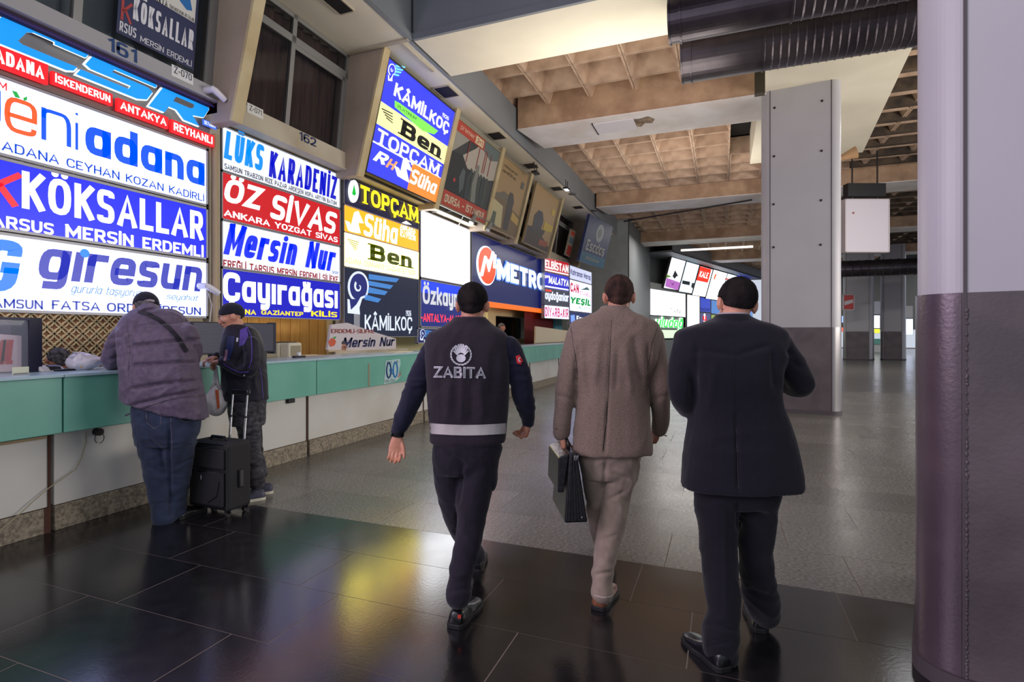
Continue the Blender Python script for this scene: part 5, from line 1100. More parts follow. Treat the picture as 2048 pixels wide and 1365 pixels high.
def head(mb, c, f, up=(0, 0, 1), sc=1.0, neck=None, nr=.06):
    r, f, u = headaxes(f, up); M = Matrix((r, f, u)).transposed(); c = Vector(c)
    E = lambda x, y, z, a, b, d, rot=None: mb.ell(c + (r * x + f * y + u * z) * sc, (a * sc, b * sc, d * sc), 24, 16, M if rot is None else M @ rot)
    E(0, -.005, .03, .077, .096, .088); E(0, .02, -.02, .066, .078, .07); E(0, .03, -.06, .052, .06, .052); E(0, .062, -.088, .03, .03, .026)
    E(0, .092, .022, .04, .02, .02); E(0, .104, -.018, .013, .017, .026); E(0, .110, -.036, .018, .014, .012); E(0, .085, -.062, .026, .018, .014)
    E(.042, .07, -.022, .024, .024, .022); E(-.042, .07, -.022, .024, .024, .022); E(.031, .088, .014, .017, .013, .007); E(-.031, .088, .014, .017, .013, .007); E(.031, .087, -.008, .016, .011, .006); E(-.031, .087, -.008, .016, .011, .006)
    for sg in (1, -1):
        R_ = Matrix.Rotation(-.35 * sg, 3, 'Z'); E(sg * .078, -.006, -.012, .010, .022, .033, R_); E(sg * .086, -.016, -.006, .006, .018, .028, R_)
    if neck is not None: mb.tube([c + (-f * .016 - u * .03) * sc, (c - f * .012 * sc - u * .085 * sc + Vector(neck)) / 2, Vector(neck)], [nr * .95, nr, nr * 1.12], 20)
    return r, f, u
def face(par, c, ax, sc=1.0, dark=(50, 36, 30), glasses=False):
    r, f, u = ax; c = Vector(c)
    for sg in (1, -1):
        e = c + (r * .031 * sg + f * .091 + u * .004) * sc
        o = obj('eye', MB().ell(e - f * .003 * sc, (.0105 * sc,) * 3, 12, 8), m_eyew, par, local=True, smooth=True); obj('iris', MB().ell(e + f * .0035 * sc, (.0066 * sc,) * 3, 10, 6), m_iris, o, local=True, smooth=True)
        obj('eyebrow', MB().tube([c + (r * .016 * sg + f * .108 + u * .022) * sc, c + (r * .034 * sg + f * .106 + u * .028) * sc, c + (r * .05 * sg + f * .092 + u * .022) * sc], .0038 * sc, 6), flat(dark), par, local=True)
        if glasses: mb = MB(); mb.tube([c + (r * (.031 * sg + .022 * math.cos(a)) + f * .114 + u * (.002 + .016 * math.sin(a))) * sc for a in np.linspace(0, 6.283, 17)], .0016 * sc, 6); mb.tube([c + (r * .053 * sg + f * .112 + u * .004) * sc, c + (r * .082 * sg + f * .0 + u * .004) * sc], .0016 * sc, 6); obj('glasses_rim', mb, flat((30, 26, 26)), par, local=True)
    mb = MB(); mb.ell(c + (f * .101 - u * .062) * sc, (.022 * sc, .007 * sc, .006 * sc), 14, 8, Matrix((r, f, u)).transposed()); obj('lips', mb, m_lip, par, local=True, smooth=True)
def hair(par, c, ax, m_, sc=1.0, line=None, thick=.008, amp=.0016, name='hair'):
    r, f, u = ax; M = Matrix((r, f, u)).transposed(); c = Vector(c); mb = MB(); t = thick
    mb.ell(c + (-f * .005 + u * .03) * sc, ((.077 + t) * sc, (.096 + t) * sc, (.088 + t) * sc), 32, 24, M); mb.ell(c + (-f * .012 - u * .022) * sc, ((.066 + t * .8) * sc, (.078 + t) * sc, (.064) * sc), 28, 20, M)
    me = remesh(mb, .004, 2); co = getco(me); no = getno(me)
    for i in range(len(co)):
        q = Vector(co[i]) - c; x, y, z = q.dot(r) / sc, q.dot(f) / sc, q.dot(u) / sc
        zl = line(x, y) if line else (.058 if y > .045 else (.058 + (y - .045) * .95 if y > -.03 else -.0133 + (y + .03) * .75))
        if abs(x) > .055 and -.045 < y < .02: zl = max(zl, .012)
        zl += .005 * noise.noise(Vector((x, y, z)) * 140); k = min(max((zl - z) / .016, 0), 1); a = amp * (noise.noise(Vector((x * 260, y * 120, z * 120))) + .8 * noise.noise(Vector((x, y, z)) * 55))
        co[i] += no[i] * a - no[i] * (k * (t + .007) * sc)
    setco(me, co); return finish(name, me, m_, par)
def shoe(fig, heel, dirn, m_, msole, L_=.28, pitch=0, w_=1.0, lab=None, laces=False):
    """heel: local point on the floor under the back of the heel"""
    heel = Vector(heel); d = Vector((dirn[0], dirn[1], 0)).normalized(); s_ = Vector((-d.y, d.x, 0)); u = Vector((0, 0, 1))
    toe = heel + d * L_
    if pitch: q = Matrix.Rotation(pitch, 3, s_)
    def T(p): return (toe + (Matrix.Rotation(pitch, 3, s_) @ (p - toe))) if pitch else p
    def rg(t, a, h, z0, n=18):
        c = heel + d * t * L_; return [T(c + s_ * a * w_ * math.cos(k / n * 6.283) * (1 if math.sin(k / n * 6.283) < 0 else .96) + u * (z0 + (h - z0) * max(0, math.sin(k / n * 6.283)) ** .7)) for k in range(n)]
    mb = MB(); loft(mb, [rg(t, a, h, .018) for t, a, h in ((0.0, .022, .06), (.03, .034, .085), (.12, .040, .098), (.3, .042, .098), (.42, .043, .082), (.6, .049, .062), (.8, .048, .05), (.93, .036, .04), (1.0, .014, .028))])
    o = obj('shoe', None, m_, fig.root, me=None, local=True, label=lab) if False else None
    me = remesh(mb, .007, 4); o = finish('shoe', me, m_, fig.root, **({'label': lab} if lab else {}))
    mb = MB(); P = []
    for t, a in ((-.01, .024), (.03, .038), (.12, .044), (.3, .043), (.42, .043), (.6, .053), (.8, .052), (.93, .040), (1.01, .018)): P.append((t, a))
    out = [heel + d * t * L_ + s_ * a * w_ for t, a in P] + [heel + d * t * L_ - s_ * a * w_ for t, a in P[::-1]]
    b = len(mb.v); n = len(out); mb.v += [tuple(T(p + u * .0)) for p in out] + [tuple(T(p + u * .026)) for p in out]; mb.f += [tuple(range(n))[::-1], tuple(range(n, 2 * n))] + [(i, (i + 1) % n, n + (i + 1) % n, n + i) for i in range(n)]
    obj('sole', mb, msole, o, local=True, bevel=.004); return o
def bvh(me): return BVHTree.FromPolygons([v.co for v in me.vertices], [tuple(p.vertices) for p in me.polygons])
def decal(fig, name, pts_faces, target, m_, par, off=.004, sub=.012):
    """flat artwork given in pixels, laid onto the surface seen from the front"""
    v, f = pts_faces; bm = bmesh.new(); vs = [bm.verts.new((a, b, 0)) for a, b in v]
    for q in f:
        try: bm.faces.new([vs[i] for i in q])
        except ValueError: pass
    bmesh.ops.triangulate(bm, faces=bm.faces); lim = sub / fig.k()
    for _ in range(4):
        ed = [e for e in bm.edges if e.calc_length() > lim]
        if not ed: break
        bmesh.ops.subdivide_edges(bm, edges=ed, cuts=1); bmesh.ops.triangulate(bm, faces=[q for q in bm.faces if len(q.verts) > 3])
    org = fig.p(CX, HY, -fig.d0)
    for q in bm.verts:
        tgt = fig.p(q.co.x, q.co.y, 0); d = (tgt - org).normalized(); hit = target.ray_cast(org, d)
        q.co = (hit[0] - d * off) if hit[0] is not None else tgt
    me = bpy.data.meshes.new(name); bm.to_mesh(me); bm.free(); me.materials.append(m_)
    o = bpy.data.objects.new(name, me); COL.objects.link(o); o.parent = par; WL[o.name] = Vector((0, 0, 0)); return o
def pxtext(s, L_, R_, yt, yb, bold=.02, shear=0, slope=0):
    v, f = strokes(s, R_ - L_, yb - yt, .115 + 2.6 * bold, shear); return [(L_ + a, yb - b + slope * a) for a, b in v], f
def line(pts, w_):
    v = []; f = []
    for i, p in enumerate(pts):
        a, b = pts[max(i - 1, 0)], pts[min(i + 1, len(pts) - 1)]; dx, dy = b[0] - a[0], b[1] - a[1]; l = math.hypot(dx, dy) or 1
        v += [(p[0] - dy / l * w_ / 2, p[1] + dx / l * w_ / 2), (p[0] + dy / l * w_ / 2, p[1] - dx / l * w_ / 2)]
    return v, [(2 * i, 2 * i + 1, 2 * i + 3, 2 * i + 2) for i in range(len(pts) - 1)]
m_hairb = mat('hair_dark', (40, 34, 33), .85, 0, .9, 300, c2=(20, 16, 17), vscale=26, spec=.15, stretch=(1, 1, .35)); m_hairbr = mat('hair_brown', (84, 60, 50), .85, 0, .9, 300, c2=(46, 34, 31), vscale=22, spec=.15, stretch=(1, 1, .35)); m_hairg = mat('hair_grey', (122, 118, 122), .85, 0, .9, 300, c2=(58, 54, 58), vscale=40, spec=.15)
m_rub = mat('black_rubber', (18, 18, 20), .6); m_lea = mat('black_leather', (16, 15, 18), .28, 0, .1, 60)
# ---------------------------------------------------------------- man in uniform vest
def man1():
    F = Fig(945, 2.95, 'person in a dark uniform vest with a badge and lettering on the back, walking away'); R = F.root
    body = MB(); c = F.p(945, 610, .02); ax = head(body, c, (.04, 1, -.05), neck=F.p(945, 668, .0), nr=.062)
    VR = [(638, 908, 972, .0, .062), (650, 893, 984, 0, .08), (660, 874, 1000, .0, .10), (672, 855, 1014, .0, .115), (700, 850, 1019, -.005, .13), (740, 852, 1019, -.01, .14), (790, 856, 1017, 0, .14), (840, 859, 1014, .01, .135), (870, 861, 1012, .01, .135), (884, 862, 1010, .01, .135)]
    F.rows([(660, 880, 995, .0, .09), (700, 865, 1004, 0, .105), (780, 866, 1002, 0, .11), (870, 880, 992, 0, .10), (905, 900, 970, 0, .07)], body)
    LA = [(872, 695, 0, .064), (850, 735, -.01, .063), (829, 783, -.03, .058), (810, 828, -.07, .05), (797, 860, -.10, .036)]
    RA = [(1016, 695, 0, .064), (1037, 745, .0, .062), (1047, 795, .02, .056), (1055, 826, .07, .044), (1056, 842, .10, .036)]
    F.limb(LA, body, scale=.75); F.limb(RA, body, scale=.75)
    RL = [(968, 900, 0, .098), (955, 945, -.01, .098), (946, 1000, -.03, .088), (940, 1053, -.06, .074), (933, 1100, -.10, .066), (922, 1145, -.14, .060), (917, 1192, -.17, .062)]
    LL = [(900, 900, 0, .092), (899, 945, .02, .085), (906, 1000, .06, .076), (918, 1050, .14, .064), (934, 1085, .30, .056), (952, 1112, .42, .056)]
    F.limb(RL, body, scale=.7); F.limb(LL, body, scale=.7)
    hand(body, F.p(795, 872, -.11), (-.1, -.10, -1), (0, -1, .05), (1, 0, 0), .94, curl=(.35, .6, .5), thumb=(.85, .5, .35))
    hand(body, F.p(1056, 843, .10), (-.12, .3, -1), (-1, .1, 0), (0, 1, 0), .95, curl=(1.0, 1.2, .8), thumb=(.8, .3, .5))
    me = remesh(body, .0048, 3); b_ = finish('body', me, m_skin, R)
    hair(b_, c, ax, m_hairb, line=lambda x, y: (.06 if y > .045 else (.06 + (y - .045) * 1.0 if y > -.03 else -.015 + (y + .03) * .72))); face(b_, c, ax)
    v = MB(); F.rows(VR, v, 2.6); v2 = remesh(v, .009, 3)
    fo = [(F.p(900, 760, -.15), F.p(895, 840, -.14), .02, .008), (F.p(925, 740, -.15), F.p(922, 845, -.14), .016, .007), (F.p(960, 765, -.15), F.p(966, 840, -.14), .02, .008), (F.p(990, 700, -.14), F.p(985, 800, -.14), .03, -.008), (F.p(942, 760, -.15), F.p(943, 845, -.14), .014, -.005), (F.p(875, 700, -.13), F.p(880, 790, -.14), .025, -.006)]
    wrinkle(v2, .005, (6, 6, 3), fo, 1); vest = finish('vest', v2, cloth('vest_cloth', (42, 34, 44), c2=(33, 27, 37), vs=200), R, label='dark grey-violet uniform vest')
    T = bvh(v2)
    col = MB(); loft(col, [sring(F.p((a + b) / 2, y, dd), Vector(((b - a) / 2 * F.k(), 0, 0)), Vector((0, ry, 0)), 2.2) for y, a, b, dd, ry in ((660, 884, 1000, .0, .09), (648, 899, 984, .0, .078), (636, 906, 972, .0, .07), (634, 910, 970, .0, .062))]); obj('collar', None, None, vest, me=None) if False else finish('collar', remesh(col, .006, 3), cloth('vest_cloth', (42, 34, 44)), vest)
    sl = MB()
    for A in (LA, RA): F.limb(A, sl, 5)
    F.rows([(665, 872, 1012, 0, .08), (690, 868, 1012, 0, .085), (730, 872, 1008, 0, .09)], sl)
    s2_ = remesh(sl, .008, 3); wrinkle(s2_, .006, (9, 9, 14), [], 2); sw = finish('sweater', s2_, cloth('sweater_navy', (22, 22, 48), c2=(15, 15, 34), vs=300), R)
    for A in (LA, RA):
        a_, b2_ = F.p(*A[-2][:3]), F.p(*A[-1][:3]); dr = (b2_ - a_).normalized(); finish('cuff', remesh_t([b2_ - dr * .012, b2_ + dr * .028], [.037, .034]), cloth('cuff_rib', (26, 24, 42)), sw)
    tr = MB(); F.rows([(868, 872, 1002, 0, .115), (885, 868, 1000, 0, .12), (915, 869, 998, 0, .118), (945, 874, 992, 0, .1)], tr)
    F.limb(RL, tr, 5); F.limb(LL, tr, 5)
    t2 = remesh(tr, .008, 3); wrinkle(t2, .006, (8, 8, 7), [(F.p(895, 905, -.1), F.p(935, 935, -.1), .012, -.01), (F.p(925, 930, -.1), F.p(918, 1010, -.1), .012, -.012), (F.p(895, 1185, -.2), F.p(940, 1178, -.2), .012, -.006), (F.p(905, 1060, -.16), F.p(935, 1075, -.16), .01, -.006)], 3)
    tro = finish('trousers', t2, cloth('trouser_dark', (30, 24, 38), c2=(23, 19, 30), vs=200), R)
    pk = MB(); pk.ell(F.p(985, 950, .0), (.03, .07, .09), 16, 10); finish('cargo_pocket', remesh(pk, .008, 2), cloth('trouser_dark', (30, 24, 38)), tro)
    h1 = F.p(908, 1250, -.22); h1.z = .0; shoe(F, h1, (.32, .95), m_lea, m_rub, .30, w_=1.15, lab='black sports shoe with a tiny red mark')
    h2 = F.p(952, 1139, .42); h2.z = 0; shoe(F, h2, (.05, 1), m_lea, m_rub, .29, pitch=-.0)
    q = F.p(917, 1228, -.235); obj('shoe_mark', MB().box(q.x - .002, q.x + .014, q.y - .022, q.y - .014, .075, .09), flat((200, 60, 50)), R, local=True)
    # reflective band, badge, lettering, flag
    g = [(861, 850), (880, 849), (910, 848.5), (940, 848), (975, 848), (1011, 847)]; vv = []; 
    for k in range(31):
        a = 859.5 + 152.5 * k / 30; bow = 3.5 * math.sin(math.pi * k / 30); vv += [(a, 847 + bow), (a, 868 + bow)]
    decal(F, 'reflective_band', (vv, [(2 * k, 2 * k + 1, 2 * k + 3, 2 * k + 2) for k in range(30)]), T, mat('reflective_tape', (186, 180, 178), .35, .2, .05, 200), vest, .004)
    m_sv = mat('silver_print', (186, 184, 192), .35, .2)
    decal(F, 'lettering', pxtext('ZABITA', 866, 972, 732, 756, .045, 0, .02), T, m_sv, vest, .004)
    decal(F, 'lettering', pxtext('ZABITA', 868, 970, 734.5, 753.5, .0, 0, .02), T, mat('silver_dull', (120, 118, 126), .5), vest, .0055)
    cx_, cy_ = 922, 709
    for k in range(9):
        a = math.radians(180 + 22 + 17 * k); c_, s_ = math.cos(a), math.sin(a); p0 = (cx_ + 7 * c_, cy_ + 4 + 7 * s_); p1 = (cx_ + 16 * c_, cy_ + 22 * s_ + 1); decal(F, 'badge_ray', line([p0, p1], 3.2), T, m_sv, vest, .0045)
    decal(F, 'badge_disc', ([(cx_ + 9.5 * math.cos(t), cy_ + 8 + 8 * math.sin(t)) for t in np.linspace(0, 6.283, 25)[:-1]], [tuple(range(24))]), T, m_sv, vest, .005)
    for sg in (1, -1):
        for k in range(9):
            a = math.radians(96 - 26 * .9 * k) if sg > 0 else math.radians(84 + 26 * .9 * k); a = math.radians(90 - sg * (8 + 17 * k)); c_, s_ = math.cos(a), math.sin(a)
            p = (cx_ + 20 * c_, cy_ + 20 * s_ + 1); ta = a - sg * 1.2; t_ = (math.cos(ta) * 4.4, math.sin(ta) * 4.4); n_ = (-t_[1] * .42, t_[0] * .42)
            decal(F, 'badge_leaf', ([(p[0] - t_[0], p[1] - t_[1]), (p[0] + n_[0], p[1] + n_[1]), (p[0] + t_[0], p[1] + t_[1]), (p[0] - n_[0], p[1] - n_[1])], [(0, 1, 2, 3)]), T, m_sv, vest, .0045)
    T2 = bvh(s2_)
    decal(F, 'flag_patch', ([(1031, 713), (1039, 710), (1046, 722), (1042, 730), (1034, 727)], [(0, 1, 2, 3, 4)]), T2, flat((196, 24, 36)), sw, .003)
    decal(F, 'crescent', line([(1041.5, 716), (1038.5, 716), (1037, 719.5), (1038.5, 723), (1041.5, 723.5)], 1.6), T2, flat((230, 225, 225)), sw, .005)
    wt = F.p(797, 868, -.105); obj('wristwatch', MB().tube([wt + Vector((0, 0, .012)), wt - Vector((.002, 0, .014))], [.034, .031], 20), mat('watch_black', (20, 18, 22), .25), R, local=True); obj('watch_dial', MB().tube([wt + Vector((-.034, -.008, 0)), wt + Vector((-.040, -.010, 0))], .016, 14), mat('watch_dial', (60, 60, 66), .2, .6), R, local=True)
def remesh_t(pts, rs, vox=.006): mb = MB(); mb.tube(pts, rs, 24); return remesh(mb, vox, 2)
# ---------------------------------------------------------------- man with briefcase
def man2():
    F = Fig(1220, 3.05, 'person in a brown tweed jacket carrying a black briefcase, walking between two others'); R = F.root
    body = MB(); c = F.p(1238, 593, .03); ax = head(body, c, (.12, 1, -.05), neck=F.p(1229, 650, .0), nr=.06)
    JR = [(616, 1203, 1254, .0, .056), (626, 1190, 1269, 0, .078), (635, 1166, 1292, .0, .095), (644, 1147, 1311, .0, .108), (656, 1140, 1318, 0, .118), (675, 1141, 1318, -.005, .13), (720, 1146, 1311, -.01, .14), (770, 1151, 1299, 0, .135), (820, 1151, 1298, .0, .135), (860, 1148, 1300, 0, .14), (898, 1146, 1302, .0, .145), (905, 1146, 1302, .0, .145)]
    F.rows([(640, 1175, 1285, .0, .09), (700, 1165, 1295, 0, .105), (780, 1168, 1284, 0, .11), (880, 1174, 1274, 0, .10), (915, 1195, 1255, 0, .07)], body)
    LA = [(1154, 674, 0, .064), (1142, 725, -.01, .061), (1131, 785, -.02, .056), (1125, 835, .0, .050), (1123, 866, .02, .045)]
    RA = [(1303, 674, 0, .064), (1313, 725, -.01, .061), (1320, 780, -.02, .058), (1322, 828, .03, .050), (1319, 858, .08, .044)]
    F.limb(LA, body, scale=.72); F.limb(RA, body, scale=.72)
    RL = [(1243, 920, 0, .10), (1240, 950, -.01, .095), (1232, 990, -.02, .078), (1227, 1030, -.03, .070), (1219, 1075, -.05, .066), (1210, 1115, -.08, .062), (1205, 1155, -.10, .057), (1205, 1183, -.11, .060)]
    LL = [(1190, 920, 0, .092), (1191, 950, .02, .078), (1193, 1000, .05, .060), (1196, 1040, .12, .056), (1206, 1085, .30, .055), (1216, 1120, .42, .055)]
    F.limb(RL, body, scale=.7); F.limb(LL, body, scale=.7)
    hand(body, F.p(1125, 870, .02), (.1, .1, -1), (1, 0, 0), (0, 1, 0), 1.0, curl=(1.1, 1.3, .9), thumb=(.7, .5, .6))
    hand(body, F.p(1317, 856, .09), (-.25, .3, -1), (-1, 0, 0), (0, 1, 0), .95, curl=(.8, .8, .5), thumb=(.8, .4, .3))
    b_ = finish('body', remesh(body, .0048, 3), m_skin, R); hair(b_, c, ax, m_hairbr, thick=.006); face(b_, c, ax)
    v = MB(); F.rows(JR, v, 2.7)
    for A in (LA, RA): F.limb(A, v, 5)
    v2 = remesh(v, .0085, 3)
    fo = [(F.p(1222, 650, -.14), F.p(1216, 800, -.15), .006, -.004), (F.p(1216, 800, -.15), F.p(1209, 910, -.16), .007, -.010), (F.p(1170, 690, -.13), F.p(1180, 800, -.14), .02, -.010), (F.p(1200, 670, -.14), F.p(1190, 760, -.15), .02, .008), (F.p(1268, 670, -.13), F.p(1285, 770, -.13), .02, -.010), (F.p(1250, 690, -.14), F.p(1262, 790, -.14), .02, .008), (F.p(1156, 690, -.08), F.p(1151, 770, -.06), .012, -.014), (F.p(1298, 690, -.08), F.p(1299, 790, -.06), .012, -.014), (F.p(1236, 700, -.14), F.p(1232, 780, -.14), .012, -.006), (F.p(1300, 800, -.0), F.p(1340, 790, -.06), .015, -.006), (F.p(1112, 790, -.05), F.p(1148, 800, -.05), .012, -.006)]
    wrinkle(v2, .005, (6, 6, 3.5), fo, 4); j = finish('jacket', v2, cloth('tweed', (136, 116, 103), c2=(104, 90, 82), vs=240, bump=.25, bs=160), R, label='brown-grey tweed suit jacket'); T = bvh(v2)
    col = MB(); loft(col, [sring(F.p((a + b) / 2, y, dd), Vector(((b - a) / 2 * F.k(), 0, 0)), Vector((0, ry, 0)), 2.2) for y, a, b, dd, ry in ((640, 1176, 1284, .0, .098), (630, 1190, 1270, .0, .086), (620, 1198, 1258, .0, .076), (613, 1202, 1254, .0, .068), (612, 1205, 1251, .0, .06))]); finish('collar', remesh(col, .006, 3), cloth('tweed_collar', (140, 120, 108), c2=(104, 90, 82), vs=240), j)
    ms = flat((52, 42, 40)); decal(F, 'back_seam', line([(1223, 640), (1220, 700), (1217, 770), (1215, 805)], .9), T, ms, j, .002); decal(F, 'vent_edge', line([(1215, 803), (1212, 850), (1206, 903)], 1.8), T, ms, j, .002)
    decal(F, 'shoulder_seam', line([(1141, 652), (1146, 690), (1152, 720), (1155, 750)], 1.0), T, ms, j, .002); decal(F, 'shoulder_seam', line([(1315, 656), (1303, 690), (1297, 730)], 1.0), T, ms, j, .002)
    for k in range(3): q = F.p(1113.5, 840 + 9 * k, -.02); obj('cuff_button', MB().ell(q, (.006, .007, .008), 8, 6), flat((40, 32, 30)), j, local=True)
    tr = MB(); F.rows([(890, 1168, 1284, 0, .115), (910, 1165, 1280, 0, .12), (935, 1168, 1276, 0, .115), (955, 1172, 1270, 0, .1)], tr); F.limb(RL, tr, 5); F.limb(LL, tr, 5)
    t2 = remesh(tr, .0075, 3); wrinkle(t2, .007, (9, 9, 9), [(F.p(1212, 920, -.1), F.p(1207, 980, -.09), .01, -.012), (F.p(1225, 945, -.12), F.p(1260, 960, -.1), .012, -.008), (F.p(1215, 1000, -.11), F.p(1250, 985, -.1), .01, -.008), (F.p(1190, 1150, -.16), F.p(1225, 1144, -.16), .01, -.010), (F.p(1190, 1085, -.14), F.p(1235, 1070, -.13), .012, -.006)], 5)
    tro = finish('trousers', t2, cloth('taupe_cotton', (146, 130, 116), c2=(130, 114, 102), vs=14, bump=.25, bs=30), R)
    finish('trouser_hem', remesh_t([F.p(1205, 1183, -.11), F.p(1205, 1189, -.11)], [.061, .060]), cloth('taupe_hem', (164, 150, 138)), tro)
    h1 = F.p(1196, 1220, -.14); h1.z = 0; shoe(F, h1, (.42, .9), mat('tan_leather', (126, 74, 46), .4, 0, .1, 40, c2=(98, 56, 36), vscale=12), m_rub, .30, w_=1.12, lab='tan leather shoe')
    h2 = F.p(1212, 1146, .42); h2.z = 0; shoe(F, h2, (.1, 1), mat('tan_leather', (126, 74, 46), .4), m_rub, .29, lab='tan leather shoe')
    q0 = F.p(1322, 869, .12); obj('cigarette', MB().tube([q0, q0 + Vector((.03, -.02, -.008))], .004, 8), flat((226, 220, 210)), R, local=True)
    # briefcase: a thing of its own, held in the hand
    p = at(1137, HY, 3.07); K = empty('briefcase', (p.x, p.y, EYE - (1022 - HY) * 3.07 / FPX), 'black leather briefcase seen edge-on in the left hand of the man in tweed', 'briefcase', rz=YAW + .10)
    b0 = WL[K.name]; WL[K.name] = Vector((0, 0, 0)); s_ = 3.07 / FPX; H = (1022 - 893) * s_
    m_bc = mat('briefcase_leather', (20, 18, 22), .28, 0, .2, 30)
    mb = MB().hexa([(-.062, -.2, 0), (.062, -.2, 0), (.066, .2, 0), (-.058, .2, 0), (-.032, -.18, H), (.010, -.18, H), (.012, .18, H), (-.030, .18, H)]); obj('case_body', mb, m_bc, K, local=True, bevel=.008)
    for xx, xt in ((-.04, -.022), (-.005, -.012), (.03, -.002)): obj('gusset_fold', MB().hexa([(xx - .008, -.208, .01), (xx + .008, -.208, .01), (xx + .008, -.19, .01), (xx - .008, -.19, .01), (xt - .004, -.19, H * .96), (xt + .004, -.19, H * .96), (xt + .004, -.17, H * .96), (xt - .004, -.17, H * .96)]), m_bc, K, local=True, bevel=.003)
    obj('flap', MB().hexa([(-.094, -.17, H * .42), (-.060, -.17, H * .42), (-.056, .17, H * .42), (-.09, .17, H * .42), (-.088, -.17, H * .93), (-.03, -.17, H * .99), (-.03, .17, H * .99), (-.084, .17, H * .93)]), m_bc, K, local=True, bevel=.006)
    obj('handle', MB().tube([(-.012, -.06, H - .005), (-.014, -.055, H + .03), (-.016, -.03, H + .045), (-.016, .03, H + .045), (-.014, .055, H + .03), (-.012, .06, H - .005)], .009, 10), m_bc, K, local=True, smooth=True)
    obj('clasp', MB().box(-.01, .006, -.19, -.178, H * .9, H * .97), mat('chrome', (200, 200, 205), .15, 1), K, local=True); obj('stud', MB().ell((.03, -.205, .03), (.006,) * 3, 8, 6), mat('chrome', (200, 200, 205), .15, 1), K, local=True)
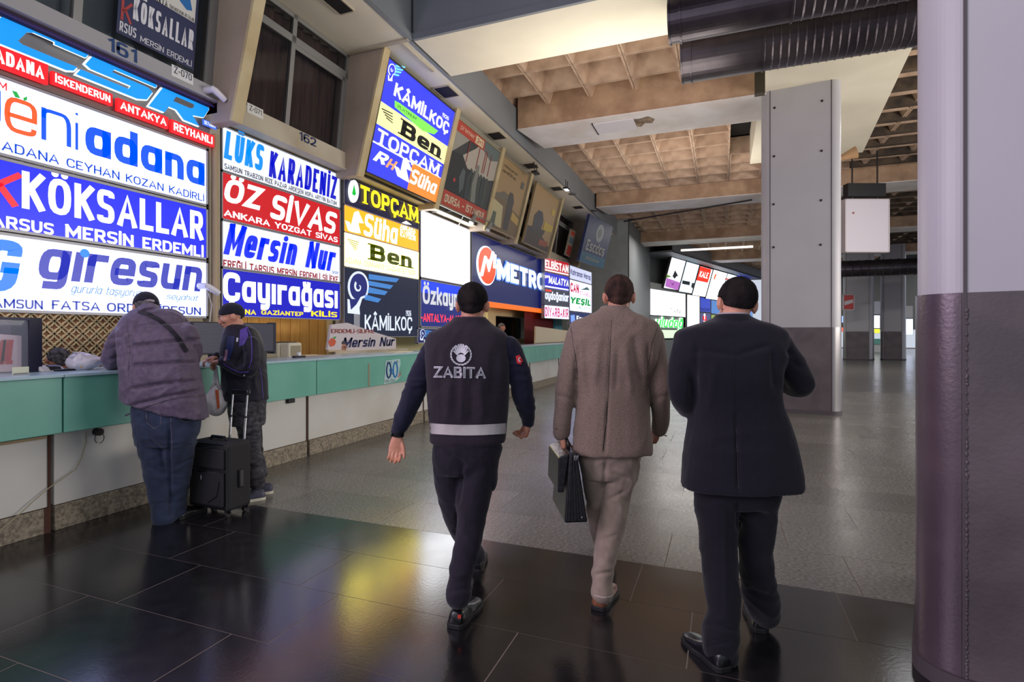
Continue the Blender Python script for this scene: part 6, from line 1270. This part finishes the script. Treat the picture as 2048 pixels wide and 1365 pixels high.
# ---------------------------------------------------------------- man in dark suit
def man3():
    F = Fig(1475, 2.55, 'person in a dark navy suit with elbows bent, nearest the pale column'); R = F.root
    body = MB(); c = F.p(1474, 608, .05); up = (.16, .12, 1); ax = head(body, c, (.16, .95, -.32), up, 1.0, neck=F.p(1462, 668, -.01), nr=.062)
    JR = [(632, 1438, 1494, .0, .056), (643, 1418, 1516, 0, .08), (652, 1388, 1546, 0, .098), (661, 1362, 1564, 0, .108), (673, 1351, 1571, 0, .118), (700, 1353, 1570, -.01, .13), (750, 1374, 1560, -.02, .14), (800, 1385, 1556, -.01, .135), (850, 1380, 1574, 0, .14), (900, 1373, 1588, 0, .15), (950, 1367, 1597, 0, .155), (974, 1366, 1599, 0, .155)]
    F.rows([(660, 1400, 1530, .0, .09), (720, 1395, 1540, 0, .105), (800, 1405, 1530, 0, .11), (900, 1410, 1550, 0, .11), (980, 1440, 1510, 0, .07)], body)
    LA = [(1376, 692, 0, .066), (1365, 740, -.01, .064), (1366, 790, .0, .060), (1378, 812, .09, .054), (1405, 790, .24, .046)]
    RA = [(1553, 690, 0, .066), (1580, 728, 0, .063), (1602, 768, .02, .057), (1580, 768, .14, .052), (1530, 748, .26, .044)]
    F.limb(LA, body, scale=.72); F.limb(RA, body, scale=.72)
    LL = [(1434, 990, 0, .105), (1435, 1050, -.01, .092), (1439, 1120, -.03, .080), (1446, 1190, -.06, .074), (1448, 1228, -.08, .068), (1441, 1266, -.09, .080), (1442, 1305, -.08, .076)]
    RL = [(1512, 990, 0, .102), (1512, 1050, .02, .085), (1511, 1105, .04, .076), (1515, 1155, .08, .078), (1522, 1198, .13, .082), (1530, 1228, .17, .070)]
    F.limb(RL, body, scale=.7); F.limb(LL, body, scale=.7)
    hand(body, F.p(1408, 788, .26), (.5, .6, .35), (0, -.4, 1), (.7, 0, .4), .95, curl=(.6, .7, .5)); hand(body, F.p(1524, 745, .28), (-.5, .6, .35), (0, -.4, 1), (-.7, 0, .4), .95, curl=(.6, .7, .5))
    b_ = finish('body', remesh(body, .0048, 3), m_skin2, R); hair(b_, c, ax, m_hairb, thick=.013); face(b_, c, ax)
    v = MB(); F.rows(JR, v, 2.7)
    for A in (LA, RA): F.limb(A, v, 5)
    v2 = remesh(v, .0085, 3)
    fo = [(F.p(1471, 830, -.15), F.p(1477, 985, -.17), .007, -.012), (F.p(1400, 700, -.12), F.p(1470, 712, -.15), .012, -.006), (F.p(1470, 712, -.15), F.p(1540, 690, -.12), .012, -.007), (F.p(1395, 690, -.12), F.p(1385, 800, -.1), .018, -.012), (F.p(1545, 700, -.1), F.p(1553, 780, -.1), .018, -.012), (F.p(1575, 700, -.05), F.p(1585, 712, -.05), .012, -.010), (F.p(1585, 722, -.05), F.p(1600, 735, -.05), .012, -.010), (F.p(1430, 730, -.14), F.p(1420, 820, -.14), .02, .006)]
    wrinkle(v2, .005, (5, 5, 5), fo, 7); j = finish('jacket', v2, cloth('navy_suit', (17, 15, 29), c2=(13, 11, 22), vs=240), R, label='dark navy suit jacket'); T = bvh(v2)
    col = MB(); loft(col, [sring(F.p((a + b) / 2, y, dd) + Vector((0, 0, 0)), Vector(((b - a) / 2 * F.k(), 0, 0)), Vector((0, ry, 0)), 2.2) for y, a, b, dd, ry in ((658, 1394, 1540, .0, .1), (645, 1416, 1516, .0, .088), (635, 1430, 1500, .0, .078), (629, 1434, 1496, .0, .07), (628, 1438, 1492, .0, .06))]); finish('collar', remesh(col, .006, 3), cloth('navy_suit', (22, 19, 36)), j)
    decal(F, 'vent_edge', line([(1471, 838), (1474, 900), (1477, 978)], 1.6), T, flat((8, 7, 14)), j, .002); decal(F, 'back_seam', line([(1466, 660), (1468, 750), (1471, 838)], .8), T, flat((10, 9, 16)), j, .002)
    sc_ = MB(); loft(sc_, [sring(F.p((a + b) / 2, y, dd), Vector(((b - a) / 2 * F.k(), 0, 0)), Vector((0, ry, 0)), 2.2) for y, a, b, dd, ry in ((634, 1434, 1496, .004, .072), (626, 1436, 1494, .006, .066))]); finish('shirt_collar', remesh(sc_, .005, 2), flat((170, 160, 170)), R)
    tr = MB(); F.rows([(950, 1395, 1565, 0, .12), (985, 1391, 1558, 0, .12), (1010, 1394, 1554, 0, .11)], tr); F.limb(RL, tr, 5); F.limb(LL, tr, 5)
    t2 = remesh(tr, .0085, 3); wrinkle(t2, .006, (7, 7, 7), [(F.p(1410, 1245, -.17), F.p(1475, 1262, -.17), .014, -.014), (F.p(1415, 1290, -.17), F.p(1465, 1282, -.17), .012, -.010), (F.p(1495, 1180, .0), F.p(1545, 1195, .05), .014, -.010), (F.p(1475, 1000, -.1), F.p(1475, 1060, -.1), .012, -.014), (F.p(1448, 1020, -.12), F.p(1452, 1240, -.15), .008, .005)], 8)
    finish('trousers', t2, cloth('suit_trouser', (15, 13, 25), c2=(12, 10, 20), vs=240), R)
    h1 = F.p(1452, 1338, -.17); h1.z = 0; shoe(F, h1, (-.30, .95), m_lea, m_rub, .29, w_=1.05, lab='black dress shoe'); h2 = F.p(1522, 1262, .14); h2.z = 0; shoe(F, h2, (.25, .97), m_lea, m_rub, .29, lab='black dress shoe')
# ---------------------------------------------------------------- leaning man in cap
def man4():
    F = Fig(330, 4.30, 'person in a quilted grey-violet jacket, jeans and cap leaning on the mint counter'); R = F.root
    body = MB(); c = F.p(292, 616, .26); up = (-.18, .45, 1); ax = head(body, c, (-.35, .8, -.45), up, 1.02, neck=F.p(304, 640, .16), nr=.066)
    JR = [(618, 280, 340, .2, .08, -.02), (628, 262, 360, .17, .12, -.03), (645, 246, 374, .12, .15, -.04), (670, 241, 382, .07, .17, -.06), (710, 244, 388, .03, .175, -.1), (750, 247, 396, .0, .18, -.14), (788, 249, 405, 0, .185, -.2), (818, 249, 410, 0, .185, -.27)]
    F.rows([(640, 265, 360, .14, .12), (720, 262, 375, .04, .14), (830, 280, 380, 0, .12)], body)
    LA = [(248, 668, .08, .078), (232, 695, .12, .076), (224, 722, .18, .068), (240, 728, .34, .056), (262, 730, .50, .045)]
    RA = [(374, 668, .08, .078), (384, 700, .14, .072), (378, 728, .26, .06), (350, 731, .42, .05), (325, 732, .52, .045)]
    F.limb(LA, body, scale=.7); F.limb(RA, body, scale=.7)
    LL = [(308, 860, 0, .128), (312, 900, .01, .118), (318, 950, .01, .100), (326, 1000, 0, .088), (330, 1034, -.01, .086)]
    RL = [(360, 860, 0, .125), (358, 900, .02, .108), (356, 950, .05, .090), (352, 995, .06, .078), (350, 1026, .06, .076)]
    F.limb(LL, body, scale=.55); F.limb(RL, body, scale=.55)
    hand(body, F.p(264, 731, .52), (.8, .4, -.1), (0, 0, -1), (-.4, .8, 0), .95); hand(body, F.p(322, 733, .53), (-.8, .3, -.1), (0, 0, -1), (.4, .8, 0), .95)
    b_ = finish('body', remesh(body, .006, 3), m_skin2, R); hair(b_, c, ax, m_hairg, 1.02, thick=.006); face(b_, c, ax, 1.02)
    cap_ = hair(R, c, ax, cloth('cap_navy', (26, 26, 44), c2=(20, 20, 34)), 1.02, line=lambda x, y: .022 - .1 * max(0, -y), thick=.017, amp=.0005, name='cap')
    r, f, u = ax; cc = Vector(c); mb = MB(); pts = [cc + r * .075 * math.cos(a) + f * (.08 + .075 * math.sin(a)) + u * (.03 - .012 * math.sin(a)) for a in np.linspace(0, math.pi, 12)]; mb.prism(pts, u * .006); obj('cap_brim', mb, cloth('cap_navy', (26, 26, 44)), cap_, local=True)
    cb = bvh(cap_.data); decal(F, 'cap_logo', line([(285, 605), (292, 602), (300, 601), (309, 603)], 4.5), cb, flat((176, 160, 172)), cap_, .003); decal(F, 'cap_strap', line([(287, 613), (296, 610), (306, 609)], 2.2), cb, flat((120, 96, 100)), cap_, .003)
    v = MB(); F.rows(JR, v, 2.4, 5)
    for A in (LA, RA): F.limb(A, v, 5)
    v2 = remesh(v, .010, 3)
    fo = []
    for y0_, y1_ in ((652, 640), (692, 680), (732, 724), (778, 760), (812, 782)):
        fo.append((F.p(262, y0_, -.10), F.p(330, (y0_ + y1_) / 2 - 2, -.16), .013, -.024)); fo.append((F.p(330, (y0_ + y1_) / 2 - 2, -.16), F.p(398, y1_, -.10), .013, -.024))
    for a, b in (((212, 700), (245, 690)), ((215, 680), (250, 672)), ((210, 722), (245, 712))): fo.append((F.p(*a, .04), F.p(*b, .0), .016, -.010))
    fo += [(F.p(255, 660, -.05), F.p(262, 770, -.1), .02, -.014), (F.p(282, 690, -.14), F.p(300, 770, -.16), .03, .010), (F.p(350, 700, -.15), F.p(362, 780, -.15), .03, .010)]
    wrinkle(v2, .009, (6, 6, 7), fo, 9, .003); j = finish('jacket', v2, cloth('quilt_violet', (92, 78, 98), c2=(76, 66, 84), vs=30, rough=.55, bump=.3), R, label='quilted grey-violet padded jacket'); T = bvh(v2)
    for y0_, y1_ in ((692, 680), (732, 724), (778, 760)): decal(F, 'quilt_seam', line([(254, y0_ + 1), (292, (y0_ * 3 + y1_) / 4 + 1), (330, (y0_ + y1_) / 2 - 1), (364, (y0_ + y1_ * 3) / 4), (394, y1_)], .9), T, flat((52, 44, 58)), j, .002)
    decal(F, 'quilt_seam', line([(254, 650), (260, 700), (256, 742)], .9), T, flat((52, 44, 58)), j, .002)
    vv = []; decal(F, 'jacket_hem', line([(250, 832), (275, 822), (303, 809), (335, 799), (370, 793), (408, 790)], 3), T, flat((64, 54, 70)), j, .006)
    decal(F, 'shoulder_strap', line([(276, 622), (296, 628), (318, 640), (340, 658), (358, 678), (374, 704)], 8.5), T, cloth('strap_black', (26, 22, 34)), R, .012)
    col = MB(); col.tube([F.p(300, 636, .14), F.p(297, 622, .2)], [.105, .085], 24); finish('collar', remesh(col, .008, 3), cloth('quilt_violet', (92, 78, 98)), j)
    tr = MB(); F.rows([(800, 270, 396, 0, .15), (830, 268, 397, 0, .155), (865, 272, 393, 0, .145), (890, 276, 388, 0, .12)], tr); F.limb(LL, tr, 5); F.limb(RL, tr, 5)
    t2 = remesh(tr, .009, 3); wrinkle(t2, .008, (7, 7, 9), [(F.p(338, 850, -.12), F.p(342, 1030, -.1), .014, -.020), (F.p(300, 880, -.1), F.p(325, 900, -.1), .012, -.012), (F.p(355, 930, -.1), F.p(385, 915, -.1), .012, -.012), (F.p(290, 1010, -.08), F.p(350, 1005, -.08), .014, -.008), (F.p(290, 930, -.1), F.p(330, 950, -.1), .014, -.008)], 10)
    tro = finish('jeans', t2, cloth('denim', (44, 54, 78), c2=(30, 38, 58), vs=9, bump=.3, bs=90), R, label='faded dark blue jeans'); T = bvh(t2)
    for pts in ([(292, 822), (320, 818), (322, 850), (308, 858), (294, 846), (292, 822)], [(356, 812), (384, 810), (386, 838), (372, 846), (358, 838), (356, 812)], [(342, 800), (342, 850), (345, 900)]): decal(F, 'pocket_stitching', line(pts, 1.1), T, flat((84, 82, 92)), tro, .003)
    h1 = F.p(322, 1052, -.06); h1.z = 0; shoe(F, h1, (-.1, 1), m_lea, m_rub, .29, w_=1.2, lab='black shoe'); h2 = F.p(352, 1038, .03); h2.z = 0; shoe(F, h2, (.25, 1), m_lea, m_rub, .29, w_=1.2, lab='black shoe')
# ---------------------------------------------------------------- man in woollen hat
def man5():
    F = Fig(498, 5.02, 'person in a black and violet tracksuit top and woollen hat beside the suitcase'); R = F.root
    fd = (-.86, .02, -.22); body = MB(); c = F.p(464, 634, -.02); ax = head(body, c, (-.82, -.42, -.22), (-.12, 0, 1), 1.0, neck=F.p(478, 668, 0), nr=.062)
    JR = [(650, 458, 496, .0, .07), (660, 453, 508, 0, .12), (674, 450, 517, 0, .16), (700, 447, 524, 0, .185), (730, 447, 527, 0, .18), (765, 449, 530, 0, .17), (800, 452, 532, 0, .17)]
    F.rows([(664, 462, 505, .0, .12), (730, 456, 516, 0, .13), (810, 462, 522, 0, .13)], body)
    LA = [(502, 688, -.16, .066), (504, 715, -.19, .064), (498, 741, -.20, .060), (474, 738, -.20, .050), (446, 724, -.17, .040)]
    RA = [(472, 686, .14, .062), (458, 705, .12, .058), (446, 722, .06, .05), (438, 718, -.02, .044), (434, 714, -.06, .040)]
    F.limb(LA, body, scale=.72); F.limb(RA, body, scale=.72)
    LL = [(492, 815, -.07, .098), (496, 850, -.08, .092), (503, 900, -.08, .078), (510, 945, -.08, .070), (514, 965, -.08, .066)]
    RL = [(500, 815, .08, .095), (504, 860, .08, .085), (510, 910, .1, .072), (520, 948, .1, .066)]
    F.limb(LL, body, scale=.68); F.limb(RL, body, scale=.68)
    hand(body, F.p(444, 723, -.17), (-.95, .1, -.1), (0, .1, -1), (0, 1, .2), .95, curl=(.9, 1.0, .6)); hand(body, F.p(434, 715, -.07), (-.6, -.5, -.15), (0, 0, -1), (.4, -.8, 0), .95, curl=(.5, .7, .5))
    b_ = finish('body', remesh(body, .0055, 3), m_skin2, R); face(b_, c, ax)
    hat = hair(R, c, ax, cloth('wool_navy', (20, 22, 36), bump=.6, bs=180), line=lambda x, y: .026 + .1 * y if y > -.02 else .024 + (y + .02) * .5, thick=.014, amp=.001, name='woollen_hat')
    v = MB(); F.rows(JR, v, 2.4, 5)
    for A in (LA, RA): F.limb(A, v, 5)
    v2 = remesh(v, .009, 3); wrinkle(v2, .006, (7, 7, 7), [(F.p(515, 720, -.2), F.p(480, 752, -.2), .016, -.01), (F.p(490, 700, -.2), F.p(470, 740, -.2), .02, -.012), (F.p(505, 760, -.2), F.p(500, 795, -.2), .02, -.006)], 12)
    j = finish('jacket', v2, cloth('track_black', (24, 22, 38), c2=(19, 17, 30), rough=.6), R, label='black tracksuit top with violet piping'); T = bvh(v2); mv = cloth('violet_panel_cloth', (84, 62, 150), rough=.5); mt = cloth('blue_panel_cloth', (30, 40, 86), rough=.5)
    decal(F, 'violet_panel', ([(480, 660), (493, 654), (497, 672), (488, 690), (478, 694)], [(0, 1, 2, 3, 4)]), T, mv, j, .005)
    decal(F, 'blue_panel', ([(456, 672), (470, 672), (466, 700), (458, 722), (448, 716)], [(0, 1, 2, 3, 4)]), T, mt, j, .005)
    decal(F, 'piping', line([(493, 652), (502, 672), (504, 700), (503, 722), (498, 736)], 1.8), T, mv, j, .006); decal(F, 'piping', line([(498, 744), (480, 746), (462, 738), (446, 728)], 1.8), T, mv, j, .006); decal(F, 'piping', line([(520, 735), (524, 765), (526, 798)], 1.2), T, mv, j, .006)
    decal(F, 'chest_print', line([(453, 700), (452, 712), (449, 722)], 5), T, flat((150, 110, 130)), j, .006); decal(F, 'white_badge', line([(475, 676), (474, 684)], 4), T, flat((200, 196, 214)), j, .006); decal(F, 'white_mark', line([(487, 751), (490, 752)], 2.6), T, flat((220, 220, 220)), j, .006)
    col = MB(); col.tube([F.p(480, 672, 0), F.p(476, 660, 0), F.p(474, 650, -.01)], [.105, .088, .082], 24); finish('collar', remesh(col, .007, 3), cloth('track_black', (24, 22, 38)), j)
    tr = MB(); F.rows([(792, 460, 528, 0, .15), (820, 462, 527, 0, .15), (850, 466, 526, 0, .13)], tr); F.limb(LL, tr, 5); F.limb(RL, tr, 5)
    t2 = remesh(tr, .009, 3); wrinkle(t2, .008, (8, 8, 10), [], 13); finish('camouflage_trousers', t2, cloth('camouflage', (74, 72, 78), c2=(28, 28, 34), vs=16, stretch=(1, 1, 2)), R, label='dark grey camouflage trousers')
    ms = flat((214, 208, 190)); h1 = F.p(530, 985, -.13); h1.z = 0; s1 = shoe(F, h1, (-.8, -.55), flat((60, 60, 78)), ms, .27, w_=1.0, lab='grey trainer with a pale sole'); h2 = F.p(546, 972, .06); h2.z = 0; shoe(F, h2, (-.8, -.35), flat((60, 60, 78)), ms, .27, lab='grey trainer with a pale sole')
    q = F.p(450, 723, -.17); obj('wristband', MB().tube([q + Vector((.012, 0, 0)), q - Vector((.012, 0, 0))], .034, 18), flat((222, 218, 224)), R, local=True)
    # bag hanging from the hand
    p = F.p(432, 790, -.10); K = empty('carrier_bag', F.root.matrix_basis @ Vector((p.x, p.y, p.z - .2)) if False else at(432, 833, 4.92), 'translucent white carrier bag with an orange print hanging from a hand', 'bag', rz=YAW); WL[K.name] = Vector((0, 0, 0))
    s_ = 4.92 / FPX; W_ = 25 * s_; H = 62 * s_
    def bf(v):
        n = noise.noise(v * 1.8 + Vector((4, 1, 0))) * .12 + noise.noise(v * Vector((6, 6, 1.5))) * .09; z = v.z
        k = (1 - .45 * max(0, z)) ; return Vector(((v.x * k * (1 + n)) * W_ , v.y * k * .07 * (1 + n), H * .5 + z * H * .5))
    m_cb = mat('thin_film', (208, 206, 208), .3, 0, .6, 26, alpha=.93); obj('bag_body', blob(bf, 36, 26), m_cb, K, local=True, smooth=True)
    for sg in (-1, 1): obj('bag_handle', MB().tube([(sg * .035, 0, H * .86), (sg * .012 , 0, H * 1.1), (-.003 + sg * .006, .0, H * 1.55), (-.008, 0, H * 1.76)], [.024, .016, .010, .009], 8), m_cb, K, local=True, smooth=True)
    mb = MB(); v_ = []
    for a, b in ((.3, .98), (.62, 1.0), (.75, .35), (.52, .28)): v_.append((W_ * a * .8, -.062, H * b * .88))
    mb.prism(v_, (0, -.003, 0)); obj('orange_print', mb, flat((206, 104, 66)), K, local=True)
# ---------------------------------------------------------------- clerks
def clerk(px, py, X, lab, fdir, shirt, hm, sc=1.0, glasses=False, stand=False, bald=False):
    q = hitX(px, py, X); d = (q - CAM).dot(FW); F = Fig(px, d, lab); R = F.root; zc = q.z
    f = Vector(fdir).normalized(); fh = Vector((f.x, f.y, 0)).normalized(); sd = Vector((-fh.y, fh.x, 0)); u = Vector((0, 0, 1)); c = Vector((0, 0, zc)); body = MB()
    nk = c - u * .17 - fh * .02; ax = head(body, c, f, neck=nk, nr=.058); sh = MB()
    def tor(mb, k): loft(mb, [sring(c + u * z + fh * o, sd * a * k, fh * b * k, 2.4, 20) for z, a, b, o in ((-.66, .16, .12, -.03), (-.5, .16, .125, -.03), (-.35, .175, .125, -.03), (-.24, .19, .11, -.03), (-.17, .15, .085, -.03), (-.135, .075, .065, -.02))])
    tor(body, .85); tor(sh, 1.03)
    hz = zc - .72
    for s_ in (1, -1):
        a = [c + sd * s_ * .19 - u * .22 - fh * .03, c + sd * s_ * .23 - u * .45, c + sd * s_ * .16 - u * .52 + fh * .22]; body.tube(a, [.05, .042, .032], 12); sh.tube(a[:2] + [a[1] * .3 + a[2] * .7], [.064, .055, .045], 14)
        hand(body, a[2], fh, -u, -sd * s_, .9)
        hip = c + sd * s_ * .09 - u * .66 - fh * .03; kn = Vector((hip.x, hip.y, .46)) + fh * .03; an = Vector((kn.x, kn.y, .06)); body.tube([hip, kn, an, an + fh * .14 - u * .02], [.08, .06, .042, .035], 12)
    b_ = finish('body', remesh(body, .007, 2), m_skin, R); 
    hair(b_, c, ax, hm, thick=.006 if not bald else .003); face(b_, c, ax, glasses=glasses)
    s2_ = remesh(sh, .010, 2); wrinkle(s2_, .005, seed=px % 7); finish('shirt', s2_, cloth('shirt_%02x%02x%02x' % shirt, shirt), R)
    t = MB(); 
    for s_ in (1, -1):
        hip = c + sd * s_ * .09 - u * .66 - fh * .03; kn = Vector((hip.x, hip.y, .46)) + fh * .03; an = Vector((kn.x, kn.y, .1)); t.tube([hip, kn, an], [.095, .075, .06], 12)
    loft(t, [sring(c + u * z - fh * .03, sd * .17, fh * .13, 2.4, 20) for z in (-.74, -.6)]); finish('trousers', remesh(t, .012, 2), cloth('clerk_trouser', (40, 40, 50)), R)
    for s_ in (1, -1): an = c + sd * s_ * .09 - fh * .03; hl = Vector((an.x, an.y, 0)) - fh * .03; shoe(F, hl, (fh.x, fh.y), m_lea, m_rub, .27)
    return F
man1(); man2(); man3(); man4(); man5()
clerk(116, 722, -5.55, 'person with short grey hair looking down behind the nearest counter', (.5, -.25, -.75), (150, 150, 160), m_hairg)
clerk(678, 693, -5.5, 'person with glasses in a dark shirt seated behind the counter, facing right', (.96, -.1, -.22), (30, 30, 44), m_hairg, glasses=True)
clerk(1003, 655, -5.9, 'person in an olive shirt standing before a dark pane behind the far counter', (.9, .1, -.1), (96, 92, 66), m_hairg, stand=True)
clerk(1029, 687, -5.5, 'person with dark hair just showing above the far counter', (.5, -.85, -.05), (60, 50, 60), m_hairb)
clerk(973, 668, -5.55, 'person in blue mostly hidden behind the uniformed man', (.3, .9, 0), (40, 60, 120), mat('blue_cap', (40, 60, 110), .7))
# ------------------------------------------------------------------ suitcase
A_, B_, C_ = hitZ(379, 1020, .02), hitZ(456, 1034, .02), hitZ(503, 1003, .02)
SU = (B_ - A_); SU.z = 0; wS = SU.length; SU.normalize(); SN = Vector((SU.y, -SU.x, 0)); dS = .23
SPn = Panel((A_.x, A_.y, 0), SU, (0, 0, 1)); hS = SPn.hit(430, 886)[1]
S = empty('suitcase', SPn.pt(wS / 2, 0, -dS / 2), 'black fabric suitcase on wheels with its chrome handle pulled up, standing on the floor', 'suitcase')
m_sf = mat('suitcase_fabric', (30, 29, 33), .75, 0, .3, 260, c2=(22, 21, 25), vscale=200)
mb = MB(); SPn.box(mb, 0, wS, .05, hS, -dS, 0); obj('shell', mb, m_sf, S, bevel=.028)
mb = MB(); SPn.box(mb, .03, wS - .03, .09, hS * .62, 0, .028); obj('lower_pocket', mb, m_sf, S, bevel=.014)
mb = MB(); SPn.box(mb, .03, wS - .03, hS * .65, hS - .05, 0, .018); obj('upper_pocket', mb, m_sf, S, bevel=.012)
def stp(pts, r, nm='piping', m_=None, n=.0): obj(nm, MB().tube([SPn.pt(a, b, n) for a, b in pts], r, 8), m_ or mat('suitcase_piping', (14, 14, 16), .4), S)
stp([(.015, .07), (.015, hS - .04), (.04, hS - .012), (wS - .04, hS - .012), (wS - .015, hS - .04), (wS - .015, .07), (.015, .07)], .007)
stp([(wS * t_, hS * (.60 + .05 * math.sin(t_ * 3.14))) for t_ in (.08, .3, .5, .7, .92)], .005, 'zip', None, .03)
stp([(wS * .58, .12), (wS * .8, hS * .3), (wS * .86, hS * .5)], .004, 'zip', None, .03); stp([(wS * .42, hS * .56), (wS * .42, hS * .50)], .005, 'zip_pull', mat('chrome', (200, 200, 205), .15, 1), .036); stp([(wS * .32, hS * .60), (wS * .54, hS * .62)], .005, 'zip_pull', mat('chrome', (200, 200, 205), .15, 1), .034)
stp([(wS * .40, hS * .92), (wS * .62, hS * .93)], .004, 'name_plate', mat('chrome', (200, 200, 205), .15, 1), .02)
stp([(wS * .3, hS), (wS * .34, hS + .028), (wS * .66, hS + .028), (wS * .7, hS)], .012, 'carry_handle', m_lea, -dS * .4)
for a in (.04, wS - .04):
    for b in (-.03, -dS + .03):
        obj('wheel', MB().tube([SPn.pt(a - .014, .025, b), SPn.pt(a + .014, .025, b)], .025, 18), m_rub, S); obj('wheel_housing', MB().tube([SPn.pt(a, .03, b), SPn.pt(a, .07, b)], [.018, .03], 12), m_lea, S)
mch = mat('chrome_rod', (205, 205, 212), .2, .9); RB = Panel(SPn.pt(0, 0, -dS + .03), SU, (0, 0, 1)); 
hu = [RB.hit(459, 884)[0], RB.hit(488, 886)[0]]; ht = RB.hit(478, 789)[1]
for k, u in enumerate(hu):
    u2 = RB.hit((466, 495)[k], 789)[0]; obj('handle_rod', MB().tube([RB.pt(u, hS - .02), RB.pt((u + u2) / 2, (hS + ht) / 2)], .0105, 12), mch, S); obj('handle_rod', MB().tube([RB.pt((u + u2) / 2, (hS + ht) / 2), RB.pt(u2, ht)], .008, 12), mch, S); obj('rod_collar', MB().tube([RB.pt((u + u2) / 2, (hS + ht) / 2 - .008), RB.pt((u + u2) / 2, (hS + ht) / 2 + .008)], .014, 12), m_lea, S)
g0_, g1_ = RB.hit(463, 784)[0], RB.hit(499, 784)[0]; mb = MB(); RB.box(mb, g0_, g1_, ht - .004, ht + .042, -.018, .018); obj('grip', mb, m_lea, S, bevel=.012)
mb = MB(); SPn.box(mb, wS, wS + .02, hS * .38, hS * .62, -dS * .6, -dS * .4); obj('side_handle', mb, m_lea, S, bevel=.008)
